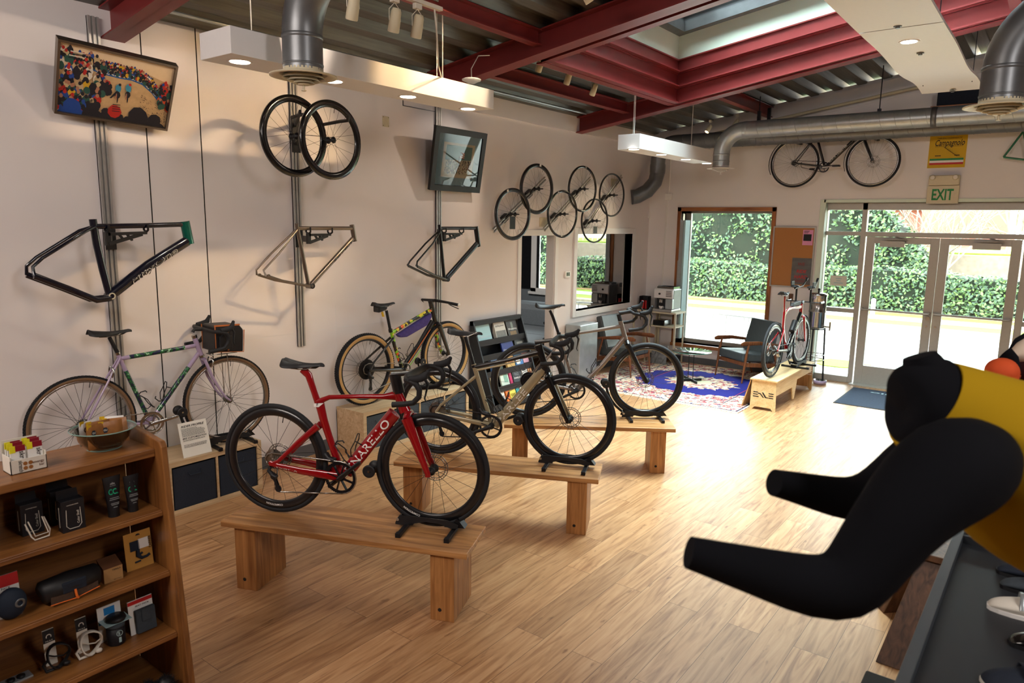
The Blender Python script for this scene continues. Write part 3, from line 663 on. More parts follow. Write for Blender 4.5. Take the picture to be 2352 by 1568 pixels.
# ================================================================== bicycles (built in bike space: x forward, y left, z up, rear contact patch at the origin)
_SP = {}
def spoke_mesh(r0, r1, y0, tw, rad, key):
    k = (round(r0, 4), round(r1, 4), round(y0, 4), round(tw, 3), rad, key)
    if k not in _SP:
        b = MB(); a = V(r0*math.sin(tw), y0, r0*math.cos(tw)); c = V(0, y0*.05, r1); b.tube([a, c], rad, 4, cap=False)
        me = bpy.data.meshes.new('spoke'); me.from_pydata([tuple(p) for p in b.v], [], b.f); me.materials.append(M[key]); me.polygons.foreach_set('use_smooth', [True]*len(b.f)); _SP[k] = me
    return _SP[k]
def wheel(parent, c, R, tr, rimd, nsp=24, tire='rubber', wall=None, rim='carbon', hub='black', rotor=None, cass=0, cassmat='steel', spk='dark_metal', ph=0.0, hubw=.034, tread=0, rimlabel=None, name='wheel', rr=.0012, solo=False, decal=None, decalmat='white', side=0):
    # parent: the thing. solo: the wheel is itself the thing (its rim is a part)
    c = Vector(c); ax = V(0, 1, 0)
    ro = R-tr*1.7 if tire else R; ri = ro-rimd; w = tr*.86 if tire else .014
    prof = [(ri, -.004), (ri+.006, -w*.62), (ri+rimd*.45, -w*.95), (ro, -w*.80), (ro+.002, -w*.5), (ro+.002, w*.5), (ro, w*.80), (ri+rimd*.45, w*.95), (ri+.006, w*.62), (ri, .004)]
    b = MB(); b.lathe(prof, c, ax, 64, closed=True)
    mats = [M[rim]]
    if decal:
        for (t0, txt, hh) in decal:
            rm = (ro+ri)/2-hh/2; sy = -1
            def warp(a, bb, t0=t0, rm=rm):
                th = t0+a/(rm+hh/2); q = rm+bb
                return c+V(q*math.sin(th), -w*.98-.0008, q*math.cos(th))
            b.text(txt, (0, 0, 0), (1, 0, 0), (0, 0, 1), hh, 1, bold=.02, warp=warp)
        mats.append(M[decalmat])
    wh = b.build(name if not solo else 'rim', mats, parent, local=True, label=rimlabel)
    if tire:
        b = MB(); n = 64 if not tread else 96
        vs = []; prof = []
        for k in range(12):
            t = 2*PI*k/12; prof.append((R-tr+tr*math.cos(t)*1.0, tr*math.sin(t)*.98))
        b.lathe([(p[0], p[1]) for p in prof], c, ax, n, 0, closed=True)
        if wall:
            for s in (-1, 1): b.lathe([(R-tr*1.72, s*tr*.72), (R-tr*1.25, s*tr*1.02), (R-tr*.75, s*tr*1.02), (R-tr*.55, s*tr*.95)], c, ax, 64, 1)
        if tread:
            for k in range(n):
                for j in (-2, -1, 0, 1, 2):
                    th = 2*PI*(k+.5*(j % 2))/n; ph2 = j*.42
                    rr2 = R-tr+(tr+.0025)*math.cos(ph2); yy = (tr+.0025)*math.sin(ph2)
                    e = V(math.sin(th), 0, math.cos(th)); tt = V(math.cos(th), 0, -math.sin(th))
                    b.obox(c+e*rr2+ax*yy, tt*.005, ax*.0045, e*.0025, 0)
        if decal and False: pass
        b.build('tire', [M[tire]]+([M[wall]] if wall else []), wh, local=True, label=('black tire with tan sidewall' if wall == 'tan_wall' else None))
    b = MB(); hw = hubw
    b.lathe([(.004, -hw-.016), (.009, -hw-.016), (.011, -hw-.004), (.026 if not rotor else .024, -hw+.002), (.024, -hw+.008), (.012, -hw+.018), (.013, hw-.018), (.026, hw-.006), (.026, hw), (.011, hw+.004), (.009, hw+.014), (.004, hw+.014)], c, ax, 18)
    b.build('hub', M[hub], wh, local=True)
    if rotor:
        b = MB(); yr = hw+.010; Rr = .080
        for (ra, rb) in ((.075, .080), (.0605, .0655)): b.lathe([(ra, yr-.001), (rb, yr-.001), (rb, yr+.001), (ra, yr+.001)], c, ax, 48, closed=True)
        for k in range(30):
            t = 2*PI*k/30; t2 = t+.12
            b.beam(c+V(.063*math.sin(t), yr, .063*math.cos(t)), c+V(.077*math.sin(t2), yr, .077*math.cos(t2)), .002, .004, ax)
        for k in range(6):
            t = 2*PI*k/6; t2 = t+.6
            b.beam(c+V(.018*math.sin(t), yr, .018*math.cos(t)), c+V(.063*math.sin(t2), yr, .063*math.cos(t2)), .0022, .006, ax)
        b.lathe([(.010, yr-.002), (.022, yr-.002), (.022, yr+.003), (.010, yr+.003)], c, ax, 20, closed=True)
        b.build('brake_rotor', M[rotor], wh, local=True)
    if cass:
        b = MB(); nd = 8
        for k in range(nd):
            rc = .022+(cass-.022)*(k/(nd-1))**1.15; y0 = -hw-.014+k*.0042
            if k == 0: pass
            T = int(rc*2*PI/.0127*1.0); pts = []
            for j in range(T*2):
                t = PI*j/T; q = rc+(.003 if j % 2 == 0 else -.002); pts.append((q*math.sin(t), q*math.cos(t)))
            # ring with an open middle: outer toothed band and four arms
            n = len(pts); ri2 = rc*.74
            vs = [c+V(p[0], y0, p[1]) for p in pts]+[c+V(p[0]/rc*ri2, y0, p[1]/rc*ri2) for p in pts]
            vs += [p+V(0, .0018, 0) for p in vs]
            fs = []
            for j in range(n):
                j2 = (j+1) % n
                fs += [(j, j2, n+j2, n+j), (2*n+j, 3*n+j, 3*n+j2, 2*n+j2), (j, 2*n+j, 2*n+j2, j2), (n+j, n+j2, 3*n+j2, 3*n+j)]
            b.add(vs, fs)
            for j in range(5):
                t = 2*PI*j/5+.1*k; b.beam(c+V(.012*math.sin(t), y0, .012*math.cos(t)), c+V(ri2*math.sin(t+.25), y0, ri2*math.cos(t+.25)), .002, .007, ax)
        b.cyl(c+V(0, -hw-.018, 0), c+V(0, -hw+.02, 0), .016)
        b.build('cassette', M[cassmat], wh, local=True)
    for k in range(nsp):
        sd = -1 if k % 2 else 1; tw = (.95 if (k//2) % 2 else -.95)
        if rotor and not cass: tw *= 1
        me = spoke_mesh(.023, ri+.002, sd*(hw-.006), tw, rr, spk)
        o = bpy.data.objects.new('spoke', me); COL.objects.link(o); o.parent = wh; o.location = c; o.rotation_euler = (0, ph+2*PI*k/nsp, 0); MW[o.name] = MW[wh.name]
    # valve
    t = ph+.13; b = MB(); b.cyl(c+V(ri*math.sin(t), 0, ri*math.cos(t)), c+V((ri-.035)*math.sin(t), 0, (ri-.035)*math.cos(t)), .0025, 6); b.build('valve', M['black'], wh, local=True)
    return wh
def saddle(parent, xr, xn, z, w=.145, m='black', tilt=0, cut=True):
    L = xn-xr; N = 16; K = 11; vs = []; fs = []
    for i in range(N+1):
        t = i/N; x = xr+L*t
        hw = (w/2)*(.62+.38*math.sin(min(1, t/.16)*PI/2)) if t < .16 else (w/2)*(1-.74*((t-.16)/.84)**.72) if t < .62 else None
        if t >= .16: hw = (w/2)*(.26+.74*(1-1/(1+math.exp(-(t-.38)*11)))*1.0)
        if t > .93: hw *= math.sqrt(max(0, 1-((t-.93)/.07)**2))*.9+.1
        if t < .02: hw *= .72
        zc = z+.010*(1-t)**2*1.6-.010*math.sin(t*PI)+tilt*(t-.3)+(.004 if t < .1 else 0)-(.012*((t-.9)/.1)**2 if t > .9 else 0)
        for k in range(K):
            s = -1+2*k/(K-1); drop = .030*abs(s)**2.6*(1.5-t) + .002; dz = 0
            if cut and abs(s) < .25 and .08 < t < .86: dz = -.014
            if t < .06 and abs(s) < .3: dz -= .012
            vs.append(V(x+(.012*(1-abs(s)**2) if t < .05 else 0), s*hw, zc-drop+dz))
    M0 = (N+1)*K
    for i in range(N+1):
        for k in range(K):
            p = vs[i*K+k]; s = -1+2*k/(K-1); vs.append(V(p.x, p.y*.9, p.z-.004-.020*(1-abs(s)**2)*(.9 if .04 < i/N < .95 else .3)))
    for i in range(N):
        for k in range(K-1):
            a = i*K+k; fs.append((a, a+K, a+K+1, a+1)); fs.append((M0+a, M0+a+1, M0+a+K+1, M0+a+K))
        for k in (0, K-1):
            a = i*K+k; q = (a, M0+a, M0+a+K, a+K); fs.append(q if k == 0 else q[::-1])
    for i in (0, N):
        for k in range(K-1):
            a = i*K+k; q = (a, a+1, M0+a+1, M0+a); fs.append(q if i == 0 else q[::-1])
    b = MB(); b.add(vs, fs, 0, True); s = b.build('saddle', M[m], parent, local=True, sub=1)
    b = MB(); xm = xr+L*.42
    for sy in (-.022, .022):
        b.tube([(xr+L*.12, sy*1.2, z-.02), (xr+L*.25, sy, z-.045), (xm, sy, z-.048), (xr+L*.62, sy, z-.045), (xr+L*.85, sy*.5, z-.018)], .0035, 6)
    b.build('saddle_rail', M['steel'], s, local=True)
    return s
def warp_tube(p, q, a, bb, y):
    # lettering laid on the drive side of an oval tube p->q whose half height is a and half width bb
    p = V(p[0], 0, p[1]); q = V(q[0], 0, q[1]); d = (q-p).normalized(); n = V(-d.z, 0, d.x)
    def f(s0, v0):
        def w(s, v):
            k = max(-.97, min(.97, (v+v0)/a)); return p+d*(s+s0)+n*(v+v0)+V(0, -bb*math.sqrt(1-k*k)-y, 0)
        return w
    return f
def crank(parent, bb, rR, teeth=48, arm=math.radians(20), armL=.172, mt='dark_metal', ringmat='black', arms=5, spindle='black', end='black', fill=False, y=-.045):
    bb = V(bb[0], 0, bb[1]); b = MB(); pts = []
    for j in range(teeth*2):
        t = PI*j/teeth; q = rR+(.0025 if j % 2 == 0 else -.003); pts.append((q*math.sin(t), q*math.cos(t)))
    n = len(pts); ri = rR*(.80 if not fill else .3); vs = [bb+V(p[0], y, p[1]) for p in pts]+[bb+V(p[0]/rR*ri, y, p[1]/rR*ri) for p in pts]; vs += [p-V(0, .003, 0) for p in vs]; fs = []
    for j in range(n):
        j2 = (j+1) % n; fs += [(j, j2, n+j2, n+j), (2*n+j, 3*n+j, 3*n+j2, 2*n+j2), (j, 2*n+j, 2*n+j2, j2), (n+j, n+j2, 3*n+j2, 3*n+j)]
    b.add(vs, fs)
    for k in range(arms):
        t = 2*PI*k/arms+.3; b.beam(bb+V(.01*math.sin(t), y-.004, .01*math.cos(t)), bb+V(ri*1.04*math.sin(t), y-.002, ri*1.04*math.cos(t)), .005, .018, (0, 1, 0))
    cs = b.build('chainring', M[ringmat], parent, local=True)
    for (s, a, nm) in ((-1, arm, 'crank_arm'), (1, arm+PI, 'crank_arm')):
        e = V(math.cos(a), 0, math.sin(a)); yy = s*.062
        b = MB(); b.tube([bb+V(0, s*.045, 0), bb+V(0, yy, 0), ], .016, 14)
        b.tube([bb+V(0, yy, 0)+e*-.012, bb+V(0, yy, 0)+e*.02, bb+V(0, yy+s*.004, 0)+e*armL*.6, bb+V(0, yy+s*.008, 0)+e*armL, bb+V(0, yy+s*.008, 0)+e*(armL+.012)], [(.012, .007), (.016, .009), (.012, .007), (.012, .007), (.008, .006)], 12, n=(0, 1, 0))
        b.build(nm, M[mt], parent, local=True)
    MB().cyl(bb+V(0, -.05, 0), bb+V(0, .05, 0), .021, 18).build('spindle', M[spindle], parent, local=True)
    return bb
def chain(parent, bb, rR, hub, rC, pulley, y=-.047, m='steel'):
    bb = V(bb[0], y, bb[1]); h = V(hub[0], y+.006, hub[1]); pl = V(pulley[0], y+.004, pulley[1])
    def tang(c1, r1, c2, r2, s):
        d = (c2-c1); L = math.hypot(d.x, d.z); a = math.atan2(d.z, d.x); k = math.acos(max(-1, min(1, (r1-r2)/L)))*s
        return c1+V(math.cos(a+k), 0, math.sin(a+k))*r1, c2+V(math.cos(a+k), 0, math.sin(a+k))*r2, a+k
    p1, p2, a1 = tang(bb, rR, h, rC, -1); p3, p4, a2 = tang(bb, rR, pl, .022, 1)
    pts = [p2, p2.lerp(p1, .5), p1]
    t = a1; e = a2
    while t > e-1e-6+0: t -= 2*PI
    t = a1; end = a2
    while end > a1: end -= 2*PI
    n = 10
    for k in range(1, n+1): tt = a1+(end-a1)*k/n; pts.append(bb+V(math.cos(tt), 0, math.sin(tt))*rR)
    pts += [p3, p3.lerp(p4, .5), p4]
    # pulley loop then up to the cassette
    u = pl+V(-.02, 0, .0); pts += [u, pl+V(-.008, 0, .05), h+V(.03, 0, -.05), h+V(rC*.2, 0, -rC), h+V(-rC*.8, 0, -rC*.5), h+V(-rC, 0, rC*.2), h+V(-rC*.6, 0, rC*.8)]
    MB().tube(pts, (.0042), 6, closed=True).build('chain', M[m], parent, local=True)
def rear_mech(parent, hub, pulley, m='black'):
    h = V(hub[0], -.06, hub[1]); p = V(pulley[0], -.05, pulley[1]); k = V(hub[0]+.01, -.062, hub[1]-.06)
    b = MB(); b.tube([h+V(0, 0, -.012), h+V(-.012, -.004, -.035), k], [(.012, .010), (.016, .012), (.018, .014)], 10); b.tube([k, k+V(.03, -.004, -.012)], [(.020, .016), (.014, .012)], 10)
    for dy in (-.004, .010): b.tube([k+V(0, dy, 0), k.lerp(p, .5)+V(.004, dy, 0), p+V(0, dy, 0)], [(.011, .0015), (.009, .0015), (.012, .0015)], 8, n=(0, 1, 0))
    for q in (k+V(.006, .003, -.012), p+V(0, .003, 0)):
        b.cyl(q-V(0, .003, 0), q+V(0, .003, 0), .021, 14)
    b.build('rear_derailleur', M[m], parent, local=True)
def cage(parent, p, d, m='black', L=.13, wire=.0035):
    # bottle cage standing on a tube at p with tube direction d, bowl on the side of n
    p = V(p[0], 0, p[1]); d = V(d[0], 0, d[1]).normalized(); n = V(-d.z, 0, d.x)
    if n.z < 0 and abs(d.x) > .3: n = -n
    b = MB(); b.beam(p-d*.02, p+d*.075, .018, .006, n)
    for s in (-1, 1): b.tube([p-d*.03+n*.004, p-d*.03+n*.02+V(0, s*.022, 0), p+d*.01+n*.045+V(0, s*.036, 0), p+d*.06+n*.055+V(0, s*.03, 0), p+d*.095+n*.07+V(0, s*.015, 0), p+d*.095+n*.075], wire, 6)
    b.tube([p-d*.03+n*.004, p-d*.05+n*.03, p-d*.045+n*.065, p-d*.03+n*.07], wire*1.2, 6)
    b.tube([p+d*.06+n*.005, p+d*.075+n*.02+V(0, -.034, 0), p+d*.065+n*.055+V(0, -.03, 0)], wire, 6)
    b.build('bottle_cage', M[m], parent, local=True)
def dropbar(parent, c, m='tape', w=.42, hood='rubber', stem_from=None, stem='carbon', reach=.085, flare=0, lift=0, lever='black', silver=False, drop=.125, aero=False, tip=.045):
    c = V(c[0], 0, c[1]); h = w/2; b = MB()
    for s in (-1, 1):
        P = [c+V(0, 0, 0), c+V(0, s*h*.35, 0), c+V(.0, s*h*.75, 0+lift), c+V(.018, s*h*.94, lift), c+V(reach*.6, s*h, -.004+lift), c+V(reach*.95, s*h, -.016+lift), c+V(reach*1.16, s*(h+flare*.2), -.048), c+V(reach*1.12, s*(h+flare*.5), -.085), c+V(reach*.75, s*(h+flare*.8), -drop+.006), c+V(reach*.2, s*(h+flare), -drop-.004), c+V(-.055, s*(h+flare*1.1), -drop-.012)]
        ra = [.0145, .014, .013, .014, .0155, .0165, .016, .0155, .0155, .0155, .0165]
        rr = [(x*(1.0 if not (aero and i < 3) else .7), x*(1.0 if not (aero and i < 3) else 1.7)) for i, x in enumerate(ra)] if aero else ra
        b.tube(P, rr, 10, n=None)
    hb = b.build('handlebar', M[m], parent, local=True)
    for s in (-1, 1):
        b = MB(); q = c+V(reach*.9, s*h, .006+lift)
        b.tube([q+V(-.035, 0, .002), q+V(0, 0, .004), q+V(.03, 0, .012), q+V(.052, -s*.003, .024), q+V(.066, -s*.006, tip)], [(.016, .014), (.021, .016), (.021, .0155), (.021, .015), (.011, .010)], 12, n=(0, 1, 0))
        b.ball(q+V(.066, -s*.006, tip), .012, .011, .012)
        hd = b.build('brake_hood', M[hood], hb, local=True)
        b = MB(); q2 = q+V(.05, -s*.003, .01)
        b.tube([q2, q2+V(.018, 0, -.03), q2+V(.010, s*.006, -.075), q2+V(.004, s*.012, -.105), q2+V(.012, s*.014, -.122)], [(.008, .012), (.008, .011), (.005, .009), (.004, .008), (.003, .006)], 8, n=(0, 1, 0))
        b.build('brake_lever', M['dark_metal' if silver else lever], hb, local=True)
    if stem_from is not None:
        f = V(stem_from[0], 0, stem_from[1])
        b = MB(); b.tube([f, f.lerp(c, .5), c], [(.021, .017), (.017, .016), (.02, .024)], 12, n=(0, 1, 0)); b.build('stem', M[stem], parent, local=True)
    return hb
def frameset(parent, tubes, mats, stays, bb, hub, decals=(), fork=None, name='frame', head=None, sb=.058):
    # tubes: (points, (in-plane, lateral) radii, material index); stays: (points (x,z), y list, radii, mi)
    b = MB()
    for (P, r, mi) in tubes: b.tube([V(p[0], 0, p[1]) for p in P], r, 16, n=(0, 1, 0), mi=mi)
    for (P, ys, r, mi) in stays:
        for s in (-1, 1): b.tube([V(p[0], s*y, p[1]) for p, y in zip(P, ys)], r, 12, n=(0, 1, 0), mi=mi)
    bbv = V(bb[0], 0, bb[1]); b.cyl(bbv-V(0, .036, 0), bbv+V(0, .036, 0), .025, 20, mi=tubes[0][2])
    for s in (-1, 1): b.cyl(V(hub[0], s*(sb-.006), hub[1]), V(hub[0], s*(sb+.004), hub[1]), .012, 12, mi=tubes[0][2])
    for (t, w, s0, v0, h, mi, kw) in decals: b.text(t, (0, 0, 0), (1, 0, 0), (0, 0, 1), h, mi, warp=w(s0, v0), **kw)
    return b.build(name, mats, parent, local=True)
def forkpart(parent, crown, drop, m, y=.052, ra=((.024, .016), (.022, .014), (.013, .009)), bow=0, top=None, legy=.040, name='fork', mid=None, inner=None):
    b = MB(); cr = V(crown[0], 0, crown[1]); dr = V(drop[0], 0, drop[1])
    if top: b.tube([cr, V(top[0], 0, top[1])], .0145, 12)
    b.tube([cr+V(0, -legy, -.012), cr+V(0, -legy*.5, .012), cr+V(0, legy*.5, .012), cr+V(0, legy, -.012)], [(.022, .018)]*4, 12)
    for s in (-1, 1):
        md = cr.lerp(dr, .5)+V(bow, 0, 0); b.tube([cr+V(0, s*legy, -.008), md+V(0, s*(legy+y)/2, 0), dr+V(0, s*y, .01), dr+V(0, s*y, -.008)], [ra[0], ra[1], ra[2], ra[2]], 12, n=(0, 1, 0), mi=(1 if (s > 0 and inner) else 0))
    return b.build(name, [M[m]]+([M[inner]] if inner else []), parent, local=True)
def bike_stand(loc, rz, label, group='black wheel stands under the display bikes', R=.338):
    # origin under the front hub, x along the wheel
    t = thing('bike_stand', label, 'stand', loc, rz, group)
    b = MB()
    for s in (-1, 1):
        pl = [(-.215, .030), (-.19, .075), (-.13, .078), (.10, .072), (.165, .052), (.16, .030), (.12, .026), (.05, .046), (-.03, .050), (-.10, .034), (-.16, .018), (-.215, .018)]
        b.prism(pl, (0, s*.034, 0), (1, 0, 0), (0, 0, 1), (0, s*.005, 0))
    b.box(-.15, -.11, -.034, .034, .02, .032); b.box(.08, .14, -.034, .034, .03, .036)
    b.build('side_plate', M['black'], t, local=True)
    for x in (-.15, .135):
        b = MB(); b.box(x-.013, x+.013, -.155, .155, 0, .022); b.box(x-.015, x+.015, -.175, -.145, 0, .026); b.box(x-.015, x+.015, .145, .175, 0, .026)
        b.build('foot', M['dark_metal'], t, local=True, bev=.002)
    b = MB(); b.prism([(.105, .03), (.2, .03), (.155, .085)], (0, -.03, 0), (1, 0, 0), (0, 0, 1), (0, .06, 0)); b.build('chock', M['dark_metal'], t, local=True)
    b = MB(); a0, a1 = math.radians(232), math.radians(184); cz = R+.012; rr = R+.022
    b.tube([(-.20, .05, .05)]+[(rr*math.cos(a0+(a1-a0)*k/6), .05, cz+rr*math.sin(a0+(a1-a0)*k/6)) for k in range(7)], [(.012, .006)]*8, 8, n=(0, 1, 0))
    b.tube([(-.20, -.042, .05), (-.20, .05, .05)], .006, 8); b.build('arm', M['black'], t, local=True)
    q = V(rr*math.cos(a1)-.012, 0, cz+rr*math.sin(a1)); MB().cyl(q-V(0, .05, 0), q+V(0, .055, 0), .007, 8).build('axle', M['steel'], t, local=True)
    for s in (-1, 1): MB().lathe([(.001, s*.026), (.030, s*.026), (.038, s*.040), (.038, s*.048), (.030, s*.050), (.012, s*.044), (.001, s*.044)], q, (0, 1, 0), 22).build('roller', M['black'], t, local=True)
    MB().cyl((-.198, -.048, .052), (-.198, .048, .052), .009, 12).build('bolt', M['steel'], t, local=True)
    return t
BT = .43                                    # bench top
# --- red race bike
t = thing('road_bike', 'glossy red road bike with white lettering on the nearest bench', 'bicycle', (-3.605, 2.414, BT), math.radians(25.3), 'road bikes on the benches'); B0 = t
wb, R = .985, .338
wheel(t, (0, 0, R), R, .0150, .048, 20, rotor='rotor', cass=.062, cassmat='rotor', ph=.1, decal=[(3.0, 'COMPETITION', .012)])
wheel(t, (wb, 0, R+.014), R, .0150, .048, 20, rotor='rotor', ph=.35, decal=[(3.4, 'COMPETITION', .012)])
dtw = warp_tube((.465, .305), (.752, .665), .041, .0225, .0015); csw = warp_tube((.0, .322), (.38, .275), .02, .078, .003)
frameset(t, [
    ([(.775, .80), (.80, .74), (.825, .685)], [(.026, .021), (.030, .022), (.036, .024)], 0),
    ([(.285, .705), (.36, .738), (.55, .756), (.70, .764), (.775, .775)], [(.018, .015), (.014, .014), (.0125, .015), (.016, .017), (.030, .019)], 0),
    ([(.455, .29), (.60, .475), (.76, .672)], [(.040, .0222), (.040, .0222), (.040, .0222)], 0),
    ([(.292, .715), (.318, .60), (.35, .50), (.405, .335), (.43, .28)], [(.030, .013), (.026, .012), (.023, .012), (.022, .014), (.028, .022)], 0)],
    [M['red_gloss'], M['white']],
    [([(.0, R-.018), (.05, R+.005), (.17, .46), (.29, .565)], (.062, .060, .045, .02), [(.013, .008), (.012, .007), (.015, .008), (.022, .012)], 0),
     ([(-.005, R-.01), (.05, .315), (.20, .298), (.42, .272)], (.062, .060, .066, .036), [(.018, .008), (.017, .009), (.022, .009), (.028, .012)], 0)],
    (.437, .272), (0, R-.01), [('PINARELLO', dtw, .0, -.024, .046, 1, dict(bold=.014, width=.415)), ('PINARELLO', csw, .045, -.014, .016, 1, dict(bold=.01, width=.135, shear=.1))], sb=.062)
b = MB(); b.text('F', (0, 0, 0), (1, 0, 0), (0, 0, 1), .018, 1, bold=.03, warp=lambda a, c: V(.285+a, -.0175, .684+c)); b.prism([(0, 0), (.03, 0), (.062, .026), (.0, .020)], (.267, -.0165, .678), (1, 0, 0), (0, 0, 1), (0, .002, 0)); b.build('seat_clamp', [M['white'], M['ink']], t, local=True)
b = MB(); b.tube([(.195, 0, .895), (.232, 0, .86), (.245, 0, .82), (.262, 0, .77), (.285, 0, .70)], [(.026, .013), (.024, .012), (.022, .012), (.021, .012), (.021, .012)], 14, n=(0, 1, 0)); b.build('seatpost', M['red_gloss'], t, local=True, label='glossy red aero seatpost')
saddle(t, .065, .335, .945, .15)
b = MB(); b.tube([(.788, 0, .79), (.762, 0, .90)], [(.034, .024), (.034, .024)], 16, n=(0, 1, 0)); b.build('headset_spacer', M['carbon'], t, local=True)
b = MB(); b.tube([(.745, 0, .896), (.83, 0, .908), (.88, 0, .915)], [(.016, .020), (.015, .022), (.016, .03)], 14, n=(0, 1, 0)); b.build('stem', M['carbon'], t, local=True)
dropbar(t, (.885, .915), w=.42, aero=True, silver=True)
forkpart(t, (.845, .665), (wb-.012, R-.002), 'red_gloss', ra=((.034, .016), (.026, .013), (.017, .010)), bow=.0)
crank(t, (.437, .272), .098, 52, math.radians(40), .165, 'carbon', 'dark_metal', 8, end='steel')
chain(t, (.437, .272), .098, (0, R), .045, (.035, R-.17)); rear_mech(t, (0, R-.02), (.035, R-.17)); cage(t, (.385, .42), (.12, -.42)); cage(t, (.53, .41), (.29, .37))
b = MB(); b.tube([(.335, -.02, .40), (.36, -.03, .375), (.40, -.035, .37)], .018, 8); b.build('front_derailleur', M['black'], t, local=True)
# --- sand gold bike
t = thing('road_bike', 'sand gold and black road bike on the middle bench', 'bicycle', (-3.619, 3.844, BT), math.radians(23.6), 'road bikes on the benches'); B1 = t
wb, R = 1.005, .340
wheel(t, (0, 0, R), R, .0155, .042, 24, rotor='rotor', cass=.068, cassmat='rotor', ph=.2)
wheel(t, (wb, 0, R+.012), R, .0155, .042, 24, rotor='rotor', ph=.05)
dtw = warp_tube((.462, .275), (.80, .70), .037, .0238, .0015)
frameset(t, [
    ([(.762, .885), (.80, .78), (.835, .690)], [(.030, .021), (.024, .020), (.030, .022)], 1),
    ([(.285, .695), (.55, .765), (.765, .832)], [(.015, .016), (.014, .016), (.022, .018)], 1),
    ([(.30, .672), (.50, .725), (.64, .765)], [(.009, .0150), (.008, .0150), (.003, .012)], 0),
    ([(.445, .262), (.62, .478), (.805, .71)], [(.036, .0235), (.036, .0235), (.034, .0235)], 0),
    ([(.770, .665), (.825, .745)], [(.036, .022), (.036, .022)], 1),
    ([(.278, .715), (.34, .52), (.405, .32), (.42, .27)], [(.018, .016), (.0165, .015), (.0165, .015), (.024, .020)], 0)],
    [M['gold_gloss'], M['carbon'], M['offwhite']],
    [([(0, R+.0), (.04, .40), (.30, .63)], (.060, .058, .016), [(.010, .007), (.009, .006), (.011, .008)], 0),
     ([(0, R-.002), (.05, .325), (.25, .30), (.41, .268)], (.060, .058, .060, .032), [(.012, .008), (.012, .008), (.018, .009), (.022, .012)], 0)],
    (.425, .262), (0, R), [('PARLEE', dtw, .02, -.020, .040, 2, dict(bold=.012, width=.33))], sb=.060)
b = MB(); b.tube([(.213, 0, .918), (.268, 0, .74), (.28, 0, .70)], .0140, 12, n=(0, 1, 0)); b.cyl((.276, 0, .708), (.282, 0, .690), .019); b.build('seatpost', M['carbon'], t, local=True)
saddle(t, .078, .345, .972, .145, tilt=-.01)
b = MB(); b.tube([(.740, 0, .905), (.80, 0, .915), (.86, 0, .925), (.885, 0, .93)], [(.016, .018), (.014, .022), (.014, .03), (.012, .035)], 14, n=(0, 1, 0)); b.build('stem', M['carbon'], t, local=True)
dropbar(t, (.880, .925), w=.42, aero=True)
forkpart(t, (.845, .665), (wb-.008, R+.002), 'black_gloss', ra=((.026, .015), (.021, .012), (.014, .009)), inner='gold_gloss')
crank(t, (.425, .262), .088, 50, math.radians(202), .170, 'black', 'black', 4)
chain(t, (.425, .262), .088, (0, R), .050, (.045, R-.165), m='dark_metal'); rear_mech(t, (0, R), (.045, R-.165)); cage(t, (.37, .42), (.12, -.38)); cage(t, (.545, .40), (.29, .37))
b = MB(); b.tube([(.335, -.02, .385), (.36, -.03, .36), (.40, -.035, .35)], .018, 8); b.build('front_derailleur', M['black'], t, local=True)
# --- taupe gravel bike
t = thing('road_bike', 'taupe grey gravel bike with black fork on the farthest bench', 'bicycle', (-3.713, 5.137, BT), math.radians(38.2), 'road bikes on the benches'); B2 = t
wb, R = 1.07, .346
wheel(t, (0, 0, R), R, .0210, .030, 24, rotor='rotor', cass=.075, cassmat='dark_metal', ph=.2)
wheel(t, (wb, 0, R+.012), R, .0210, .030, 24, rotor='rotor', ph=.15)
frameset(t, [
    ([(.815, .895), (.845, .80), (.868, .728)], [(.021, .020), (.020, .019), (.022, .020)], 0),
    ([(.275, .755), (.55, .800), (.825, .852)], [(.013, .014), (.014, .015), (.018, .017)], 0),
    ([(.445, .262), (.66, .49), (.858, .742)], [(.024, .022), (.022, .020), (.024, .020)], 0),
    ([(.270, .770), (.34, .55), (.415, .30), (.43, .26)], [(.016, .015), (.0155, .015), (.0155, .015), (.022, .020)], 0)],
    [M['taupe']],
    [([(0, R), (.05, .42), (.285, .70)], (.062, .058, .014), [(.009, .007), (.0085, .006), (.010, .008)], 0),
     ([(0, R-.002), (.06, .335), (.26, .30), (.42, .265)], (.062, .062, .055, .030), [(.011, .008), (.011, .008), (.014, .009), (.018, .012)], 0)],
    (.432, .262), (0, R), sb=.062)
b = MB(); b.tube([(.178, 0, .985), (.205, 0, .93), (.262, 0, .775)], [.012, .0138, .0138], 12, n=(0, 1, 0)); b.cyl((.262, 0, .785), (.268, 0, .762), .019); b.build('seatpost', M['carbon'], t, local=True)
saddle(t, .042, .315, 1.045, .145, tilt=.012)
b = MB(); b.cyl((.796, 0, .958), (.813, 0, .898), .019, 16); b.build('headset_spacer', M['black'], t, local=True)
dropbar(t, (.905, .985), w=.43, stem_from=(.80, .965), stem='black', flare=.02, tip=.06)
forkpart(t, (.882, .70), (wb-.008, R+.002), 'carbon', ra=((.024, .015), (.020, .013), (.016, .011)), bow=-.005)
crank(t, (.432, .262), .080, 42, math.radians(205), .170, 'black', 'black', 5)
chain(t, (.432, .262), .080, (0, R), .060, (.06, R-.175), m='dark_metal'); rear_mech(t, (0, R), (.06, R-.175)); cage(t, (.37, .44), (.12, -.42)); cage(t, (.60, .435), (.21, .24)); cage(t, (.575, .345), (-.21, -.24))
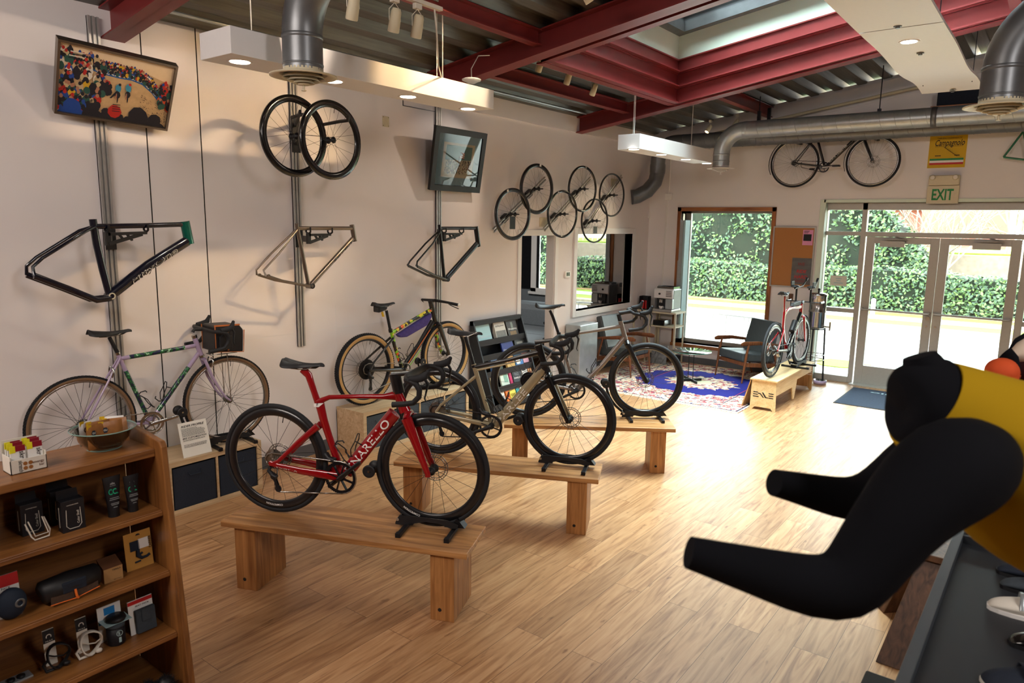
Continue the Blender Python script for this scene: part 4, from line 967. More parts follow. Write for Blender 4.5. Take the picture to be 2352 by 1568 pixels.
# --- lilac touring bike on the left cabinet
CT = .41
t = thing('touring_bike', 'lilac touring bike with splashed green and blue tubes and a front bag', 'bicycle', (-5.251, 2.0, CT), math.radians(83.4)); B3 = t
wb, R = 1.03, .345
wheel(t, (0, 0, R), R, .0170, .016, 32, rim='steel', wall='brown_wall', hub='steel', cass=.048, cassmat='steel', ph=.1, tread=1, rr=.0011)
wheel(t, (wb, 0, R+.012), R, .0170, .016, 32, rim='steel', wall='brown_wall', hub='steel', ph=.0, tread=1, rr=.0011)
spl = mat('splash_paint', (166, 148, 178), .3, coat=.5)
nt = spl.node_tree; N_ = nt.nodes; L_ = nt.links; bs = N_['Principled BSDF']; tc = N_.new('ShaderNodeTexCoord'); vz = N_.new('ShaderNodeTexNoise'); vz.inputs['Scale'].default_value = 38; vz.inputs['Detail'].default_value = 2
rp = N_.new('ShaderNodeValToRGB'); rp.color_ramp.interpolation = 'CONSTANT'
for i, (p, c) in enumerate(((0, (24, 30, 74)), (.44, (16, 20, 40)), (.5, (34, 120, 60)), (.56, (20, 44, 40)), (.62, (150, 200, 160)))):
    e = rp.color_ramp.elements[i] if i < 2 else rp.color_ramp.elements.new(p); e.position = p; e.color = srgb(*c)
L_.new(tc.outputs['Object'], vz.inputs['Vector']); L_.new(vz.outputs['Fac'], rp.inputs[0]); L_.new(rp.outputs[0], bs.inputs['Base Color']); M['splash'] = spl
frameset(t, [
    ([(.797, .880), (.842, .728)], .0185, 0),
    ([(.275, .780), (.33, .785)], .0155, 0), ([(.33, .785), (.72, .808)], .0158, 1), ([(.72, .808), (.80, .815)], .0155, 0),
    ([(.445, .29), (.50, .36)], .0165, 0), ([(.50, .36), (.74, .655)], .0170, 1), ([(.74, .655), (.823, .755)], .0165, 0),
    ([(.258, .815), (.30, .69)], .0150, 0), ([(.30, .69), (.42, .34)], .0152, 1), ([(.42, .34), (.437, .285)], .015, 0)],
    [M['lilac'], M['splash']],
    [([(0, R), (.03, .40), (.268, .79)], (.062, .058, .016), [.007, .0075, .0075], 0),
     ([(0, R), (.25, .31), (.42, .285)], (.062, .05, .026), [.007, .009, .010], 0)],
    (.437, .285), (0, R), sb=.062)
b = MB(); b.tube([(.212, 0, .94), (.262, 0, .81)], .0136, 12); b.build('seatpost', M['black'], t, local=True); b = MB(); b.tube([(.254, 0, .83), (.26, 0, .812)], .018, 12); b.build('seat_clamp', M['steel'], t, local=True)
saddle(t, .072, .362, .995, .15, tilt=.0)
b = MB(); cr = V(.853, 0, .705)
for s in (-1, 1): b.tube([cr+V(0, s*.03, -.0), V(.90, s*.045, .56), V(.955, s*.052, .445), V(.995, s*.052, .385), V(1.03, s*.052, .355)], [.0125, .012, .0095, .008, .007], 10)
b.tube([cr+V(0, -.034, 0), cr+V(0, .034, 0)], .014, 10); b.tube([cr, (.842, 0, .73)], .014, 10); b.build('fork', M['lilac'], t, local=True)
b = MB(); b.cyl((.846, 0, .722), (.841, 0, .738), .021); b.cyl((.800, 0, .874), (.793, 0, .896), .020); b.build('headset', M['steel'], t, local=True)
b = MB(); b.tube([(.787, 0, .92), (.80, 0, .94), (.86, 0, .935)], .013, 10); b.build('stem', M['black'], t, local=True)
dropbar(t, (.865, .935), w=.44, drop=.13, tip=.06)
crank(t, (.437, .285), .083, 46, math.radians(8), .170, 'steel', 'steel', 5, spindle='steel')
crank_in = MB(); crank_in.lathe([(.05, -.037), (.062, -.037), (.062, -.034), (.05, -.034)], (.437, 0, .285), (0, 1, 0), 30, closed=True); crank_in.build('inner_chainring', M['steel'], t, local=True)
chain(t, (.437, .285), .083, (0, R), .035, (.05, R-.15), m='steel'); rear_mech(t, (0, R), (.05, R-.15), m='steel'); cage(t, (.375, .46), (.12, -.36)); cage(t, (.565, .45), (.24, .3))
b = MB(); b.tube([(.0, -.06, R+.01), (-.06, -.07, R+.02), (-.085, -.07, R-.03), (-.05, -.065, R-.075), (0, -.06, R-.08)], .0025, 6); b.build('derailleur_cable', M['black'], t, local=True)
for (bx, bz) in ((.20, .68), (.90, .66)):
    b = MB()
    for s in (-1, 1): b.tube([(bx, s*.035, bz-.02), (bx+.01, s*.05, bz+.03), (bx+.005, s*.02, bz+.05)], .006, 6)
    b.build('cantilever_brake', M['steel'], t, local=True)
# its handlebar bag on a small rack
bg = thing('handlebar_bag', 'black handlebar bag with tan leather trim on the lilac bike', 'bag', (B3.location.x, B3.location.y, CT), B3.rotation_euler.z)
b = MB(); b.prism([(.90, .765), (1.12, .745), (1.13, .92), (1.10, .96), (.91, .965)], (0, -.12, 0), (1, 0, 0), (0, 0, 1), (0, .24, 0)); b.build('body', M['black'], bg, local=True, bev=.012)
b = MB()
for y in (-.123, .12): b.tube([(.905, y, .96), (.905, y, .768), (1.12, y, .748), (1.132, y, .92)], .004, 6)
b.beam((.90, -.12, .968), (1.10, -.12, .963), .008, .012); b.beam((1.0, -.125, .77), (1.0, -.125, .93), .012, .004, (0, 1, 0)); b.build('leather_trim', mat('leather_trim', (176, 100, 48), .6), bg, local=True)
b = MB(); b.prism([(0, 0), (.10, 0), (.10, .10), (.05, .125), (0, .10)], (.925, -.123, .785), (1, 0, 0), (0, 0, 1), (0, -.03, 0)); b.build('side_pocket', M['black'], bg, local=True, bev=.006)
b = MB()
for s in (-1, 1): b.tube([(1.03, s*.06, .36), (1.02, s*.05, .735), (.90, s*.045, .735)], .004, 6)
b.tube([(.90, -.05, .735), (1.10, -.05, .735), (1.10, .05, .735), (.90, .05, .735)], .004, 6, closed=True); b.build('front_rack', M['steel'], t, local=True)
# --- hardtail with tan sidewalls on the second cabinet
t = thing('mountain_bike', 'black, green and orange mountain bike with tan sidewall tires', 'bicycle', (-5.239, 4.541, CT), math.radians(87.6)); B4 = t
wb, R = 1.092, .350
wheel(t, (0, 0, R), R, .0290, .022, 28, wall='tan_wall', rim='black', rotor='rotor', cass=.098, cassmat='dark_metal', ph=.1, tread=1)
wheel(t, (wb, 0, R+.012), R, .0290, .022, 28, wall='tan_wall', rim='black', rotor='rotor', ph=.0, tread=1)
cam_ = mat('camo_paint', (166, 148, 178), .3, coat=.5); nt = cam_.node_tree; N_ = nt.nodes; L_ = nt.links; bs = N_['Principled BSDF']; tc = N_.new('ShaderNodeTexCoord'); vz = N_.new('ShaderNodeTexVoronoi'); vz.inputs['Scale'].default_value = 34
rp = N_.new('ShaderNodeValToRGB'); rp.color_ramp.interpolation = 'CONSTANT'
for i, (p, c) in enumerate(((0, (20, 20, 22)), (.35, (140, 200, 40)), (.55, (24, 24, 26)), (.7, (230, 96, 30)), (.85, (230, 210, 60)))):
    e = rp.color_ramp.elements[i] if i < 2 else rp.color_ramp.elements.new(p); e.position = p; e.color = srgb(*c)
sp_ = N_.new('ShaderNodeSeparateColor'); L_.new(tc.outputs['Object'], vz.inputs['Vector']); L_.new(vz.outputs['Color'], sp_.inputs[0]); L_.new(sp_.outputs[0], rp.inputs[0]); L_.new(rp.outputs[0], bs.inputs['Base Color']); M['camo'] = cam_
frameset(t, [
    ([(.880, .92), (.945, .725)], [(.030, .024), (.030, .024)], 0),
    ([(.345, .67), (.60, .765), (.895, .865)], [(.020, .018), (.018, .018), (.022, .02)], 1),
    ([(.475, .285), (.70, .50), (.90, .73)], [(.032, .026), (.030, .024), (.034, .026)], 0),
    ([(.33, .70), (.37, .54), (.45, .33), (.475, .28)], [(.020, .018), (.02, .018), (.02, .018), (.03, .024)], 1)],
    [M['carbon'], M['camo'], M['orange'], M['leaf_b']],
    [([(0, R), (.05, .42), (.34, .62)], (.070, .068, .022), [(.012, .008), (.010, .007), (.014, .010)], 0),
     ([(0, R-.004), (.06, .34), (.28, .31), (.45, .285)], (.070, .072, .062, .032), [(.013, .009), (.013, .009), (.016, .010), (.022, .014)], 0)],
    (.475, .283), (0, R), sb=.070)
b = MB(); b.beam((.52, -.028, .33), (.84, -.0275, .655), .004, .006, (0, 1, 0), 0); b.beam((.55, -.028, .31), (.70, -.028, .455), .004, .005, (0, 1, 0), 1); b.build('painted_line', [M['orange'], mat('lime', (120, 220, 60), .4)], t, local=True)
b = MB(); b.tube([(.272, 0, .90), (.318, 0, .70)], .0150, 12); b.cyl((.318, 0, .71), (.325, 0, .68), .021); b.build('seatpost', M['black'], t, local=True)
saddle(t, .10, .385, .985, .14)
b = MB(); b.prism([(0, 0), (.10, .02), (.12, .05), (0, .065)], (.14, -.045, .89), (1, 0, 0), (0, 0, 1), (0, .09, 0)); b.build('saddle_bag', M['black'], t, local=True, bev=.012)
b = MB(); b.prism([(0, 0), (.015, 0), (.0, .05), (-.01, .04)], (.19, -.05, .85), (1, 0, 0), (0, 0, 1), (0, .02, 0)); b.build('bag_strap', M['yellow'], t, local=True)
b = MB(); b.prism([(.40, .645), (.43, .615), (.52, .61), (.80, .70), (.865, .78), (.865, .825)], (0, -.028, 0), (1, 0, 0), (0, 0, 1), (0, .056, 0)); b.build('frame_bag', mat('purple_cloth', (66, 54, 120), .8, noise=.2, scale=50), t, local=True, bev=.01)
forkpart(t, (.955, .70), (wb-.006, R+.012), 'carbon', y=.058, ra=((.030, .018), (.026, .016), (.018, .012)), legy=.05, inner='camo')
b = MB(); b.cyl((.862, 0, .955), (.878, 0, .915), .022); b.tube([(.868, 0, .945), (.935, 0, .952)], .018, 12); b.build('stem', M['black'], t, local=True)
b = MB(); b.tube([(.925, -.37, .935), (.935, -.2, .945), (.94, 0, .952), (.935, .2, .945), (.925, .37, .935)], [.011, .013, .016, .013, .011], 10); hb = b.build('handlebar', M['black'], t, local=True)
for s in (-1, 1):
    MB().tube([(.922, s*.365, .934), (.930, s*.245, .941)], .016, 12).build('grip', M['rubber'], hb, local=True); MB().lathe([(.001, 0), (.018, 0), (.018, .006*s), (.001, .006*s)], (.922, s*.365, .934), (0, 1, 0), 14).build('grip_collar', M['offwhite'], hb, local=True)
    b = MB(); b.tube([(.94, s*.20, .93), (.965, s*.205, .915), (.985, s*.25, .895), (.985, s*.30, .885)], .005, 6); b.build('brake_lever', M['black'], hb, local=True)
crank(t, (.475, .283), .066, 34, math.radians(-15), .170, 'steel', 'black', 4)
chain(t, (.475, .283), .066, (0, R), .060, (.02, R-.20), m='rotor'); rear_mech(t, (0, R-.01), (.02, R-.19)); cage(t, (.395, .44), (.10, -.25)); cage(t, (.60, .41), (.25, .27))
# --- red time trial bike on the plywood display bench
TT = .385
t = thing('time_trial_bike', 'red time trial bike with tall aero bars on the plywood bench', 'bicycle', (-2.618, 8.616, TT), math.radians(86.9)); B5 = t
wb, R = .985, .335
wheel(t, (0, 0, R), R, .0150, .060, 20, rotor='rotor', cass=.060, cassmat='steel', ph=.1, decal=[(2.7, 'ENVE', .04), (5.6, 'ENVE', .04)])
wheel(t, (wb, 0, R+.012), R, .0150, .060, 18, rotor='rotor', ph=.1, decal=[(1.2, 'ENVE', .04), (4.2, 'ENVE', .04)])
dtw = warp_tube((.50, .30), (.86, .70), .047, .0215, .0015)
frameset(t, [
    ([(.875, .83), (.905, .66)], [(.034, .022), (.042, .022)], 0),
    ([(.30, .74), (.42, .795), (.60, .80), (.85, .79)], [(.026, .014), (.018, .015), (.018, .016), (.028, .018)], 0),
    ([(.49, .28), (.68, .50), (.88, .70)], [(.050, .021), (.045, .021), (.04, .021)], 1),
    ([(.30, .775), (.29, .60), (.36, .42), (.47, .28)], [(.038, .014), (.035, .014), (.035, .014), (.04, .02)], 0)],
    [M['red_gloss'], M['black_gloss'], M['white']],
    [([(0, R), (.05, .40), (.27, .55)], (.062, .058, .018), [(.012, .007), (.011, .007), (.016, .010)], 0),
     ([(0, R-.004), (.06, .325), (.28, .30), (.45, .275)], (.062, .062, .055, .030), [(.014, .008), (.014, .008), (.02, .009), (.03, .012)], 1)],
    (.46, .27), (0, R), [('CERVELO', dtw, .02, -.02, .042, 2, dict(bold=.012, width=.38))], sb=.062)
b = MB(); b.tube([(.268, 0, .965), (.278, 0, .88), (.298, 0, .775)], [(.022, .011)]*3, 12, n=(0, 1, 0)); b.build('seatpost', M['red_gloss'], t, local=True)
saddle(t, .16, .40, 1.02, .14)
b = MB(); b.prism([(0, 0), (.30, .0), (.30, .045), (.20, .05), (.03, .04)], (.52, -.022, .822), (1, 0, 0), (0, 0, 1), (0, .044, 0)); b.build('top_tube_box', M['black'], t, local=True, bev=.01)
forkpart(t, (.915, .655), (wb-.006, R+.01), 'red_gloss', ra=((.036, .014), (.026, .012), (.016, .009)))
b = MB(); b.tube([(.875, 0, .835), (.93, 0, .85)], [(.022, .022)]*2, 12); b.tube([(.95, -.21, .85), (.94, -.1, .85), (.94, .1, .85), (.95, .21, .85)], [(.018, .008)]*4, 10)
for s in (-1, 1): b.tube([(.95, s*.21, .85), (1.02, s*.21, .845), (1.09, s*.21, .85)], .013, 8)
hb = b.build('handlebar', M['carbon'], t, local=True)
for s in (-1, 1):
    b = MB(); b.tube([(1.085, s*.21, .85), (1.10, s*.21, .82), (1.095, s*.21, .77)], .006, 6); b.build('brake_lever', M['black'], hb, local=True)
    b = MB(); b.cyl((.93, s*.09, .85), (.93, s*.09, 1.02), .012); b.tube([(.86, s*.09, 1.02), (1.12, s*.08, 1.04), (1.22, s*.07, 1.12)], .011, 8); b.cyl((1.20, s*.07, 1.10), (1.235, s*.07, 1.135), .016); b.build('aero_extension', M['carbon'], hb, local=True)
    b = MB(); b.ball((.90, s*.10, 1.045), .06, .055, .018); b.obox((.90, s*.10+s*.035, 1.075), (.055, 0, 0), (0, .006, 0), (0, 0, .035)); b.build('arm_pad', M['black'], hb, local=True, bev=.004)
b = MB(); b.lathe([(.001, -.049), (.092, -.049), (.098, -.046), (.001, -.046)], (.46, 0, .27), (0, 1, 0), 40); b.build('disc_chainring', M['carbon'], t, local=True)
crank(t, (.46, .27), .10, 54, math.radians(200), .165, 'carbon', 'dark_metal', 4)
chain(t, (.46, .27), .10, (0, R), .045, (.03, R-.16), m='dark_metal'); rear_mech(t, (0, R), (.03, R-.16), m='steel'); cage(t, (.62, .45), (.2, .22))
b = MB(); b.cyl((.60, 0, .50), (.70, 0, .62), .036, 16); b.build('bottle', M['black'], t, local=True, bev=.005)
# --- black city bike hung high on the far wall
t = thing('city_bike', 'black city bike with white tube lettering hung high on the far wall', 'bicycle', (-3.086, 10.50, 2.727), 0); B6 = t
wb, R = .995, .332
wheel(t, (0, 0, R), R, .0160, .018, 32, rim='steel', hub='steel', cass=.03, cassmat='dark_metal', ph=.1, spk='steel')
wheel(t, (wb, 0, R-.012), R, .0160, .018, 32, rim='steel', rotor='rotor', hub='steel', ph=.0, spk='steel')
dtw = warp_tube((.42, .28), (.80, .68), .022, .018, .0012)
frameset(t, [
    ([(.80, .79), (.855, .63)], .020, 0), ([(.255, .70), (.80, .735)], .0165, 0), ([(.415, .265), (.835, .70)], [(.022, .018)]*2, 0), ([(.25, .73), (.40, .28)], .0165, 0)],
    [M['black_gloss'], M['white']],
    [([(0, R), (.27, .69)], (.062, .016), [.008, .008], 0), ([(0, R), (.38, .275)], (.062, .026), [.009, .011], 0)],
    (.403, .262), (0, R), [('ROCK LOBSTER', dtw, .06, -.010, .022, 1, dict(bold=.02, width=.30))], sb=.062)
b = MB(); b.tube([(.225, 0, .80), (.252, 0, .73)], .0136, 12); b.build('seatpost', M['steel'], t, local=True); saddle(t, .08, .36, .86, .16)
forkpart(t, (.87, .605), (wb-.004, R-.01), 'black_gloss', ra=((.014, .012), (.013, .011), (.009, .008)))
b = MB(); b.tube([(.79, 0, .81), (.86, 0, .83)], .014, 10); b.tube([(.76, -.28, .84), (.85, -.15, .83), (.86, 0, .83), (.85, .15, .83), (.76, .28, .84)], .012, 8); b.build('handlebar', M['black'], t, local=True)
crank(t, (.403, .262), .068, 38, math.radians(5), .165, 'steel', 'dark_metal', 5, spindle='steel')
chain(t, (.403, .262), .068, (0, R), .035, (.12, .29), m='dark_metal')
for q in (V(.403+.17, -.09, .27), V(.403-.17, .09, .25)):
    b = MB(); b.obox(q, (.045, 0, 0), (0, .04, 0), (0, 0, .012)); b.build('pedal', M['black'], t, local=True, bev=.004)
for (cx, cz, a0, a1) in ((0, R, 60, 205), (wb, R-.012, 70, 200)):
    b = MB(); b.tube([(cx+.352*math.cos(math.radians(a0+(a1-a0)*k/14)), 0, cz+.352*math.sin(math.radians(a0+(a1-a0)*k/14))) for k in range(15)], [(.003, .024)]*15, 8, n=(0, 1, 0)); b.build('mudguard', M['black_gloss'], t, local=True)
b = MB()
for x in (.0, .99): b.box(x-.02, x+.02, .0, YF-10.50, .60, .66)
b.build('wall_hook', M['dark_metal'], t, local=True)
# --- wheel stands
for (bk, wb, sz, lab) in ((B0, .985, BT, 'black wheel stand holding the red bike on the nearest bench'), (B1, 1.005, BT, 'black wheel stand holding the gold bike on the middle bench'), (B2, 1.07, BT, 'black wheel stand holding the taupe bike on the farthest bench'), (B3, 1.03, CT, 'black wheel stand under the lilac touring bike'), (B4, 1.092, CT, 'black wheel stand under the tan sidewall mountain bike'), (B5, .985, TT, 'black wheel stand under the red time trial bike')):
    a = bk.rotation_euler.z; x = bk.location.x+wb*math.cos(a); y = bk.location.y+wb*math.sin(a)
    if bk is B5:
        bike_stand((x, y, TT-.004), a, lab)
    else: bike_stand((x, y, sz), a, lab)
# ================================================================== benches, cabinets, wall display
def bench(FL, FR, BR, legs, label, h=BT, th=.035):
    FL, FR, BR = onz(*FL, h), onz(*FR, h), onz(*BR, h); e = (FR-FL); L = e.length; e.normalize(); n = V(-e.y, e.x, 0); w = abs((BR-FR).dot(n))
    rz = math.atan2(e.y, e.x); t = thing('bench', label, 'bench', (FL.x, FL.y, 0), rz, 'timber display benches')
    b = MB(); m = w*.52
    b.box(0, L, 0, m-.001, h-th, h); b.box(.004, L-.003, m+.001, w, h-th, h-.001); b.build('bench_top', M['bench_wood'], t, local=True, bev=.004)
    for (p1, p2, p3) in legs:
        P = [onz(*q) for q in (p1, p2, p3)]; loc = [((q-V(FL.x, FL.y, 0)).dot(e), (q-V(FL.x, FL.y, 0)).dot(n)) for q in P]
        x0, x1 = min(l[0] for l in loc[:2]), max(l[0] for l in loc[:2]); y0 = (loc[0][1]+loc[1][1])/2; y1 = w-.03
        b = MB(); y0 = max(.01, y0); k = (x1-x0)
        b.box(x0, x1, y0, (y0+y1)/2-.0008, 0, h-th); b.box(x0+.001, x1-.001, (y0+y1)/2+.0008, y1, 0, h-th); b.build('leg', M['bench_leg'], t, local=True, bev=.003)
        b = MB(); b.cyl((x0+k*.4, y0-.001, .065), (x0+k*.4, y0+.003, .065), .011, 12); b.build('bolt_hole', M['gap'], t, local=True)
    return t
bench((506, 1196), (1072, 1272), (1113, 1207), [((544, 1351), (592, 1357), (657, 1303)), ((988, 1422), (1043, 1430), (1077, 1370))], 'timber bench nearest the camera carrying the red road bike')
bench((903.4, 1059.5), (1374.7, 1101.5), (1382.3, 1064), [((927.7, 1171.5), (969, 1178.4), (999, 1155)), ((1300, 1224.3), (1344.9, 1230), (1356, 1192))], 'timber bench in the middle carrying the sand gold bike')
bench((1157.6, 974.2), (1552.7, 984.6), (1538, 957.6), [((1176, 1046.6), (1212, 1048.5), (1212, 1048)), ((1491, 1085.7), (1526.3, 1087.7), (1480, 1061))], 'timber bench farthest from the camera carrying the taupe bike')
def cabinet(y0, y1, x0, n, label, hh=.41):
    t = thing('storage_cabinet', label, 'cabinet', (x0, y0, 0), 0, 'low oak storage cabinets'); xb = XW+.012; th = .038
    b = MB(); b.box(xb, x0, y0, y1, hh-th, hh); b.box(xb, x0, y0, y1, 0, th)
    b.box(xb, x0, y0, y0+th, th, hh-th); b.box(xb, x0, y1-th, y1, th, hh-th)
    cw = (y1-y0-th)/n
    for k in range(1, n): b.box(xb, x0-.002, y0+k*cw+.011, y0+k*cw+.027, th, hh-th)
    b.box(xb, xb+.006, y0, y1, th, hh-th)
    b.build('body', M['oak'], t)
    return [(y0+k*cw+(th if k == 0 else .027), y0+(k+1)*cw+(.011 if k < n-1 else 0)) for k in range(n)], xb, hh, th
def fabric_bin(a0, a1, x0, z0, z1, label, group, m='bin_cloth', push=0):
    b = MB(); g = .006; xf = x0-.008-push; xk = XW+.05; zt = z1-.014; t = .006
    t0 = thing('fabric_bin', label, 'storage bin', (xf, (a0+a1)/2, z0), 0, group)
    b = MB(); b.box(xf-t, xf, a0+g, a1-g, z0, zt).box(xk, xk+t, a0+g, a1-g, z0, zt).box(xk, xf, a0+g, a0+g+t, z0, zt).box(xk, xf, a1-g-t, a1-g, z0, zt).box(xk, xf, a0+g, a1-g, z0, z0+t); b.build('body', M[m], t0, bev=.002)
    b = MB(); m2 = (a0+a1)/2
    b.tube([(xf+.001, m2-.05, zt-.05), (xf+.012, m2-.04, zt-.075), (xf+.012, m2+.04, zt-.075), (xf+.001, m2+.05, zt-.05)], .004, 6); b.build('handle', M[m], t0)
cells, xb, hh, th = cabinet(onz(605, 1121).y-1.5, onz(605, 1121).y, -4.998, 4, 'low oak cabinet with dark bins under the lilac touring bike')
for k, (a0, a1) in enumerate(cells):
    if k > 0: fabric_bin(a0, a1, -4.998, th+.001, hh-th, ('dark blue bin behind the wooden product shelf', 'dark blue bin under the rider profile card', 'dark blue bin behind the rear wheel of the red bike')[k-1], 'dark bins in the cabinets')
yc2 = onz(831.8, 1044.5).y
cells, xb, hh, th = cabinet(yc2, yc2+1.5, -5.0, 4, 'low oak cabinet with grey bins under the mountain bike')
for k, (a0, a1) in enumerate(cells): fabric_bin(a0, a1, -5.0, th+.001, hh-th, ('grey bin at the near end of the cabinet, behind the red bike down tube', 'second grey bin, above the red bike front wheel', 'third grey bin, behind the gold bike cassette', 'grey bin at the far end, beside the black book rack')[k], 'grey bins in the far cabinet', 'bin_cloth_grey')
# rider profile card on the left cabinet
P0 = onz(423, 1052.6, .412); P1 = onz(487, 1036.5, .412); zt = onx(411, 973, P0.x-.07).z; e = (P1-P0); w = e.length; e.normalize()
up = V(-.07, 0, zt-.412); up = up-e*up.dot(e); hC = up.length; up.normalize(); nn = e.cross(up)
if nn.x < 0: nn = -nn
t = thing('sign_card', 'white rider profile card standing on the left oak cabinet', 'sign', (P0.x, P0.y, .412))
b = MB(); b.obox(P0+e*w/2+up*hC/2-nn*.004, e*w/2, up*hC/2, nn*.004); b.build('board', M['paper'], t)
b = MB(); ea = e
b.text('RIDER PROFILE', P0+up*(hC*.86)+e*(w*.09)+nn*.001, ea, up, .0155, 0, bold=.03, shear=.3, width=w*.82)
b.text('BIKE CUSTOMIZATION', P0+up*(hC*.52)+e*(w*.07)+nn*.001, ea, up, .0125, 0, bold=.03, shear=.3, width=w*.86)
r = random.Random(4)
for i in range(17):
    yy = .82-.022*i
    if i > 12: yy = .82-.022*i-.0
    if .50 < yy < .58: continue
    a = .08; end = .5+.4*r.random() if i in (0, 1, 2) else .86
    while a < end: l = .02+.05*r.random(); b.obox(P0+up*(hC*yy)+e*(w*(a+l/2))+nn*.0012, e*(w*l/2), up*.0011, nn*.0003); a += l+.012
for i in range(4):
    yy = .36-.025*i; a = .08
    while a < .86: l = .02+.05*r.random(); b.obox(P0+up*(hC*yy)+e*(w*(a+l/2))+nn*.0012, e*(w*l/2), up*.0011, nn*.0003); a += l+.012
b.build('lettering', M['ink'], t)
# aluminium rails on the left wall
def rail(y, z0, z1, label):
    b = MB(); x = XW
    for (a0, a1, d) in ((-.036, -.022, .028), (-.008, .008, .028), (.022, .036, .028), (-.036, .036, .012)): b.box(x, x+d, y+a0, y+a1, z0, z1)
    one('wall_rail', b, M['alu'], label, 'rail', 'aluminium rails on the left wall')
rail(2.33, .42, 3.52, 'aluminium wall rail behind the tilted race photo'); rail(3.92, 1.05, 3.56, 'aluminium wall rail holding the pair of glossy wheels'); rail(5.73, .80, 3.56, 'aluminium wall rail behind the tilted flag picture')
# --- framesets hanging from the rails
XP = -5.08
def hang(name, label, mats, cl, hd0, hd1, dt0, bb, st_top, drop, ssk, csk, tt, rd, lat, lettering, rail_y, brk, txtm, tiltbb=None, loopsy=.062, dtl=None, letw=None, leth=.03, outline=False):
    g = lambda q: (onx(q[0], q[1], XP).y, onx(q[0], q[1], XP).z)
    t = thing(name, label, 'bicycle frame', (XP, 0, 0), PI/2, 'bike frames hanging on the left wall')
    W2 = lambda q: (g(q)[0], g(q)[1])
    tubes = [([W2(q) for q in tt], [rd['tt']]*len(tt), 0), ([W2(hd0), W2(hd1)], [rd['ht']]*2, 1), ([W2(q) for q in dt0], [rd['dt']]*len(dt0), 0), ([W2(q) for q in st_top], [rd['st']]*len(st_top), 0)]
    n = len(ssk); ys = [.010]+[.05]*(n-2)+[loopsy]
    stays = [([W2(q) for q in ssk], ys, [rd['ss']]*n, 0), ([W2(q) for q in csk], [.03]+[.055]*(len(csk)-2)+[loopsy], [rd['cs']]*len(csk), 0)]
    dec = []
    if lettering:
        p, q = W2(dtl[0]), W2(dtl[1]); wf = warp_tube(p, q, rd['dt'][0], rd['dt'][1], .0012)
        dec = [(lettering, wf, 0, -leth/2, leth, 2, dict(bold=.01 if not outline else .035, width=math.hypot(q[0]-p[0], q[1]-p[1]), shear=.15))]
        if outline: dec.append((lettering, warp_tube(p, q, rd['dt'][0], rd['dt'][1], .0018), 0, -leth/2+.001, leth*.96, 0, dict(bold=.0, width=math.hypot(q[0]-p[0], q[1]-p[1])*.99, shear=.15)))
    f = frameset(t, tubes, mats, stays, W2(bb), W2(drop), dec, sb=loopsy, name='frame')
    c = W2(bb); b = MB(); b.lathe([(.015, -.040), (.023, -.040), (.023, .040), (.015, .040)], (c[0], 0, c[1]), (0, 1, 0), 22, closed=True); b.build('bottom_bracket', M[txtm], t, local=True)
    # black cradle that holds the top tube
    p, q = onx(*brk[0], XP), onx(*brk[1], XP)
    h = thing('frame_hanger', label.split(' hanging')[0].replace('frame', 'frame hanger', 1) if False else 'black metal arm that carries the '+label.split(' frame')[0]+' frame', 'hanger', (XW+.03, rail_y, p.z), 0, 'black arms on the wall rails')
    b = MB(); za = p.z-.03
    for s in (-1, 1):
        b.tube([(XP+s*.03, p.y, p.z+.02), (XP+s*.03, p.y, p.z-.02), (XP, p.y, p.z-.035)], .008, 6); b.tube([(XP+s*.03, q.y, q.z+.02), (XP+s*.03, q.y, q.z-.02), (XP, q.y, q.z-.035)], .008, 6)
    b.beam((XP, p.y, p.z-.045), (XP, q.y, q.z-.04), .03, .02); b.beam((XP+.01, p.y, p.z-.11), (XP, q.y-.03, q.z-.05), .02, .022); b.beam((XP, p.y, p.z-.03), (XP, p.y, p.z-.12), .03, .03)
    for k in (.3, .5): m2 = p.lerp(q, k); b.beam((XP, m2.y, m2.z-.05), (XP, m2.y+.03, m2.z-.09), .02, .012)
    b.beam((XP, p.y, p.z-.08), (XW+.028, rail_y, p.z-.08), .03, .05); b.box(XW+.026, XW+.04, rail_y-.035, rail_y+.035, p.z-.16, p.z)
    b.build('arm', M['black'], h)
fx = [M['navy_gloss'], M['teal_gloss'], M['offwhite']]
hang('bicycle_frame', 'glossy black and teal frame hanging below the race photo', fx, None, (424, 508), (435, 560), [(430, 553), (340, 610), (252, 679)], (252, 679), [(213, 503), (222, 560), (236, 620), (252, 679)], (72, 630), [(216, 520), (190, 530), (90, 592), (68, 612), (70, 632)], [(250, 684), (215, 688), (150, 662), (70, 632)], [(218, 520), (330, 518), (425, 515)], dict(tt=(.018, .018), ht=(.036, .027), dt=(.037, .027), st=(.025, .018), ss=(.011, .009), cs=(.020, .011)), None, 'FiftyOne', 2.33, ((245, 522), (335, 521)), 'cream', dtl=((296, 648), (402, 572)), leth=.042, outline=True)
hang('bicycle_frame', 'bare titanium frame hanging below the pair of glossy wheels', [M['titanium'], M['titanium'], M['ink']], None, (808, 516), (815, 554), [(810, 548), (712, 656)], (712, 656), [(681, 513), (708, 652)], (607, 632), [(681, 528), (632, 582), (597, 620), (600, 632)], [(710, 657), (640, 644), (603, 632)], [(684, 524), (808, 524)], dict(tt=(.017, .017), ht=(.022, .020), dt=(.020, .020), st=(.017, .016), ss=(.008, .008), cs=(.010, .009)), None, 'seven', 3.92, ((708, 527), (758, 528)), 'dark_metal', dtl=((763, 600), (804, 555)), leth=.030)
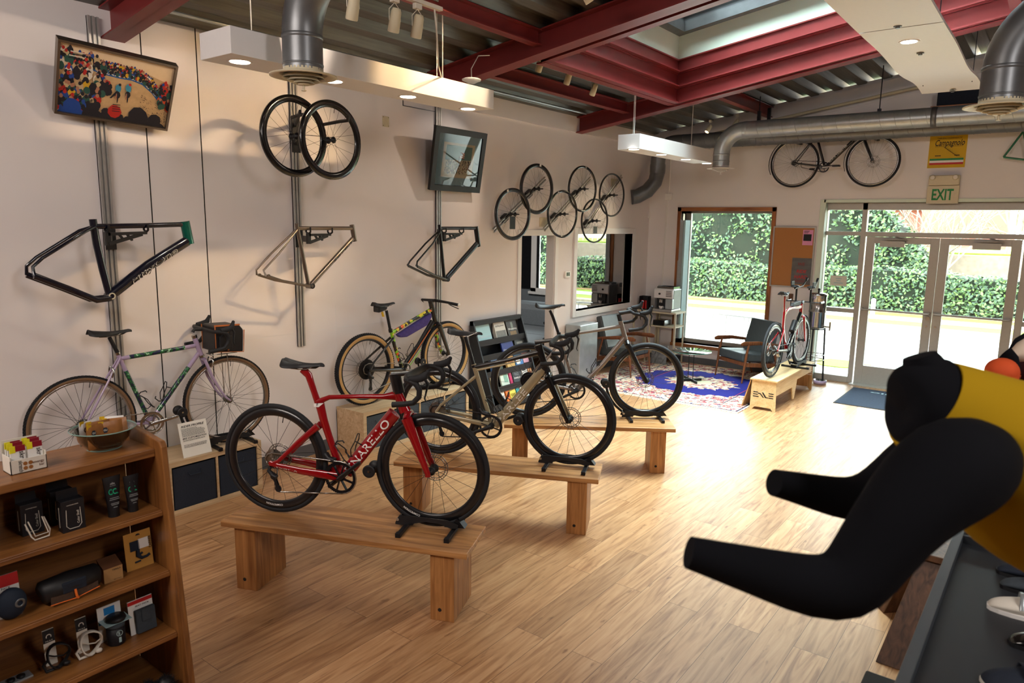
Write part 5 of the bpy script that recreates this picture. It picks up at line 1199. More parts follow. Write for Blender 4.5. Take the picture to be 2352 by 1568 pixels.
hang('bicycle_frame', 'matt black frame hanging below the flag picture', [M['carbon'], M['carbon'], M['offwhite']], None, (1093, 520), (1099, 566), [(1095, 560), (1024, 641)], (1024, 641), [(1009, 516), (1020, 637)], (947, 609), [(1012, 528), (985, 560), (950, 600), (947, 609)], [(1022, 642), (990, 632), (948, 611)], [(1011, 524), (1094, 524)], dict(tt=(.018, .017), ht=(.030, .024), dt=(.030, .024), st=(.020, .016), ss=(.009, .008), cs=(.013, .009)), None, None, 5.73, ((1020, 527), (1060, 528)), 'dark_metal')
b = MB(); p, q = onx(668, 545, XP+.07), onx(641, 576, XP+.07); b.obox((p+q)/2, (q-p)/2, V(0, .035, .03), V(.001, 0, 0)); one('hang_tag', b, M['paper'], 'white paper tag tied to the titanium frame', 'tag')
b = MB(); p, q = onx(1082, 561, XP+.035), onx(1068, 578, XP+.035); b.obox((p+q)/2, (q-p)/2, V(0, .018, .014), V(.001, 0, 0)); one('frame_sticker', b, M['offwhite'], 'white sticker on the down tube of the matt black frame', 'sticker')
# --- pair of glossy wheels
for (c, x, lab) in (((676, 313), -4.86, 'glossy deep black wheel of the pair, the left one'), ((760, 322), -4.77, 'glossy deep black wheel of the pair, overlapping in front on the right')):
    p = onx(*c, x); t = thing('bike_wheel', lab, 'wheel', p, PI/2+.03, 'pair of glossy wheels on the left wall')
    wheel(t, (0, 0, 0), .310, 0, .056, 20, tire=None, rim='black_gloss', ph=.2 if x < -4.8 else .05, solo=True, hubw=.035)
pa, pb = onx(700, 250, -4.82), onx(745, 247, -4.76)
t = thing('wheel_hanger', 'black arm with two hooks holding the pair of glossy wheels', 'hanger', (XW+.03, 3.92, pa.z))
b = MB(); b.beam((XW+.028, 3.92, pa.z-.05), (-4.86, 3.60, pa.z-.02), .02, .03); b.beam((XW+.028, 3.92, pa.z-.22), (-4.95, 3.70, pa.z-.06), .02, .02); b.box(XW+.026, XW+.045, 3.88, 3.96, pa.z-.28, pa.z+.02); b.build('arm', M['black'], t)
for q in (V(-4.84, 3.62, pa.z-.0), V(-4.74, 3.93, pa.z-.02)): MB().tube([(-5.0, q.y, q.z-.05), (q.x-.04, q.y, q.z-.04), (q.x+.05, q.y, q.z-.04), (q.x+.055, q.y, q.z)], .014, 8).build('hook', M['black'], t)
# --- six wheels on slanted racks
cs = [(1178, 492, 'black rim wheel with a card tag on its hub, lowest left of the six'), (1233, 434, 'black rim wheel with a white top decal, highest left of the six'), (1292, 491.5, 'narrow silver-decal wheel at lower middle of the six'), (1338, 434, 'narrow silver-decal wheel at upper middle of the six'), (1366, 507, 'thin wheel with paper tags, lowest over the office window'), (1405.5, 448, 'thin black wheel at upper right beside the duct elbow')]
for i, (u, v, lab) in enumerate(cs):
    p = onx(u, v, -5.22); t = thing('bike_wheel', lab, 'wheel', p, PI/2-.10, 'six wheels on the slanted racks')
    w_ = wheel(t, (0, 0, 0), .305, 0, (.044, .044, .028, .028, .020, .020)[i], 24, tire=None, rim=('carbon', 'carbon', 'black_gloss', 'black_gloss', 'black', 'black')[i], ph=.2+.1*i, solo=True, hubw=.04, rr=.0010)
    if i < 4:
        a = 5.9 if i % 2 == 0 else 0.15
        b = MB(); q = .29; b.beam((q*math.sin(a-.05), -.016, q*math.cos(a-.05)), (q*math.sin(a+.05), -.016, q*math.cos(a+.05)), .03, .003, (0, 1, 0)); b.build('decal', M['white' if i < 2 else 'alu'], t, local=True)
    MB().tube([(0, -.045, 0), (0, -.10, 0)], .007, 8).build('axle', M['dark_metal'], t, local=True)
for i, (p, q, lab) in enumerate((((1133, 530), (1252, 410), 'slanted double rail rack behind the two left wheels'), ((1250, 527), (1356, 410), 'slanted double rail rack behind the two middle wheels'), ((1344, 522), (1428, 405), 'slanted double rail rack behind the two right wheels'))):
    P, Q = onx(*p, XW+.05), onx(*q, XW+.05); t = thing('wheel_rack', lab, 'rack', P, 0, 'slanted wheel racks')
    b = MB(); d = (Q-P).normalized(); n = V(0, d.z, -d.y)
    for s in (-1, 1): b.tube([P+n*s*.018, Q+n*s*.018], .012, 8)
    b.build('rail', M['alu'], t)
    for k in (0, 1):
        u, v, _l = cs[i*2+k]; c = onx(u, v, -5.22); k2 = P+d*((c-P).dot(d))
        b = MB(); b.obox(k2+V(-.02, 0, 0), d*.05, n*.04, V(.022, 0, 0)); b.beam(k2, c-V(.05, 0, 0), .022, .022); b.build('clamp', M['black'], t)
for (u0, v0, u1, v1, x, m, lab) in ((1171, 497, 1183, 526, -5.16, 'black', 'black card tag hanging on the lowest left wheel'), (1363, 520, 1371, 536, -5.18, 'dark_metal', 'small paper tags hanging on the thin lowest wheel')):
    p, q = onx(u0, v0, x), onx(u1, v1, x); b = MB(); b.box(x, x+.003, p.y, q.y, q.z, p.z); one('hang_tag', b, M[m], lab, 'tag')
# --- tilted race photo in a grey frame
def tilted(name, pts, xt, xb, label, cat, fw, fm, depth):
    TL, TR, BR, BL = onx(*pts[0], xt), onx(*pts[1], xt), onx(*pts[2], xb), onx(*pts[3], xb)
    ex = ((TR-TL)+(BR-BL))/2; ey = ((TL-BL)+(TR-BR))/2; c = (TL+TR+BR+BL)/4; n = ex.cross(ey).normalized()
    if n.x < 0: n = -n
    t = thing(name, label, cat, c-ey/2-n*depth)
    W_, H_ = ex.length, ey.length; ux, uy = ex/W_, ey/H_
    uy = (uy-ux*uy.dot(ux)*.0).normalized()
    o = c-ex/2-ey/2
    b = MB()
    for (a0, a1, b0, b1) in ((0, W_, 0, fw), (0, W_, H_-fw, H_), (0, fw, fw, H_-fw), (W_-fw, W_, fw, H_-fw)):
        b.obox(o+ux*(a0+a1)/2+uy*(b0+b1)/2-n*depth/2, ux*(a1-a0)/2, uy*(b1-b0)/2, n*depth/2)
    b.obox(c-n*(depth-.003), ex/2*.99, ey/2*.99, n*.003)
    b.build('frame', M[fm], t)
    return t, o, ux, uy, n, W_, H_
t, o, ux, uy, n, W_, H_ = tilted('race_photo', [(133.5, 90), (410, 153), (384.6, 302), (124.7, 259.7)], -4.95, -5.30, 'large tilted framed photo of a sandy bicycle race lined with spectators', 'picture', .016, 'titanium', .045)
P_ = lambda a, b_, l=0: o+ux*(.016+a*(W_-.032))+uy*(.016+b_*(H_-.032))+n*(l-.02)
cols = {'sand': (206, 180, 140), 'sky': (224, 200, 166), 'rail': (30, 84, 150)}
pm = [mat('print_sand', (196, 166, 124), .6, noise=.12, scale=26), mat('print_sky', (228, 204, 168), .6, noise=.02), mat('print_rail', (34, 92, 158), .6), M['offwhite'], mat('print_dark', (30, 30, 40), .6), mat('print_red', (176, 40, 36), .6), mat('print_blue', (30, 70, 150), .6), mat('print_yellow', (206, 164, 40), .6), mat('print_tan', (190, 168, 130), .6), mat('print_green', (40, 84, 76), .6), mat('print_teal', (60, 140, 170), .6), mat('print_fence', (196, 70, 34), .6), mat('print_skin', (170, 120, 96), .6)]
b = MB(); b.quad(P_(0, 0), P_(1, 0), P_(1, 1), P_(0, 1), 0)
b.add([P_(0, .60, .0004), P_(.3, .80, .0004), P_(.75, .80, .0004), P_(1, .70, .0004), P_(1, 1, .0004), P_(0, 1, .0004)], [(0, 1, 2, 3, 4, 5)], 1)
band = [(.22, .70), (.36, .655), (.50, .645), (.62, .65), (.72, .62), (.82, .52), (.885, .42)]
vs = []
for (a, c) in band: vs += [P_(a, c, .0008), P_(a+.01, c+.085, .0008)]
b.add(vs, [(2*i, 2*i+2, 2*i+3, 2*i+1) for i in range(len(band)-1)], 2)
b.add([P_(.885, .42, .0008), P_(1, .25, .0008), P_(1, .42, .0008), P_(.895, .505, .0008)], [(0, 1, 2, 3)], 11)
def pl(a):
    for i in range(len(band)-1):
        if band[i][0] <= a <= band[i+1][0]: k = (a-band[i][0])/(band[i+1][0]-band[i][0]); return band[i][1]+(band[i+1][1]-band[i][1])*k
    return band[-1][1]
for (a0, tx, ww) in ((.23, 'SHIMANO', .36), (.615, 'SHIMANO', .25)):
    def wf(aa, cc, a0=a0, ww=ww): q = a0+aa/(W_)*1.0; return P_(q+cc/H_*.12, pl(q)+.02+cc/H_*1.0, .0014)
    b.text(tx, (0, 0, 0), (1, 0, 0), (0, 0, 1), .021, 3, bold=.03, width=ww*W_, warp=wf)
r = random.Random(11)
def blob(a, c, ra, rc, mi, l):
    k = 9; vs = [P_(min(1, max(0, a+ra*math.cos(2*PI*i/k)*(1+.2*r.random()))), min(1, max(0, c+rc*math.sin(2*PI*i/k)*(1+.2*r.random()))), l) for i in range(k)]; b.add(vs, [tuple(range(k))], mi)
l = .0016
def figure(a, c, s, mi, l):
    blob(a, c-.06*s, .030*s, .062*s, mi, l); blob(a+.012*s*r.random(), c-.13*s, .024*s, .05*s, r.choice([4, 9, 4, mi]), l+.0001); blob(a, c, .013*s, .026*s, r.choice([4, 5, 12, 4, 12, 6]), l+.0002)
for i in range(64):
    a = .18+.8*i/64; base = pl(max(.22, a)) if a < .885 else .42-(a-.885)*1.2+.09
    for j in range(2): figure(a+r.gauss(0, .008), base+.12+.06*j+r.random()*.03, .55, r.choice([4, 5, 7, 9, 4, 8, 6, 7, 3]), l); l += .00002
for i in range(96):
    c = .95*(1-i/96); a = r.random()*(.10+.18*min(1, c/.8)+(.2 if .3 < c < .6 else .12)); figure(a, max(.05, c), .85+.4*(1-c), r.choice([4, 8, 8, 6, 5, 9, 4, 7, 3, 4]), l); l += .00002
for i in range(16): figure(.90+.1*r.random(), .75-.3*r.random(), .9, r.choice([4, 9, 5, 11, 4]), l); l += .00002
for (a, c, s, m1) in ((.42, .10, 1.6, 4), (.50, .13, 2.4, 5), (.62, .03, 1.4, 4), (.72, .10, 3.8, 4), (.88, .09, 2.6, 4), (.13, .10, 3, 6), (.30, .12, 2.2, 4)):
    blob(a, c, .026*s*.9, .045*s*.9, m1, l); blob(a, c-.05*s, .04*s, .05*s, 4 if m1 != 6 else 6, l-.00001); l += .00003
for k in range(4): b.add([P_(.475, .13+.035*k, l), P_(.545, .14+.035*k, l), P_(.545, .150+.035*k, l), P_(.475, .142+.035*k, l)], [(0, 1, 2, 3)], 4)
for (a, c) in ((.51, .50), (.60, .53)):
    blob(a, c, .025, .06, 10, l); blob(a+.01, c+.06, .012, .02, 4 if a < .55 else 5, l+.0001); blob(a, c-.10, .022, .05, 4, l+.0001); blob(a+.002, c-.16, .006, .065, 4, l+.0002); blob(a-.012, c-.13, .006, .05, 12, l+.0002)
b.add([P_(.50, .47, l), P_(.44, .33, l), P_(.455, .33, l), P_(.515, .44, l)], [(0, 1, 2, 3)], 4)
for i in range(260):
    a = .72+.27*r.random(); c = .05+.42*r.random()*(1-(a-.72)*1.3); b.add([P_(a, c, .0006), P_(a+.012, c-.012, .0006), P_(a+.012, c-.006, .0006), P_(a, c+.004, .0006)], [(0, 1, 2, 3)], 4 if r.random() < .6 else 8)
for k in range(4): b.add([P_(.07+.005*k, .80+.03*k, l), P_(.20, .80+.03*k, l), P_(.20, .813+.03*k, l), P_(.07+.005*k, .813+.03*k, l)], [(0, 1, 2, 3)], 3 if k % 2 else 4)
b.build('print', pm, t)
MB().beam(o+ux*W_*.45+uy*H_*.3-n*.04, (XW+.026, 2.33, (o+uy*H_*.3).z-.02), .02, .03).build('bracket', M['black'], t)
# --- tilted flag picture in a black frame
t, o, ux, uy, n, W_, H_ = tilted('framed_picture', [(1003, 287), (1120, 308), (1102, 443), (987, 437)], -5.13, -5.30, 'tilted black framed picture of a crowd with a flag by the sea', 'picture', .062, 'black', .035)
Q_ = lambda a, b_, l=0: o+ux*(.062+a*(W_-.124))+uy*(.062+b_*(H_-.124))+n*(l-.018)
r = random.Random(3)
MB().quad(Q_(0, 0), Q_(1, 0), Q_(1, 1), Q_(0, 1)).build('mount_board', mat('mount_blue', (140, 168, 188), .6, noise=.03), t)
pm2 = [mat('print_cream', (214, 196, 172), .6, noise=.01), mat('print_sea', (92, 132, 134), .6, noise=.15, scale=60, stretch=(1, 1, 6)), mat('print_sand2', (198, 182, 156), .6, noise=.05), pm[4], pm[5], M['offwhite'], mat('print_olive', (96, 92, 64), .6), mat('print_maroon', (110, 50, 50), .6), mat('print_navy', (34, 40, 84), .6)]
b = MB(); b.quad(Q_(.14, .16, .001), Q_(.86, .16, .001), Q_(.86, .84, .001), Q_(.14, .84, .001), 0); b.quad(Q_(.20, .22, .0014), Q_(.80, .22, .0014), Q_(.80, .79, .0014), Q_(.20, .79, .0014), 1); b.quad(Q_(.20, .22, .0016), Q_(.80, .22, .0016), Q_(.80, .53, .0016), Q_(.20, .50, .0016), 2)
l = .002
for i in range(240):
    a = .205+.585*r.random(); c = .225+.27*r.random(); w = .008+.008*r.random(); h = .02+.02*r.random(); b.quad(Q_(a, c, l), Q_(min(.8, a+w), c, l), Q_(min(.8, a+w), min(.55, c+h), l), Q_(a, min(.55, c+h), l), r.choice([3, 6, 7, 3, 6, 2, 7])); l += .000004
b.quad(Q_(.50, .40, l), Q_(.53, .40, l), Q_(.52, .60, l), Q_(.50, .58, l), 3)
for k in range(7): b.quad(Q_(.53, .555+.017*k, l), Q_(.63, .545+.017*k, l), Q_(.63, .545+.017*(k+1), l), Q_(.53, .555+.017*(k+1), l), 4 if k % 2 == 0 else 5)
b.quad(Q_(.53, .61, l+.0002), Q_(.57, .606, l+.0002), Q_(.57, .664, l+.0002), Q_(.53, .674, l+.0002), 8)
b.build('print', pm2, t)
MB().quad(Q_(0, 0, .008), Q_(1, 0, .008), Q_(1, 1, .008), Q_(0, 1, .008)).build('glass', M['glass'], t)
MB().beam(o+ux*W_*.4+uy*H_*.35-n*.03, (XW+.026, 5.73, (o+uy*H_*.35).z-.02), .02, .03).build('bracket', M['black'], t)
# --- small things on the left wall
p = onx(885, 279, XW); t = thing('cover_plate', 'cream blank electrical cover plate on the left wall', 'cover plate', p)
MB().box(XW, XW+.006, p.y-.04, p.y+.045, p.z-.05, p.z+.05).build('plate', M['cream'], t, bev=.002)
for a in (-.03, .035):
    for c in (-.04, .04): MB().cyl((XW+.005, p.y+a, p.z+c), (XW+.008, p.y+a, p.z+c), .004, 8).build('screw', M['steel'], t)
p = onx(1302, 630, XW); t = thing('thermostat', 'white thermostat with two dark windows beside the office window', 'thermostat', p)
MB().box(XW, XW+.02, p.y-.06, p.y+.06, p.z-.045, p.z+.045).build('case', M['white'], t, bev=.003)
for a in (-.022, .022): MB().box(XW+.018, XW+.022, p.y+a-.015, p.y+a+.015, p.z-.02, p.z+.03).build('display', M['black_gloss'], t)
for (u, v, lab, cat, nm) in ((1248, 510, 'cream access plate half hidden behind the middle wheels', 'cover plate', 'access_plate'), (1410, 420, 'small cream plate on the wall beside the duct elbow', 'cover plate', 'access_plate')):
    p = onx(u, v, XW); b = MB(); b.box(XW, XW+.008, p.y-.09, p.y+.09, p.z-.06, p.z+.06); one(nm, b, M['cream'], lab, cat, bev=.002)
# panel outline high on the wall (access door under the light box)
p0, p1 = onx(925, 228, XW), onx(998, 250, XW); b = MB()
for (a, c) in ((V(XW, p0.y, p0.z), V(XW, p0.y, p0.z-.06)), (V(XW, p0.y, p0.z-.06), V(XW, p1.y, p0.z-.06)), (V(XW, p1.y, p0.z-.06), V(XW+.02, p1.y+.05, p0.z))): b.beam(a+V(.004, 0, 0), c+V(.004, 0, 0), .008, .006)
one('access_panel', b, M['galv_dark'], 'thin outline of an access panel just under the long light box', 'panel')
# ================================================================== overhead: ducts, lamps, hanging panel
def diffuser(parent, c, m='cream'):
    b = MB(); c = Vector(c)
    b.lathe([(.112, .03), (.112, .0), (.188, -.008), (.188, -.014), (.160, -.014), (.135, -.004), (.112, .01)], c, (0, 0, 1), 36)
    for (ra, z) in ((.118, -.024), (.088, -.036), (.058, -.048)): b.lathe([(ra-.022, z+.022), (ra, z), (ra+.004, z-.002), (ra-.016, z+.020)], c, (0, 0, 1), 32, closed=True)
    b.lathe([(.001, -.058), (.034, -.058), (.036, -.050), (.001, -.046)], c, (0, 0, 1), 20); b.cyl(c-V(0, 0, .058), c-V(0, 0, .085), .006, 8); b.cyl(c-V(0, 0, .085), c-V(0, 0, .09), .014, 10)
    b.build('diffuser', M[m], parent, label='cream round air diffuser')
    MB().cyl(c+V(0, 0, .01), c+V(0, 0, .015), .11, 24).build('diffuser_core', M['gap'], parent)
def bandring(b, p, ax, r, w=.012, t=.003): b.lathe([(r, -w), (r+t, -w*.6), (r+t, w*.6), (r, w)], p, ax, 32)
def spiral(b, p, q, r, pitch=.14):
    # standing seam that winds round the duct
    p = Vector(p); q = Vector(q); L = (q-p).length; d = (q-p)/L; n = int(L/pitch*18); a = V(0, 0, 1); a = (a-d*a.dot(d)).normalized(); c = d.cross(a)
    b.tube([p+d*(L*i/n)+(a*math.cos(2*PI*i/18)+c*math.sin(2*PI*i/18))*r for i in range(n+1)], .0028, 4, cap=False)
def elbow(c, r, a0, a1, u, w, k=9): return [Vector(c)+Vector(u)*(r*math.cos(a0+(a1-a0)*i/k))+Vector(w)*(r*math.sin(a0+(a1-a0)*i/k)) for i in range(k+1)]
RD = .112
# front duct with its elbow and diffuser
zd_ = 3.477; yd_ = 9.9; xe = -3.91; t = thing('air_duct', 'bright galvanized spiral duct in front of the far wall with drop elbow', 'duct', (xe, yd_, 2.98))
b = MB(); rb = .30
P = [V(xe, yd_, 2.99), V(xe, yd_, zd_-rb)]+elbow((xe+rb, yd_, zd_-rb), rb, PI, PI/2, (1, 0, 0), (0, 0, 1))[1:]+[V(.6, yd_, zd_)]
b.tube(P, RD, 32); spiral(b, (-3.45, yd_, zd_), (.6, yd_, zd_), RD+.001, .165); bandring(b, (xe, yd_, zd_-rb-.02), (0, 0, 1), RD); bandring(b, (xe+rb+.03, yd_, zd_), (1, 0, 0), RD, .03); bandring(b, (xe, yd_, 3.07), (0, 0, 1), RD, .01)
b.build('duct', M['galv'], t); diffuser(t, (xe, yd_, 2.985), 'white')
MB().lathe([(RD+.002, -.03), (RD+.006, -.03), (RD+.006, .03), (RD+.002, .03)], (-1.35, yd_, zd_), (1, 0, 0), 32, closed=True).build('clamp_band', M['galv_dark'], t)
for x in (-3.42, -1.95): 
    b = MB(); b.cyl((x, yd_, zd_+RD), (x, yd_, roofz(x)-.01), .006, 8); b.box(x-.02, x+.02, yd_-.02, yd_+.02, zd_+RD-.01, zd_+RD+(.12 if x < -3 else .03)); b.build('hanger_rod', M['dark_metal'], t)
# rear duct, running behind it to an elbow that drops into the left wall
yq = 10.36; zq = 3.42; t = thing('air_duct', 'dull galvanized spiral duct close to the far wall, dropping into the left wall', 'duct', (-5.1, yq, 2.7))
b = MB(); e = onx(1436, 442, XW); xe2 = -5.10
pt = onz(1478, 380, 3.0)
P = [V(.6, yq, zq), V(xe2+.28, yq, zq)]+elbow((xe2+.28, yq, zq-.28), .28, PI/2, PI, (1, 0, 0), (0, 0, 1))[1:]+[V(xe2, yq, 2.98), V(xe2-.02, yq-.03, 2.84), V(xe2-.10, yq-.12, 2.70), V(xe2-.22, yq-.20, 2.62), V(XW+.01, yq-.27, 2.60)]
b.tube(P, RD, 28); spiral(b, (-4.7, yq, zq), (.6, yq, zq), RD+.001, .165); bandring(b, (xe2, yq, 3.04), (0, 0, 1), RD+.004, .07); bandring(b, (-3.55, yq, zq), (1, 0, 0), RD, .03)
b.build('duct', M['galv_dark'], t)
b = MB(); b.box(-3.46, -3.42, yq-.02, yq+.02, zq+RD, roofz(-3.4)-.1); b.build('hanger_rod', M['dark_metal'], t)
# two near drops
for (c, dx, lab) in (((-3.55, 2.66, 3.00), 1, 'grey duct drop with cream diffuser in front of the long light box'), ((-.375, 5.15, 2.90), 1, 'dark grey duct drop with cream diffuser at the right edge')):
    t = thing('air_duct', lab, 'duct', c); c = Vector(c); rb = .36; zt = c.z+.20
    P = [c+V(0, 0, .02), V(c.x, c.y, zt)]+elbow((c.x+rb, c.y, zt), rb, PI, PI*.60, (1, 0, 0), (0, 0, 1))[1:]; P.append(P[-1]+(P[-1]-P[-2]).normalized()*(.6 if c.x > -1 else .25))
    if c.x < -1: P[-1].z = min(P[-1].z, roofz(P[-1].x)-.16)
    b = MB(); b.tube(P, RD, 32); bandring(b, (c.x, c.y, zt), (0, 0, 1), RD, .012, .004); bandring(b, (c.x, c.y, c.z+.05), (0, 0, 1), RD, .006)
    b.build('duct', M['galv_dark'], t); diffuser(t, c)
    q = P[-2]; b = MB(); b.cyl(q+V(0, 0, RD), (q.x, q.y, roofz(q.x)-.01), .006, 8); b.build('hanger_rod', M['dark_metal'], t)
# --- white light boxes with downlights
def lightbox(xf, xk, y0, y1, z0, z1, lamps, label, cables, es):
    t = thing('light_box', label, 'ceiling light', ((xf+xk)/2, y0, z0), 0, 'white hanging light boxes')
    MB().box(xk, xf, y0, y1, z0, z1).build('housing', M['white_paint'], t, bev=.002)
    for (u, v) in lamps:
        p = onz(u, v, z0); p.x = max(xk+.06, min(xf-.06, p.x)); b = MB(); b.lathe([(.058, -.001), (.070, -.004), (.076, -.001), (.076, .004)], p, (0, 0, 1), 26); d = b.build('trim_ring', M['white_paint'], t)
        MB().cyl(p-V(0, 0, .003), p+V(0, 0, .001), .056, 24).build('lamp', M['lamp_glow'], d)
        spot(p-V(0, 0, .02), p-V(0, 0, 3), es, (1, .93, .82), 125, .9, .05)
    for (x, y) in cables: MB().cyl((x, y, z1), (x, y, roofz(x)-.01), .004, 6).build('cable', M['offwhite'], t)
xb1 = -4.12
lightbox(-3.80, xb1, 2.367, 4.70, 3.093, 3.241, [(551, 142), (766, 187), (937, 222), (1075, 250)], 'long white hanging light box with four downlights along the left wall', [(-3.9, 4.2), (-3.96, 4.2), (-3.95, 2.6)], 16)
lightbox(-3.80, -4.07, 7.25, 9.32, 3.005, 3.168, [(1456, 343), (1519, 355), (1575, 366), (1623, 375)], 'white hanging light box with four downlights near the far corner', [(-4.03, 7.55), (-4.05, 7.56), (-3.97, 9.0)], 16)
# --- hanging white panel (a long gently waved sheet)
t = thing('ceiling_baffle', 'long white hanging ceiling panel with one downlight', 'ceiling panel', (-1.1, 6, 3.6)); xl, xr = -1.368, -.823
def sheet(ya, yb, wave, cr_=None):
    n = 16; vs = []; fs = []
    for i in range(n+1):
        y = ya+(yb-ya)*i/n; dz = wave*math.sin((y-ya)*3.1)*(y-ya)/(yb-ya)
        for (x, z) in ((xl, 3.6+dz), (xr, 3.6+dz), (xr, 3.622+dz), (xl, 3.622+dz)): vs.append((x, y, z))
    for i in range(n):
        for k in range(4): fs.append((i*4+k, i*4+(k+1) % 4, i*4+4+(k+1) % 4, i*4+4+k))
    fs += [(3, 2, 1, 0), (4*n, 4*n+1, 4*n+2, 4*n+3)]
    return MB().add(vs, fs)
sheet(2.2, 5.965, 0).build('sheet', M['white_paint'], t); sheet(5.985, 8.98, .035).build('sheet', M['white_paint'], t)
b = MB(); b.box(xl+.02, xr-.02, 5.93, 6.02, 3.624, 3.64); b.build('joint_strip', M['galv_dark'], t)
p = onz(2088, 96, 3.6); MB().lathe([(.058, -.001), (.070, -.004), (.076, -.001), (.076, .004)], p, (0, 0, 1), 26).build('trim_ring', M['white_paint'], t); MB().cyl(p-V(0, 0, .003), p+V(0, 0, .001), .056, 24).build('lamp', M['lamp_glow'], t); spot(p-V(0, 0, .02), p-V(0, 0, 3), 16, (1, .93, .82), 125, .9, .05)
for (u, v) in ((2062, 60), (2114, 122), (2188, 208)):
    q = onz(u, v, 3.6); b = MB(); b.cyl(q-V(0, 0, .016), q, .016, 12); b.lathe([(.001, -.004), (.028, -.004), (.028, 0)], q, (0, 0, 1), 14); b.build('fixing', M['galv_dark'], t)
for (x, y) in ((xl+.06, 3.4), (xr-.06, 3.4), (xl+.06, 8.6), (xr-.06, 8.6), (xl+.06, 6.2), (xr-.06, 6.2)): MB().cyl((x, y, 3.62), (x, y, roofz(x)-.01), .004, 6).build('cable', M['dark_metal'], t)
# --- track lamps
def tracklamp(p, d, label, group, glow=False, s=1.0, top=None):
    t = thing('track_lamp', label, 'lamp', p, 0, group); p = Vector(p); d = Vector(d).normalized()
    b = MB(); prof = [(.001, -.07), (.022, -.068), (.03, -.05), (.031, -.005), (.033, .0), (.034, .055), (.032, .062)]; b.lathe([(r*s, h*s) for r, h in prof], p, d, 20); b.build('can', M['cream'], t)
    MB().cyl(p+d*.056*s, p+d*.060*s, .030*s, 20).build('lens', M['warm_glow' if glow else 'gap'], t)
    q = top or p+V(0, 0, .12); b = MB(); sd = d.cross(V(0, 0, 1)).normalized()
    b.tube([p+sd*.036, p+sd*.036+V(0, 0, .06), q, p-sd*.036+V(0, 0, .06), p-sd*.036], .0025, 5); b.box(q.x-.015, q.x+.015, q.y-.025, q.y+.025, q.z, q.z+.03); b.build('bracket', M['offwhite'], t)
xt = -3.2
for (u, v, lab) in ((811, 18, 'beige track lamp nearest the big duct drop'), (907, 48, 'beige track lamp in the middle of the upper track'), (959, 62, 'beige track lamp at the far end of the upper track')):
    p = onx(u, v, xt); tracklamp(p, (-.35, .1, -.9), lab, 'beige lamps on the upper track', top=p+V(0, 0, .10))
pa, pb = onx(760, -8, xt), onx(1000, 38, xt); za = onx(907, 48, xt).z+.14
t = thing('light_track', 'white track bar above the three beige lamps', 'light track', (xt, pa.y, za)); MB().box(xt-.016, xt+.016, 2.2, pb.y+.05, za, za+.022).build('bar', M['offwhite'], t); b = MB(); b.tube([(xt, 2.2, za+.05), (xt+.01, 3.0, za+.06), (xt+.02, pb.y, za+.05)], .012, 8); b.build('conduit', M['galv_dark'], t)
MB().cyl((xt, 2.5, za+.02), (xt, 2.5, roofz(xt)-.01), .004, 6).build('cable', M['offwhite'], t)
xt = -4.25
for (u, v, lab) in ((1240, 150, 'beige track lamp tucked behind the second roof beam'), (1305, 180, 'beige track lamp in front of the orange lit joist, the nearer one'), (1364, 206, 'beige track lamp in front of the orange lit joist, the farther one')):
    p = onx(u, v, xt); tracklamp(p, (-.5, .2, -.85), lab, 'beige lamps beside the roof window', s=1.0, top=p+V(0, 0, .09))
for (u, v, lab) in ((1628, 296, 'lit warm track lamp under the rear duct, left of the elbow'), (1690, 283, 'lit warm track lamp just behind the bright duct elbow')):
    p = ony(u, v, 10.15); tracklamp(p, (-.3, -.5, -.8), lab, 'lit lamps near the far wall', True, s=.9, top=p+V(.02, 0, .09)); spot(p+V(-.02, -.05, -.06), p+V(-1.2, -2.0, -2.6), 40, (1, .78, .5), 60, .5)
# warm lamps that throw the glow on the left wall: real cans high under the roof
for (p, tg, pw, ang, cl, lab) in (((-2.85, 4.35, 3.78), (-5.4, 3.35, 2.55), 85, 50, (1, .64, .30), 'lit amber lamp under the roof aimed at the pair of glossy wheels'), ((-2.85, 4.62, 3.78), (-5.4, 3.6, 2.3), 60, 46, (1, .76, .48), 'lit amber lamp beside the first, aimed lower on the left wall'), ((-2.9, 2.95, 3.76), (-5.4, 2.2, 2.7), 45, 55, (1, .80, .62), 'lit lamp under the roof aimed at the tilted race photo')):
    p = Vector(p); dd = (Vector(tg)-p).normalized(); tracklamp(p, dd, lab, 'lit lamps aimed at the left wall', True, top=p+V(0, 0, .10)); spot(p+dd*.07, tg, pw, cl, ang, .45, .025)
spot(onx(1305, 180, -4.25)+V(-.05, .02, -.09), (-5.4, 5.7, 2.5), 26, (1, .82, .66), 60, .5, .025)
# smoke detector hanging on its cable beside the beam
p = onx(1083, 186, -3.95); t = thing('smoke_detector', 'white round smoke detector dangling on a cable under the roof beam', 'smoke detector', p)
MB().lathe([(.001, -.022), (.03, -.02), (.05, -.008), (.075, .002), (.078, .012), (.06, .02), (.001, .022)], p, (0, 0, 1), 28).build('body', M['white'], t)
MB().tube([p+V(0, 0, .02), p+V(-.02, .02, .10), p+V(-.03, .12, .22), p+V(-.06, .3, .26)], .004, 6).build('cable', M['offwhite'], t)
b = MB(); q0 = onx(998, 40, -3.2); b.tube([V(-3.2, q0.y, za), q0+V(0, .02, -.1), q0+V(-.25, .3, -.2), V(-3.9, 4.19, 3.25)], .005, 6); one('hanging_cable', b, M['offwhite'], 'white cable drooping from the track end to the long light box', 'cable')
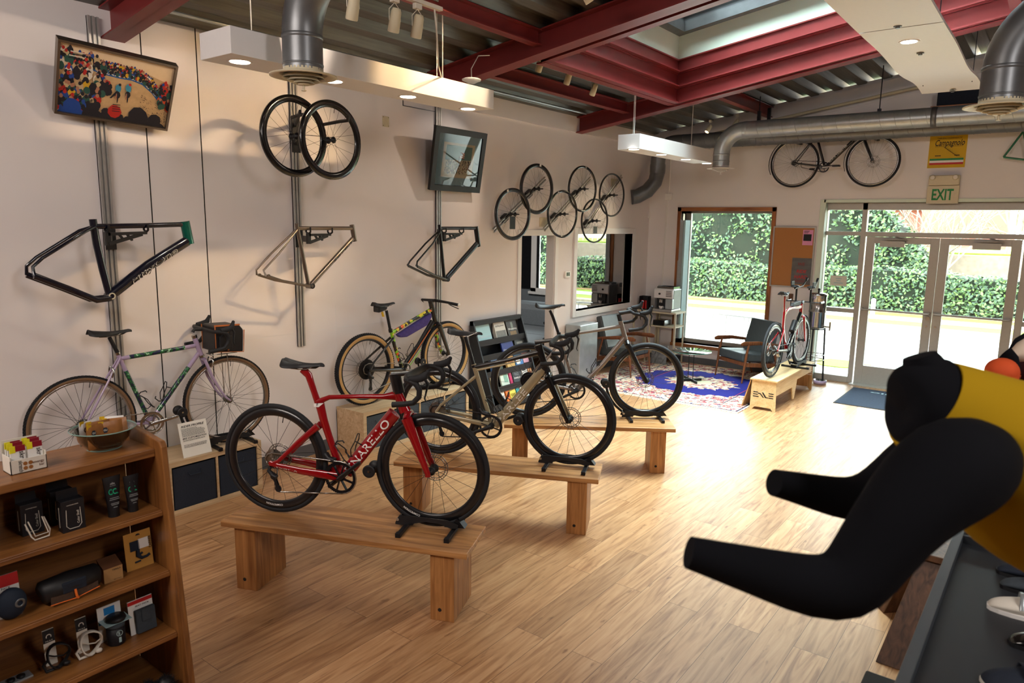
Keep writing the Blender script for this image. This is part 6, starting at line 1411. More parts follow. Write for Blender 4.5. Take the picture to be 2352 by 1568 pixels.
# conduit along the deck edge and pipes over the left wall
b = MB(); b.tube([(XW+.25, 2.7, roofz(XW+.25)-.03), (XW+.25, 8.3, roofz(XW+.25)-.03)], .014, 8); one('conduit', b, M['galv'], 'thin conduit running under the roof deck along the left wall', 'pipe')
b = MB(); b.tube([(XW+.02, YF-.12, 3.38), (-3.6, YF-.12, 3.66), (-1.5, YF-.12, 3.98)], .02, 8); one('conduit', b, M['cream'], 'cream pipe sloping along the top of the far wall', 'pipe')
# --- far wall fittings
def plate(u, v, w, h, d, m, nm, lab, cat, bev=.003):
    p = ony(u, v, YF); b = MB(); b.box(p.x-w/2, p.x+w/2, YF-d, YF, p.z-h/2, p.z+h/2); return one(nm, b, M[m], lab, cat, bev=bev), p
plate(1490, 494, .06, .10, .04, 'white', 'motion_sensor', 'small white sensor box in the far left corner', 'sensor')
o_, p = plate(1537, 452, .12, .10, .03, 'white', 'junction_box', 'white junction box on the conduit left of the timber window', 'junction box')
q = ony(1521, 655, YF); b = MB(); b.tube([(p.x, YF-.012, 3.5), (p.x, YF-.012, p.z), (p.x-.02, YF-.012, p.z-.06), (q.x, YF-.012, q.z)], .009, 8); one('wall_conduit', b, M['white'], 'white vertical conduit left of the timber window', 'pipe')
plate(1521, 660, .10, .07, .05, 'galv_dark', 'outlet_box', 'grey outlet box above the coffee machine', 'outlet')
plate(1817, 682, .06, .10, .012, 'tail_brown', 'wall_switch', 'brown switch plate under the cork board', 'switch')
# cork board
t = thing('cork_board', 'cork notice board with aluminium frame between window and doors', 'notice board', ony(1820, 590, YF-.02)); x0, x1 = ony(1774, 560, YF-.02).x, ony(1871.5, 560, YF-.02).x; z0, z1 = ony(1820, 660, YF-.02).z, ony(1824, 520, YF-.02).z
MB().box(x0+.018, x1-.018, YF-.014, YF, z0+.018, z1-.018).build('cork', M['cork'], t)
b = MB(); w = .02
for (a0, a1, c0, c1) in ((x0, x1, z0, z0+w), (x0, x1, z1-w, z1), (x0, x0+w, z0+w, z1-w), (x1-w, x1, z0+w, z1-w)): b.box(a0, a1, YF-.022, YF, c0, c1)
b.build('frame', M['alu'], t, bev=.002)
def ptext(b, tx, x, z, h, mi, y, **k): b.text(tx, (x, y, z), (1, 0, 0), (0, 0, 1), h, mi, **k)
pp = ony(1855.5, 545, YF-.016); t = thing('flyer', 'small pink flyer at the top right of the cork board', 'flyer', pp)
fx0, fx1, fz0, fz1 = pp.x-.07, pp.x+.07, ony(1855, 563, YF-.016).z, ony(1858, 528, YF-.016).z
MB().box(fx0, fx1, YF-.017, YF-.0155, fz0, fz1).build('paper', M['pink'], t)
b = MB(); b.box(fx0+.012, fx1-.02, YF-.0178, YF-.017, fz0+.06, fz1-.06); 
for k in range(3): b.box(fx0+.015, fx1-.05-.01*k, YF-.0178, YF-.017, fz1-.02-.013*k, fz1-.014-.013*k)
ptext(b, 'OPEN', fx0+.02, fz0+.02, .018, 0, YF-.018, bold=.02) if False else None
b.build('print', M['ink'], t)
pp = ony(1840, 622, YF-.016); t = thing('poster', 'dark grey poster with the words WE RIDE at the bottom right of the cork board', 'poster', pp); px0, px1 = ony(1818, 620, YF-.016).x, ony(1864, 620, YF-.016).x; pz0, pz1 = ony(1840, 653, YF-.016).z, ony(1842, 592.5, YF-.016).z
MB().box(px0, px1, YF-.017, YF-.0155, pz0, pz1).build('paper', mat('poster_grey', (92, 92, 92), .5, noise=.3, scale=6, stretch=(1, 1, 3)), t)
b = MB(); w = px1-px0; ptext(b, 'WE', px0+w*.30, pz0+(pz1-pz0)*.72, .042, 0, YF-.018, bold=.02, shear=.15, width=w*.36); ptext(b, 'RIDE', px0+w*.26, pz0+(pz1-pz0)*.44, .045, 1, YF-.018, bold=.03, shear=.15, width=w*.5); ptext(b, 'HARD', px0+w*.16, pz0+(pz1-pz0)*.22, .05, 1, YF-.018, bold=.03, shear=.15, width=w*.66)
for k in range(3): b.box(px0+w*(.2), px1-w*.2, YF-.0178, YF-.017, pz0+.03+.014*k, pz0+.036+.014*k)
b.build('lettering', [mat('maroon_ink', (130, 40, 40), .5), M['red']], t)
# exit sign with two lamp heads
pe = ony(2166, 450, YF-.04); t = thing('exit_sign', 'cream exit sign with green letters above the left door', 'exit sign', pe); xe0, xe1 = ony(2129, 445, YF-.06).x, ony(2202, 445, YF-.06).x; ze0, ze1 = ony(2165, 467, YF-.06).z, ony(2165, 426, YF-.06).z; zt1 = ony(2170, 402, YF-.06).z
MB().box(xe0, xe1, YF-.06, YF, ze0, ze1).build('sign_face', M['cream'], t, bev=.004)
b = MB(); ptext(b, 'EXIT', (xe0+xe1)/2, ze0+.045, (ze1-ze0)*.62, 0, YF-.062, bold=.035, width=(xe1-xe0)*.68, center=True); b.build('lettering', M['green'], t)
MB().box(xe0+.005, xe1-.005, YF-.08, YF, ze1+.004, zt1).build('lamp_box', M['cream'], t, bev=.012)
for x in (xe0+.05, xe1-.05):
    b = MB(); b.lathe([(.001, .0), (.030, .0), (.034, .012), (.028, .03), (.02, .05)], (x, YF-.115, zt1-.03), (0, 1, 0), 22); hd = b.build('lamp_head', M['cream'], t); MB().cyl((x, YF-.118, zt1-.03), (x, YF-.114, zt1-.03), .024, 20).build('lamp', M['offwhite'], hd)
# yellow cycling poster
px0, px1, pz0, pz1 = ony(2133, 350, YF-.01).x, ony(2219, 350, YF-.01).x, ony(2170, 385, YF-.01).z, ony(2178, 300, YF-.01).z
t = thing('poster', 'yellow poster with script lettering and striped foot above the exit sign', 'poster', (px0, YF, pz0)); h = pz1-pz0; w = px1-px0
MB().box(px0, px1, YF-.008, YF, pz0, pz1).build('paper', M['yellow'], t)
b = MB(); ptext(b, 'Campagnolo', px0+w*.16, pz0+h*.60, .075, 0, YF-.009, bold=.015, shear=.35, width=w*.78); b.beam((px0+w*.40, YF-.009, pz0+h*.56), (px0+w*.78, YF-.009, pz0+h*.30), .004, .025, (0, 1, 0)); ptext(b, 'TABLEAU COMPARATIF', px0+w*.2, pz0+h*.78, .02, 0, YF-.009, width=w*.66); b.box(px0+w*.16, px0+w*.90, YF-.009, YF-.008, pz0+h*.575, pz0+h*.582)
for (z0, z1, mi) in ((.20, .255, 1), (.14, .20, 2), (.085, .14, 3)): b.box(px0+.02, px1-.02, YF-.009, YF-.008, pz0+h*z0, pz0+h*z1, mi)
b.box(px0+w*.18, px0+w*.34, YF-.009, YF-.008, pz0+h*.32, pz0+h*.34, 0); b.box(px0+w*.70, px0+w*.84, YF-.009, YF-.008, pz0+h*.32, pz0+h*.34, 0)
b.build('print', [M['ink'], M['green'], M['white'], M['red']], t)
# speaker on its little shelf
p = ony(2202, 222, YF-.12); one('wall_shelf', MB().box(p.x-.28, p.x+.30, YF-.22, YF, p.z-.13, p.z-.105), M['window_wood_x'], 'thin wooden shelf carrying the black speaker high on the far wall', 'shelf')
t = thing('speaker', 'flat black speaker on a wooden shelf above the ducts', 'speaker', (p.x, YF-.12, p.z-.105)); MB().box(p.x-.22, p.x+.22, YF-.20, YF-.02, p.z-.105, p.z+.06).build('cabinet', M['black'], t, bev=.01); MB().box(p.x-.21, p.x+.21, YF-.205, YF-.20, p.z-.095, p.z+.05).build('grille', M['bin_cloth'], t)
# green bike frame at the right edge of the far wall
t = thing('bicycle_frame', 'green bicycle frame hanging at the right edge of the far wall', 'bicycle frame', (-.6, YF-.1, 2.9)); g = [ony(u, v, YF-.12) for (u, v) in ((2305, 361), (2352, 300), (2362, 368), (2400, 310))]
b = MB(); b.tube([g[0], g[1]], .012, 10); b.tube([g[0], g[2]], .012, 10); b.tube([g[1], g[2]], .015, 10); b.tube([g[1], g[3]], .015, 10); b.tube([g[2], g[3]], .015, 10); b.build('frame', mat('green_paint', (28, 110, 70), .3, coat=.5), t)
b = MB(); b.box(g[2].x-.02, g[2].x+.02, YF-.1, YF, g[2].z+.02, g[2].z+.06); b.build('wall_hook', M['dark_metal'], t)
# paper notice taped to the storefront pane
x0, x1 = ony(1907, 643, YS+.028).x, ony(1945, 643, YS+.028).x; z0, z1 = ony(1925, 656, YS+.028).z, ony(1925, 633, YS+.028).z
t = thing('paper_notice', 'white paper notice taped inside the left storefront pane', 'notice', (x0, YS+.028, z0)); MB().box(x0, x1, YS+.027, YS+.0285, z0, z1).build('paper', M['paper'], t); b = MB()
for (k, ww) in ((.72, .35), (.5, .25), (.28, .55)): b.box((x0+x1)/2-(x1-x0)*ww/2, (x0+x1)/2+(x1-x0)*ww/2, YS+.0262, YS+.027, z0+(z1-z0)*k-.006, z0+(z1-z0)*k+.006)
b.build('lettering', M['pale_blue'], t)
# ================================================================== lounge corner
# --- rug: procedural medallion pattern
def rug_mat(cx, cy, hx, hy):
    m = bpy.data.materials.new('rug'); m.use_nodes = True; nt = m.node_tree; N = nt.nodes; L = nt.links; b = N['Principled BSDF']; b.inputs['Roughness'].default_value = .95; b.inputs['Specular IOR Level'].default_value = .1
    def mth(op, a, c=None, d=None):
        n = N.new('ShaderNodeMath'); n.operation = op
        for i, v in enumerate((a, c, d)):
            if v is None: continue
            if isinstance(v, (int, float)): n.inputs[i].default_value = v
            else: L.new(v, n.inputs[i])
        return n.outputs[0]
    tc = N.new('ShaderNodeTexCoord'); sx = N.new('ShaderNodeSeparateXYZ'); L.new(tc.outputs['Object'], sx.inputs[0])
    X = mth('SUBTRACT', sx.outputs['X'], cx); Y = mth('SUBTRACT', sx.outputs['Y'], cy)
    th = mth('ARCTAN2', Y, X); r = mth('SQRT', mth('ADD', mth('POWER', mth('DIVIDE', X, .98), 2), mth('POWER', mth('DIVIDE', Y, .80), 2)))
    wob = mth('MULTIPLY', mth('ABSOLUTE', mth('SINE', mth('MULTIPLY', th, 8))), .10); wob2 = mth('MULTIPLY', mth('ABSOLUTE', mth('SINE', mth('MULTIPLY', th, 20))), .04)
    rr = mth('ADD', r, mth('ADD', wob, wob2))
    v1 = N.new('ShaderNodeTexVoronoi'); v1.inputs['Scale'].default_value = 24; L.new(tc.outputs['Object'], v1.inputs['Vector'])
    s1 = N.new('ShaderNodeSeparateColor'); L.new(v1.outputs['Color'], s1.inputs[0])
    rp = N.new('ShaderNodeValToRGB'); rp.color_ramp.interpolation = 'CONSTANT'
    for i, (p, c) in enumerate(((0, (206, 190, 168)), (.34, (150, 60, 74)), (.50, (220, 206, 184)), (.68, (52, 50, 92)), (.76, (196, 150, 116)), (.88, (170, 84, 92)))):
        e = rp.color_ramp.elements[i] if i < 2 else rp.color_ramp.elements.new(p); e.position = p; e.color = srgb(*c)
    L.new(s1.outputs[0], rp.inputs[0])
    # red rosettes along the border
    v2 = N.new('ShaderNodeTexVoronoi'); v2.inputs['Scale'].default_value = 3.6; v2.inputs['Randomness'].default_value = .3; L.new(tc.outputs['Object'], v2.inputs['Vector'])
    ros = mth('LESS_THAN', v2.outputs['Distance'], .20); ring_ = mth('MULTIPLY', mth('LESS_THAN', v2.outputs['Distance'], .30), mth('GREATER_THAN', v2.outputs['Distance'], .25))
    def mix(f, A, B):
        n = N.new('ShaderNodeMix'); n.data_type = 'RGBA'; L.new(f, n.inputs['Factor'])
        for k, v in (('A', A), ('B', B)):
            if isinstance(v, tuple): n.inputs[k].default_value = v
            else: L.new(v, n.inputs[k])
        return n.outputs['Result']
    n1 = N.new('ShaderNodeTexNoise'); n1.inputs['Scale'].default_value = 60; L.new(tc.outputs['Object'], n1.inputs['Vector']); spk = mth('GREATER_THAN', n1.outputs['Fac'], .56)
    rosm = mth('MULTIPLY', ros, mth('GREATER_THAN', n1.outputs['Fac'], .42))
    field = mix(mth('MULTIPLY', spk, .5), rp.outputs[0], srgb(228, 214, 194)); brd = mix(mth('MULTIPLY', rosm, .8), field, srgb(150, 34, 56)); brd = mix(mth('MULTIPLY', ring_, .6), brd, srgb(60, 54, 66))
    isblue = mth('LESS_THAN', rr, 1.02); iscen = mth('LESS_THAN', rr, .58)
    blue = mix(mth('MULTIPLY', n1.outputs['Fac'], .5), srgb(36, 38, 112), srgb(52, 50, 128))
    c = mix(isblue, brd, blue); c = mix(iscen, c, field); c = mix(mth('LESS_THAN', r, .16), c, srgb(210, 200, 170))
    ax = mth('SUBTRACT', hx, mth('ABSOLUTE', X)); ay = mth('SUBTRACT', hy, mth('ABSOLUTE', Y)); ed = mth('MINIMUM', ax, ay)
    for (a0, a1, cc) in ((0, .025, (216, 202, 176)), (.025, .045, (44, 42, 70)), (.30, .315, (44, 42, 70)), (.33, .34, (150, 50, 60))):
        c = mix(mth('MULTIPLY', mth('GREATER_THAN', ed, a0), mth('LESS_THAN', ed, a1)), c, srgb(*cc))
    L.new(c, b.inputs['Base Color']); return m
RX0, RX1, RY0, RY1 = -5.18, -2.82, 8.14, 10.62
b = MB(); b.box(RX0, RX1, RY0, RY1, 0, .009)
o = one('patterned_rug', b, rug_mat(-3.82, 9.42, 1.0, 1.28), 'large cream and red patterned rug with deep blue medallion under the armchairs', 'rug')
b = MB(); r = random.Random(5)
for i in range(150):
    x = RX0+(RX1-RX0)*i/150; b.beam((x, RY0, .003), (x+r.gauss(0, .006), RY0-.035-.02*r.random(), .002), .006, .004)
b.build('fringe', M['offwhite'], o)['kind'] = 'stuff'
# --- armchairs
def armchair(A, B, back, label):
    # A, B: front legs on the floor (left and right seen from the front), back: unit vector to the rear
    A = Vector(A); B = Vector(B); w = (B-A).length; e = (B-A)/w; f = Vector(back); t = thing('armchair', label, 'armchair', A, math.atan2(e.y, e.x), 'mid-century armchairs round the glass table')
    s = 1 if e.x*f.y-e.y*f.x > 0 else -1                      # local y to the rear
    Pt = lambda x, y, z: (x, s*y, z)
    for x in (.02, w-.02):
        b = MB(); b.tube([Pt(x, .0, 0), Pt(x, .03, .24), Pt(x, .05, .40), Pt(x, .08, .54)], [.011, .017, .019, .014], 10); b.build('leg', M['chair_wood'], t, local=True)
        b = MB(); b.tube([Pt(x, .66, 0), Pt(x, .58, .24), Pt(x, .50, .52)], [.011, .017, .014], 10); b.build('leg', M['chair_wood'], t, local=True)
        b = MB(); b.tube([Pt(x, -.05, .553), Pt(x, .0, .56), Pt(x, .25, .558), Pt(x, .56, .515), Pt(x, .60, .51)], [(.008, .020), (.010, .034), (.010, .028), (.010, .020), (.009, .016)], 10, n=None); b.build('armrest', M['chair_wood'], t, local=True)
        b = MB(); b.beam(Pt(x, .04, .26), Pt(x, .58, .215), .022, .055); b.build('side_rail', M['chair_wood'], t, local=True)
    b = MB(); b.beam(Pt(.02, .04, .265), Pt(w-.02, .04, .265), .02, .05); b.beam(Pt(.02, .56, .22), Pt(w-.02, .56, .22), .02, .05); b.build('cross_rail', M['chair_wood'], t, local=True)
    x0, x1 = .045, w-.045
    def slab(p, q, th, n0, n1, nm):
        # p..q: lower and upper edge mid lines in (y, z); th thickness toward (n0, n1)
        b = MB(); vs = []
        for (y, z) in (p, q):
            for (dy, dz) in ((0, 0), (n0*th, n1*th)):
                for x in (x0, x1): vs.append(Pt(x, y+dy, z+dz))
        b.add(vs, [(0, 1, 3, 2), (4, 6, 7, 5), (0, 4, 5, 1), (2, 3, 7, 6), (0, 2, 6, 4), (1, 5, 7, 3)] if s > 0 else [(2, 3, 1, 0), (5, 7, 6, 4), (1, 5, 4, 0), (6, 7, 3, 2), (4, 6, 2, 0), (3, 7, 5, 1)])
        return b.build(nm, M['leather'], t, local=True, bev=.022)
    slab((.02, .295), (.58, .255), .125, 0, 1, 'seat'); slab((.52, .33), (.66, .82), .10, -.95, .27, 'backrest')
    return t
armchair(onz(1641, 860, .01), onz(1705.5, 881, .01), (.53, .848, 0), 'grey leather armchair with wooden arms in front of the timber window')
armchair(onz(1490, 854, .01)+V(.03, 0, 0), onz(1440, 867, .01)+V(.05, 0, 0), (-1, .02, 0), 'grey leather armchair with wooden arms against the left wall')
# --- glass side table
c = V(-3.97, 9.40, .009); t = thing('glass_side_table', 'round glass side table on two thin rods between the armchairs', 'side table', c)
MB().lathe([(.001, .0), (.272, .0), (.276, .004), (.272, .010), (.001, .010)], c+V(0, 0, .425), (0, 0, 1), 48).build('table_top', M['glass_table'], t)
MB().lathe([(.270, .001), (.277, .004), (.270, .009)], c+V(0, 0, .4255), (0, 0, 1), 48).build('table_edge', mat('green_glass_edge', (80, 150, 130), .2), t)
u = V(.75, -.66, 0); w = V(.66, .75, 0)
for s in (-1, 1): MB().cyl(c+u*.075*s+V(0, 0, .03), c+u*.075*s+V(0, 0, .425), .0055, 8).build('rod', M['black'], t)
b = MB()
b.beam(c+u*.21+V(0, 0, .02), c-u*.21+V(0, 0, .02), .012, .04); b.beam(c+w*.17+V(0, 0, .018), c-w*.17+V(0, 0, .018), .012, .036); b.build('base', M['black'], t)
# --- enamel stand with coffee machine
yS = 10.34; xs0, xs1 = -5.10, -4.675; yb = 10.70
t = thing('enamel_stand', 'cream enamel stand under the coffee machine', 'stand', ((xs0+xs1)/2, yS, 0))
for x in (xs0, xs1):
    for y in (yS, yb-.03):
        b = MB(); b.box(x-.014, x+.014, y-.003, y+.003, 0, .825); b.box(x-.014 if x < -5 else x+.010, x-.010 if x < -5 else x+.014, y, y+(.02 if y < 10.5 else -.02), 0, .825); b.build('leg', M['cream'], t)
MB().box(xs0-.02, xs1+.02, yS-.02, yb, .805, .83).build('table_top', M['cream'], t, bev=.003); MB().box(xs0-.01, xs1+.01, yS-.01, yb-.01, .585, .605).build('shelf', M['cream'], t, bev=.002); MB().box(xs0-.01, xs1+.01, yS-.01, yb-.01, .16, .175).build('shelf', M['cream'], t, bev=.002)
t = thing('coffee_machine', 'silver bean to cup coffee machine on the enamel stand', 'coffee machine', (-4.9, 10.45, .83)); x0, x1 = -5.05, -4.73; y0, y1 = 10.34, 10.66; z = .83
MB().box(x0, x1, y0+.03, y1, z+.04, z+.36).build('body', M['galv_dark'], t, bev=.015)
b = MB(); b.prism([(0, .20), (-.035, .22), (-.045, .34), (0, .37)], (x0+.0, y0+.03, z), (0, 1, 0), (0, 0, 1), (x1-x0, 0, 0)); b.build('front_panel', M['white_paint'], t, bev=.006)
b = MB(); b.cyl((x0+.10, y0-.022, z+.285), (x0+.10, y0+.0, z+.285), .016, 14)
for k in range(4): b.box(x1-.11, x1-.02, y0-.018, y0-.0, z+.25+.026*k, z+.257+.026*k)
b.build('controls', M['ink'], t)
MB().box(x0+.05, x1-.10, y0-.002, y0+.035, z+.06, z+.21).build('recess', M['black'], t)
MB().box(x1-.12, x1, y0-.01, y0+.05, z+.05, z+.21).build('side_cover', M['galv'], t, bev=.008)
b = MB(); b.box(x0+.0, x1, y0-.03, y1, z, z+.045); b.build('drip_tray', M['alu'], t, bev=.012)
b = MB(); b.cyl((x0+.12, y0-.02, z+.15), (x0+.12, y0-.02, z+.20), .014, 12); b.cyl((x0+.15, y0-.02, z+.15), (x0+.15, y0-.02, z+.20), .014, 12); b.build('spout', M['chrome'], t)
b = MB()
for (a0, a1, c0, c1) in ((x0+.02, x1-.02, y0+.06, y0+.066), (x0+.02, x1-.02, y1-.03, y1-.024), (x0+.02, x0+.026, y0+.06, y1-.03), (x1-.026, x1-.02, y0+.06, y1-.03)): b.box(a0, a1, c0, c1, z+.37, z+.395)
b.box(x0+.02, x1-.02, y0+.06, y1-.03, z+.36, z+.37); b.build('cup_rail', M['chrome'], t)
c = V(x0+.135, y0-.02, z+.046); t = thing('espresso_cup', 'small white espresso cup under the coffee machine spout', 'cup', c); MB().lathe([(.001, .002), (.02, .002), (.033, .05), (.030, .05), (.018, .008), (.001, .008)], c, (0, 0, 1), 20).build('body', M['white'], t); MB().tube([c+V(.030, 0, .042), c+V(.05, 0, .04), (c+V(.05, 0, .02)), c+V(.026, 0, .018)], .004, 6).build('handle', M['white'], t)
b = MB(); b.box(-5.06, -4.86, 10.36, 10.6, .606, .69); one('small_appliance', b, M['black_gloss'], 'small dark appliance on the middle shelf of the enamel stand', 'appliance', bev=.01)
p = V(-5.27, 10.45, .83); t = thing('side_shelf', 'narrow cream shelf left of the coffee machine', 'shelf', (p.x, p.y, 0)); MB().box(-5.38, -5.14, 10.3, 10.7, .815, .835).build('top', M['cream'], t); 
for (x, y) in ((-5.37, 10.31), (-5.15, 10.31), (-5.37, 10.68), (-5.15, 10.68)): MB().box(x-.01, x+.01, y-.01, y+.01, 0, .815).build('leg', M['cream'], t)
t = thing('bottle_rack', 'dark rack with red canisters left of the coffee machine', 'rack', (p.x, p.y, .835)); b = MB(); b.box(-5.33, -5.18, 10.38, 10.50, .835, .85); b.box(-5.33, -5.32, 10.38, 10.50, .85, 1.05); b.box(-5.19, -5.18, 10.38, 10.50, .85, 1.05); b.box(-5.33, -5.18, 10.49, 10.50, .85, 1.05); b.build('rack', M['black'], t)
for k in (0, 1): MB().cyl((-5.29+.07*k, 10.43, .851), (-5.29+.07*k, 10.43, .98), .028, 16).build('canister', M['red'], t)
b = MB(); b.prism([(0, 0), (.26, 0), (.26, .30), (0, .30)], (-5.02, 10.26, .012), (1, 0, 0), (0, .18, .98), (0, .02, -.004)); one('canvas_print', b, mat('canvas_grey', (130, 134, 138), .8, noise=.4, scale=26), 'grey speckled canvas leaning under the enamel stand', 'picture')
b = MB(); b.box(-5.385, -5.36, 7.85, 8.42, .0, .86); t_ = one('glass_cabinet', MB().box(XW+.02, XW+.26, 8.30, 8.78, 0, .80), [M['galv']], 'low grey cabinet against the left wall beside the doorway', 'cabinet', bev=.01)
# --- plywood display bench with cut-out lettering
x0, x1 = -2.80, -2.495; y0, y1 = 8.47, 10.05; zt = TT-.006; t = thing('plywood_bench', 'light plywood display bench with cut-out logo under the time trial bike', 'bench', (x0, y0, 0))
MB().box(x0-.01, x1+.01, y0-.02, y1+.03, zt-.018, zt).build('bench_top', M['ply'], t, bev=.002)
def endpanel(y, m):
    b = MB(); w = x1-x0; pl = [(0, 0), (.03, 0), (.055, .035), (w-.055, .035), (w-.03, 0), (w, 0), (w-.008, zt-.018), (.008, zt-.018)]; b.prism(pl, (x0, y, 0), (1, 0, 0), (0, 0, 1), (0, .018, 0)); return b.build('end_panel', M[m], t)
endpanel(y0, 'ply'); endpanel(y1-.02, 'ply_dark')  # far panel in darker ply: the shadow on it is put into the colour
for x in (x0+.006, x1-.020):
    b = MB(); L_b = y1-y0; b.prism([(0, .0), (.0, zt-.02), (L_b-.02, zt-.02), (L_b-.02, .10), (L_b-.03, .0), (.80, .0), (.86, 0), (.93, .24), (1.45, .24), (L_b-.02, .12), (L_b-.02, .26), (.72, .26), (.70, .24), (.66, .0)] if False else [(0, .19), (.64, .19), (.70, .02), (.76, .02), (.84, .26), (1.50, .26), (1.50, zt-.02), (0, zt-.02)], (x, y0+.018, 0), (0, 1, 0), (0, 0, 1), (.014, 0, 0)); b.build('side_panel', M['ply'], t)
def enve(b, o, ex, ez, W_, H_, mi=0, nrm=V(0, -1, 0)):
    # four letters out of slanted bars, like the cut-out on the panel
    s = .14; P2 = lambda a, c: Vector(o)+Vector(ex)*(a*W_)+Vector(ez)*(c*H_)
    def bar(a0, a1, c0, c1, k=0.0): b.add([P2(a0, c0), P2(a1, c0), P2(a1+k, c1), P2(a0+k, c1)], [(0, 1, 2, 3)], mi)
    for c0 in (0, .41, .82): bar(0.02*c0, .24, c0, c0+.18)
    bar(.24, .29, .0, .18); b.add([P2(.24, .82), P2(.36, .82), P2(.56, 0), P2(.49, 0), P2(.34, .62), P2(.24, .62)], [(0, 1, 2, 3, 4, 5)], mi)
    b.add([P2(.43, 1), P2(.50, 1), P2(.66, .18), P2(.74, .18), P2(.74, 0), P2(.60, 0)], [(0, 1, 2, 3, 4, 5)], mi)
    for c0 in (0, .41, .82): bar(.76, 1.0, c0, c0+.18)
w = x1-x0; b = MB(); enve(b, (x0+.03, y0-.0012, .155), (1, 0, 0), (0, 0, 1), w-.06, .065); b.build('logo_cutout', M['ink'], t)
b = MB(); enve(b, (x0+.05, y1-.0215, .20), (1, 0, 0), (0, 0, 1), w-.06, .065); b.build('logo_cutout', M['offwhite'], t)
b = MB(); b.prism([(0, 0), (.55, 0), (.55, .30), (.06, .38), (0, .36)], (x0-.11, y0+.02, .012), (0, 1, 0), (.26, 0, .96), (.012, 0, -.004)); one('plywood_sheet', b, M['ply_dark'], 'loose plywood sheet leaning on the side of the display bench', 'board')
# --- steel water urn on its stand
c = V(-2.60, 10.42, 0); t = thing('water_urn', 'tall stainless steel water urn with tap on a black stand by the doors', 'water urn', c)
b = MB(); b.lathe([(.001, .80), (.105, .80), (.112, .81), (.112, 1.02), (.116, 1.025), (.116, 1.035), (.112, 1.04), (.112, 1.24), (.116, 1.245), (.116, 1.26), (.10, 1.285), (.001, 1.29)], c, (0, 0, 1), 36); b.build('tank', M['steel'], t)
b = MB(); b.cyl(c+V(0, 0, 1.28), c+V(0, 0, 1.33), .012, 12); b.ball(c+V(0, 0, 1.335), .018); b.build('lid_knob', M['black'], t)
b = MB(); b.tube([c+V(.11, -.02, .83), c+V(.19, -.04, .83)], .010, 8); b.tube([c+V(.19, -.04, .78), c+V(.19, -.04, .90)], .010, 8); b.build('tap', M['steel'], t)
b = MB(); b.lathe([(.12, .785), (.13, .785), (.13, .80), (.12, .80)], c, (0, 0, 1), 30, closed=True); b.build('ring', M['black'], t)
for k in range(3): a = k*2.094+.5; MB().tube([c+V(.12*math.cos(a), .12*math.sin(a), .79), c+V(.15*math.cos(a), .15*math.sin(a), 0)], .012, 8).build('leg', M['tail_brown' if k == 1 else 'black'], t)
b = MB(); 
for z in (.35, .42): b.lathe([(.135, z), (.141, z), (.141, z+.01), (.135, z+.01)], c, (0, 0, 1), 24, closed=True)
b.build('brace', M['steel'], t)
c = onz(1883, 877, .03)+V(0, 0, -.03); t = thing('pet_bowl', 'lilac rimmed steel pet bowl on the floor beside the plywood bench', 'bowl', c); MB().lathe([(.001, .0), (.085, .0), (.09, .06), (.084, .062)], c, (0, 0, 1), 32).build('outside', M['lilac'], t); MB().lathe([(.084, .062), (.075, .058), (.06, .02), (.001, .015)], c, (0, 0, 1), 32).build('dish', M['steel'], t)
# --- door mat
A, B_, C_ = onz(1962.5, 890), onz(1916.5, 923.9), onz(2067, 947.5); e = V(1, -.0, 0); x0 = min(A.x, B_.x)+.01; y0, y1 = (B_.y+C_.y)/2, A.y-.02; x1 = x0+1.5
t = thing('door_mat', 'dark blue door mat with white lettering and round emblem at the glass doors', 'door mat', (x0, y0, 0)); MB().box(x0, x1, y0, y1, 0, .008).build('carpet', M['mat_blue'], t); MB().box(x0-.02, x1+.02, y0-.02, y1+.02, 0, .006).build('rubber_edge', M['rubber'], t)
b = MB(); mx, my = (x0+x1)/2-.02, y0+(y1-y0)*.42; ew, eh = .21, .17
def el(cx, cy, a, c, n=28): return [(cx+a*math.cos(2*PI*i/n), cy+c*math.sin(2*PI*i/n)) for i in range(n)]
b.prism(el(mx, my, ew, eh), (0, 0, .008), (1, 0, 0), (0, 1, 0), (0, 0, .0015), 0); b.box(mx-ew*.97, mx+.02, my-.012, my-.002, .0095, .0102, 1); b.box(mx-.02, mx+ew*.97, my+.010, my+.020, .0095, .0102, 1); b.prism(el(mx-.005, my+.045, .022, .018, 12), (0, 0, .0095), (1, 0, 0), (0, 1, 0), (0, 0, .0007), 1); b.prism(el(mx+.01, my-.045, .022, .018, 12), (0, 0, .0095), (1, 0, 0), (0, 1, 0), (0, 0, .0007), 1)
b.text('bike studio', (mx+.52, y1-.15, .0098), (-1, 0, 0), (0, -1, 0), .07, 0, bold=.02, width=1.02)
b.build('emblem', [M['pale_blue'], M['mat_blue']], t)
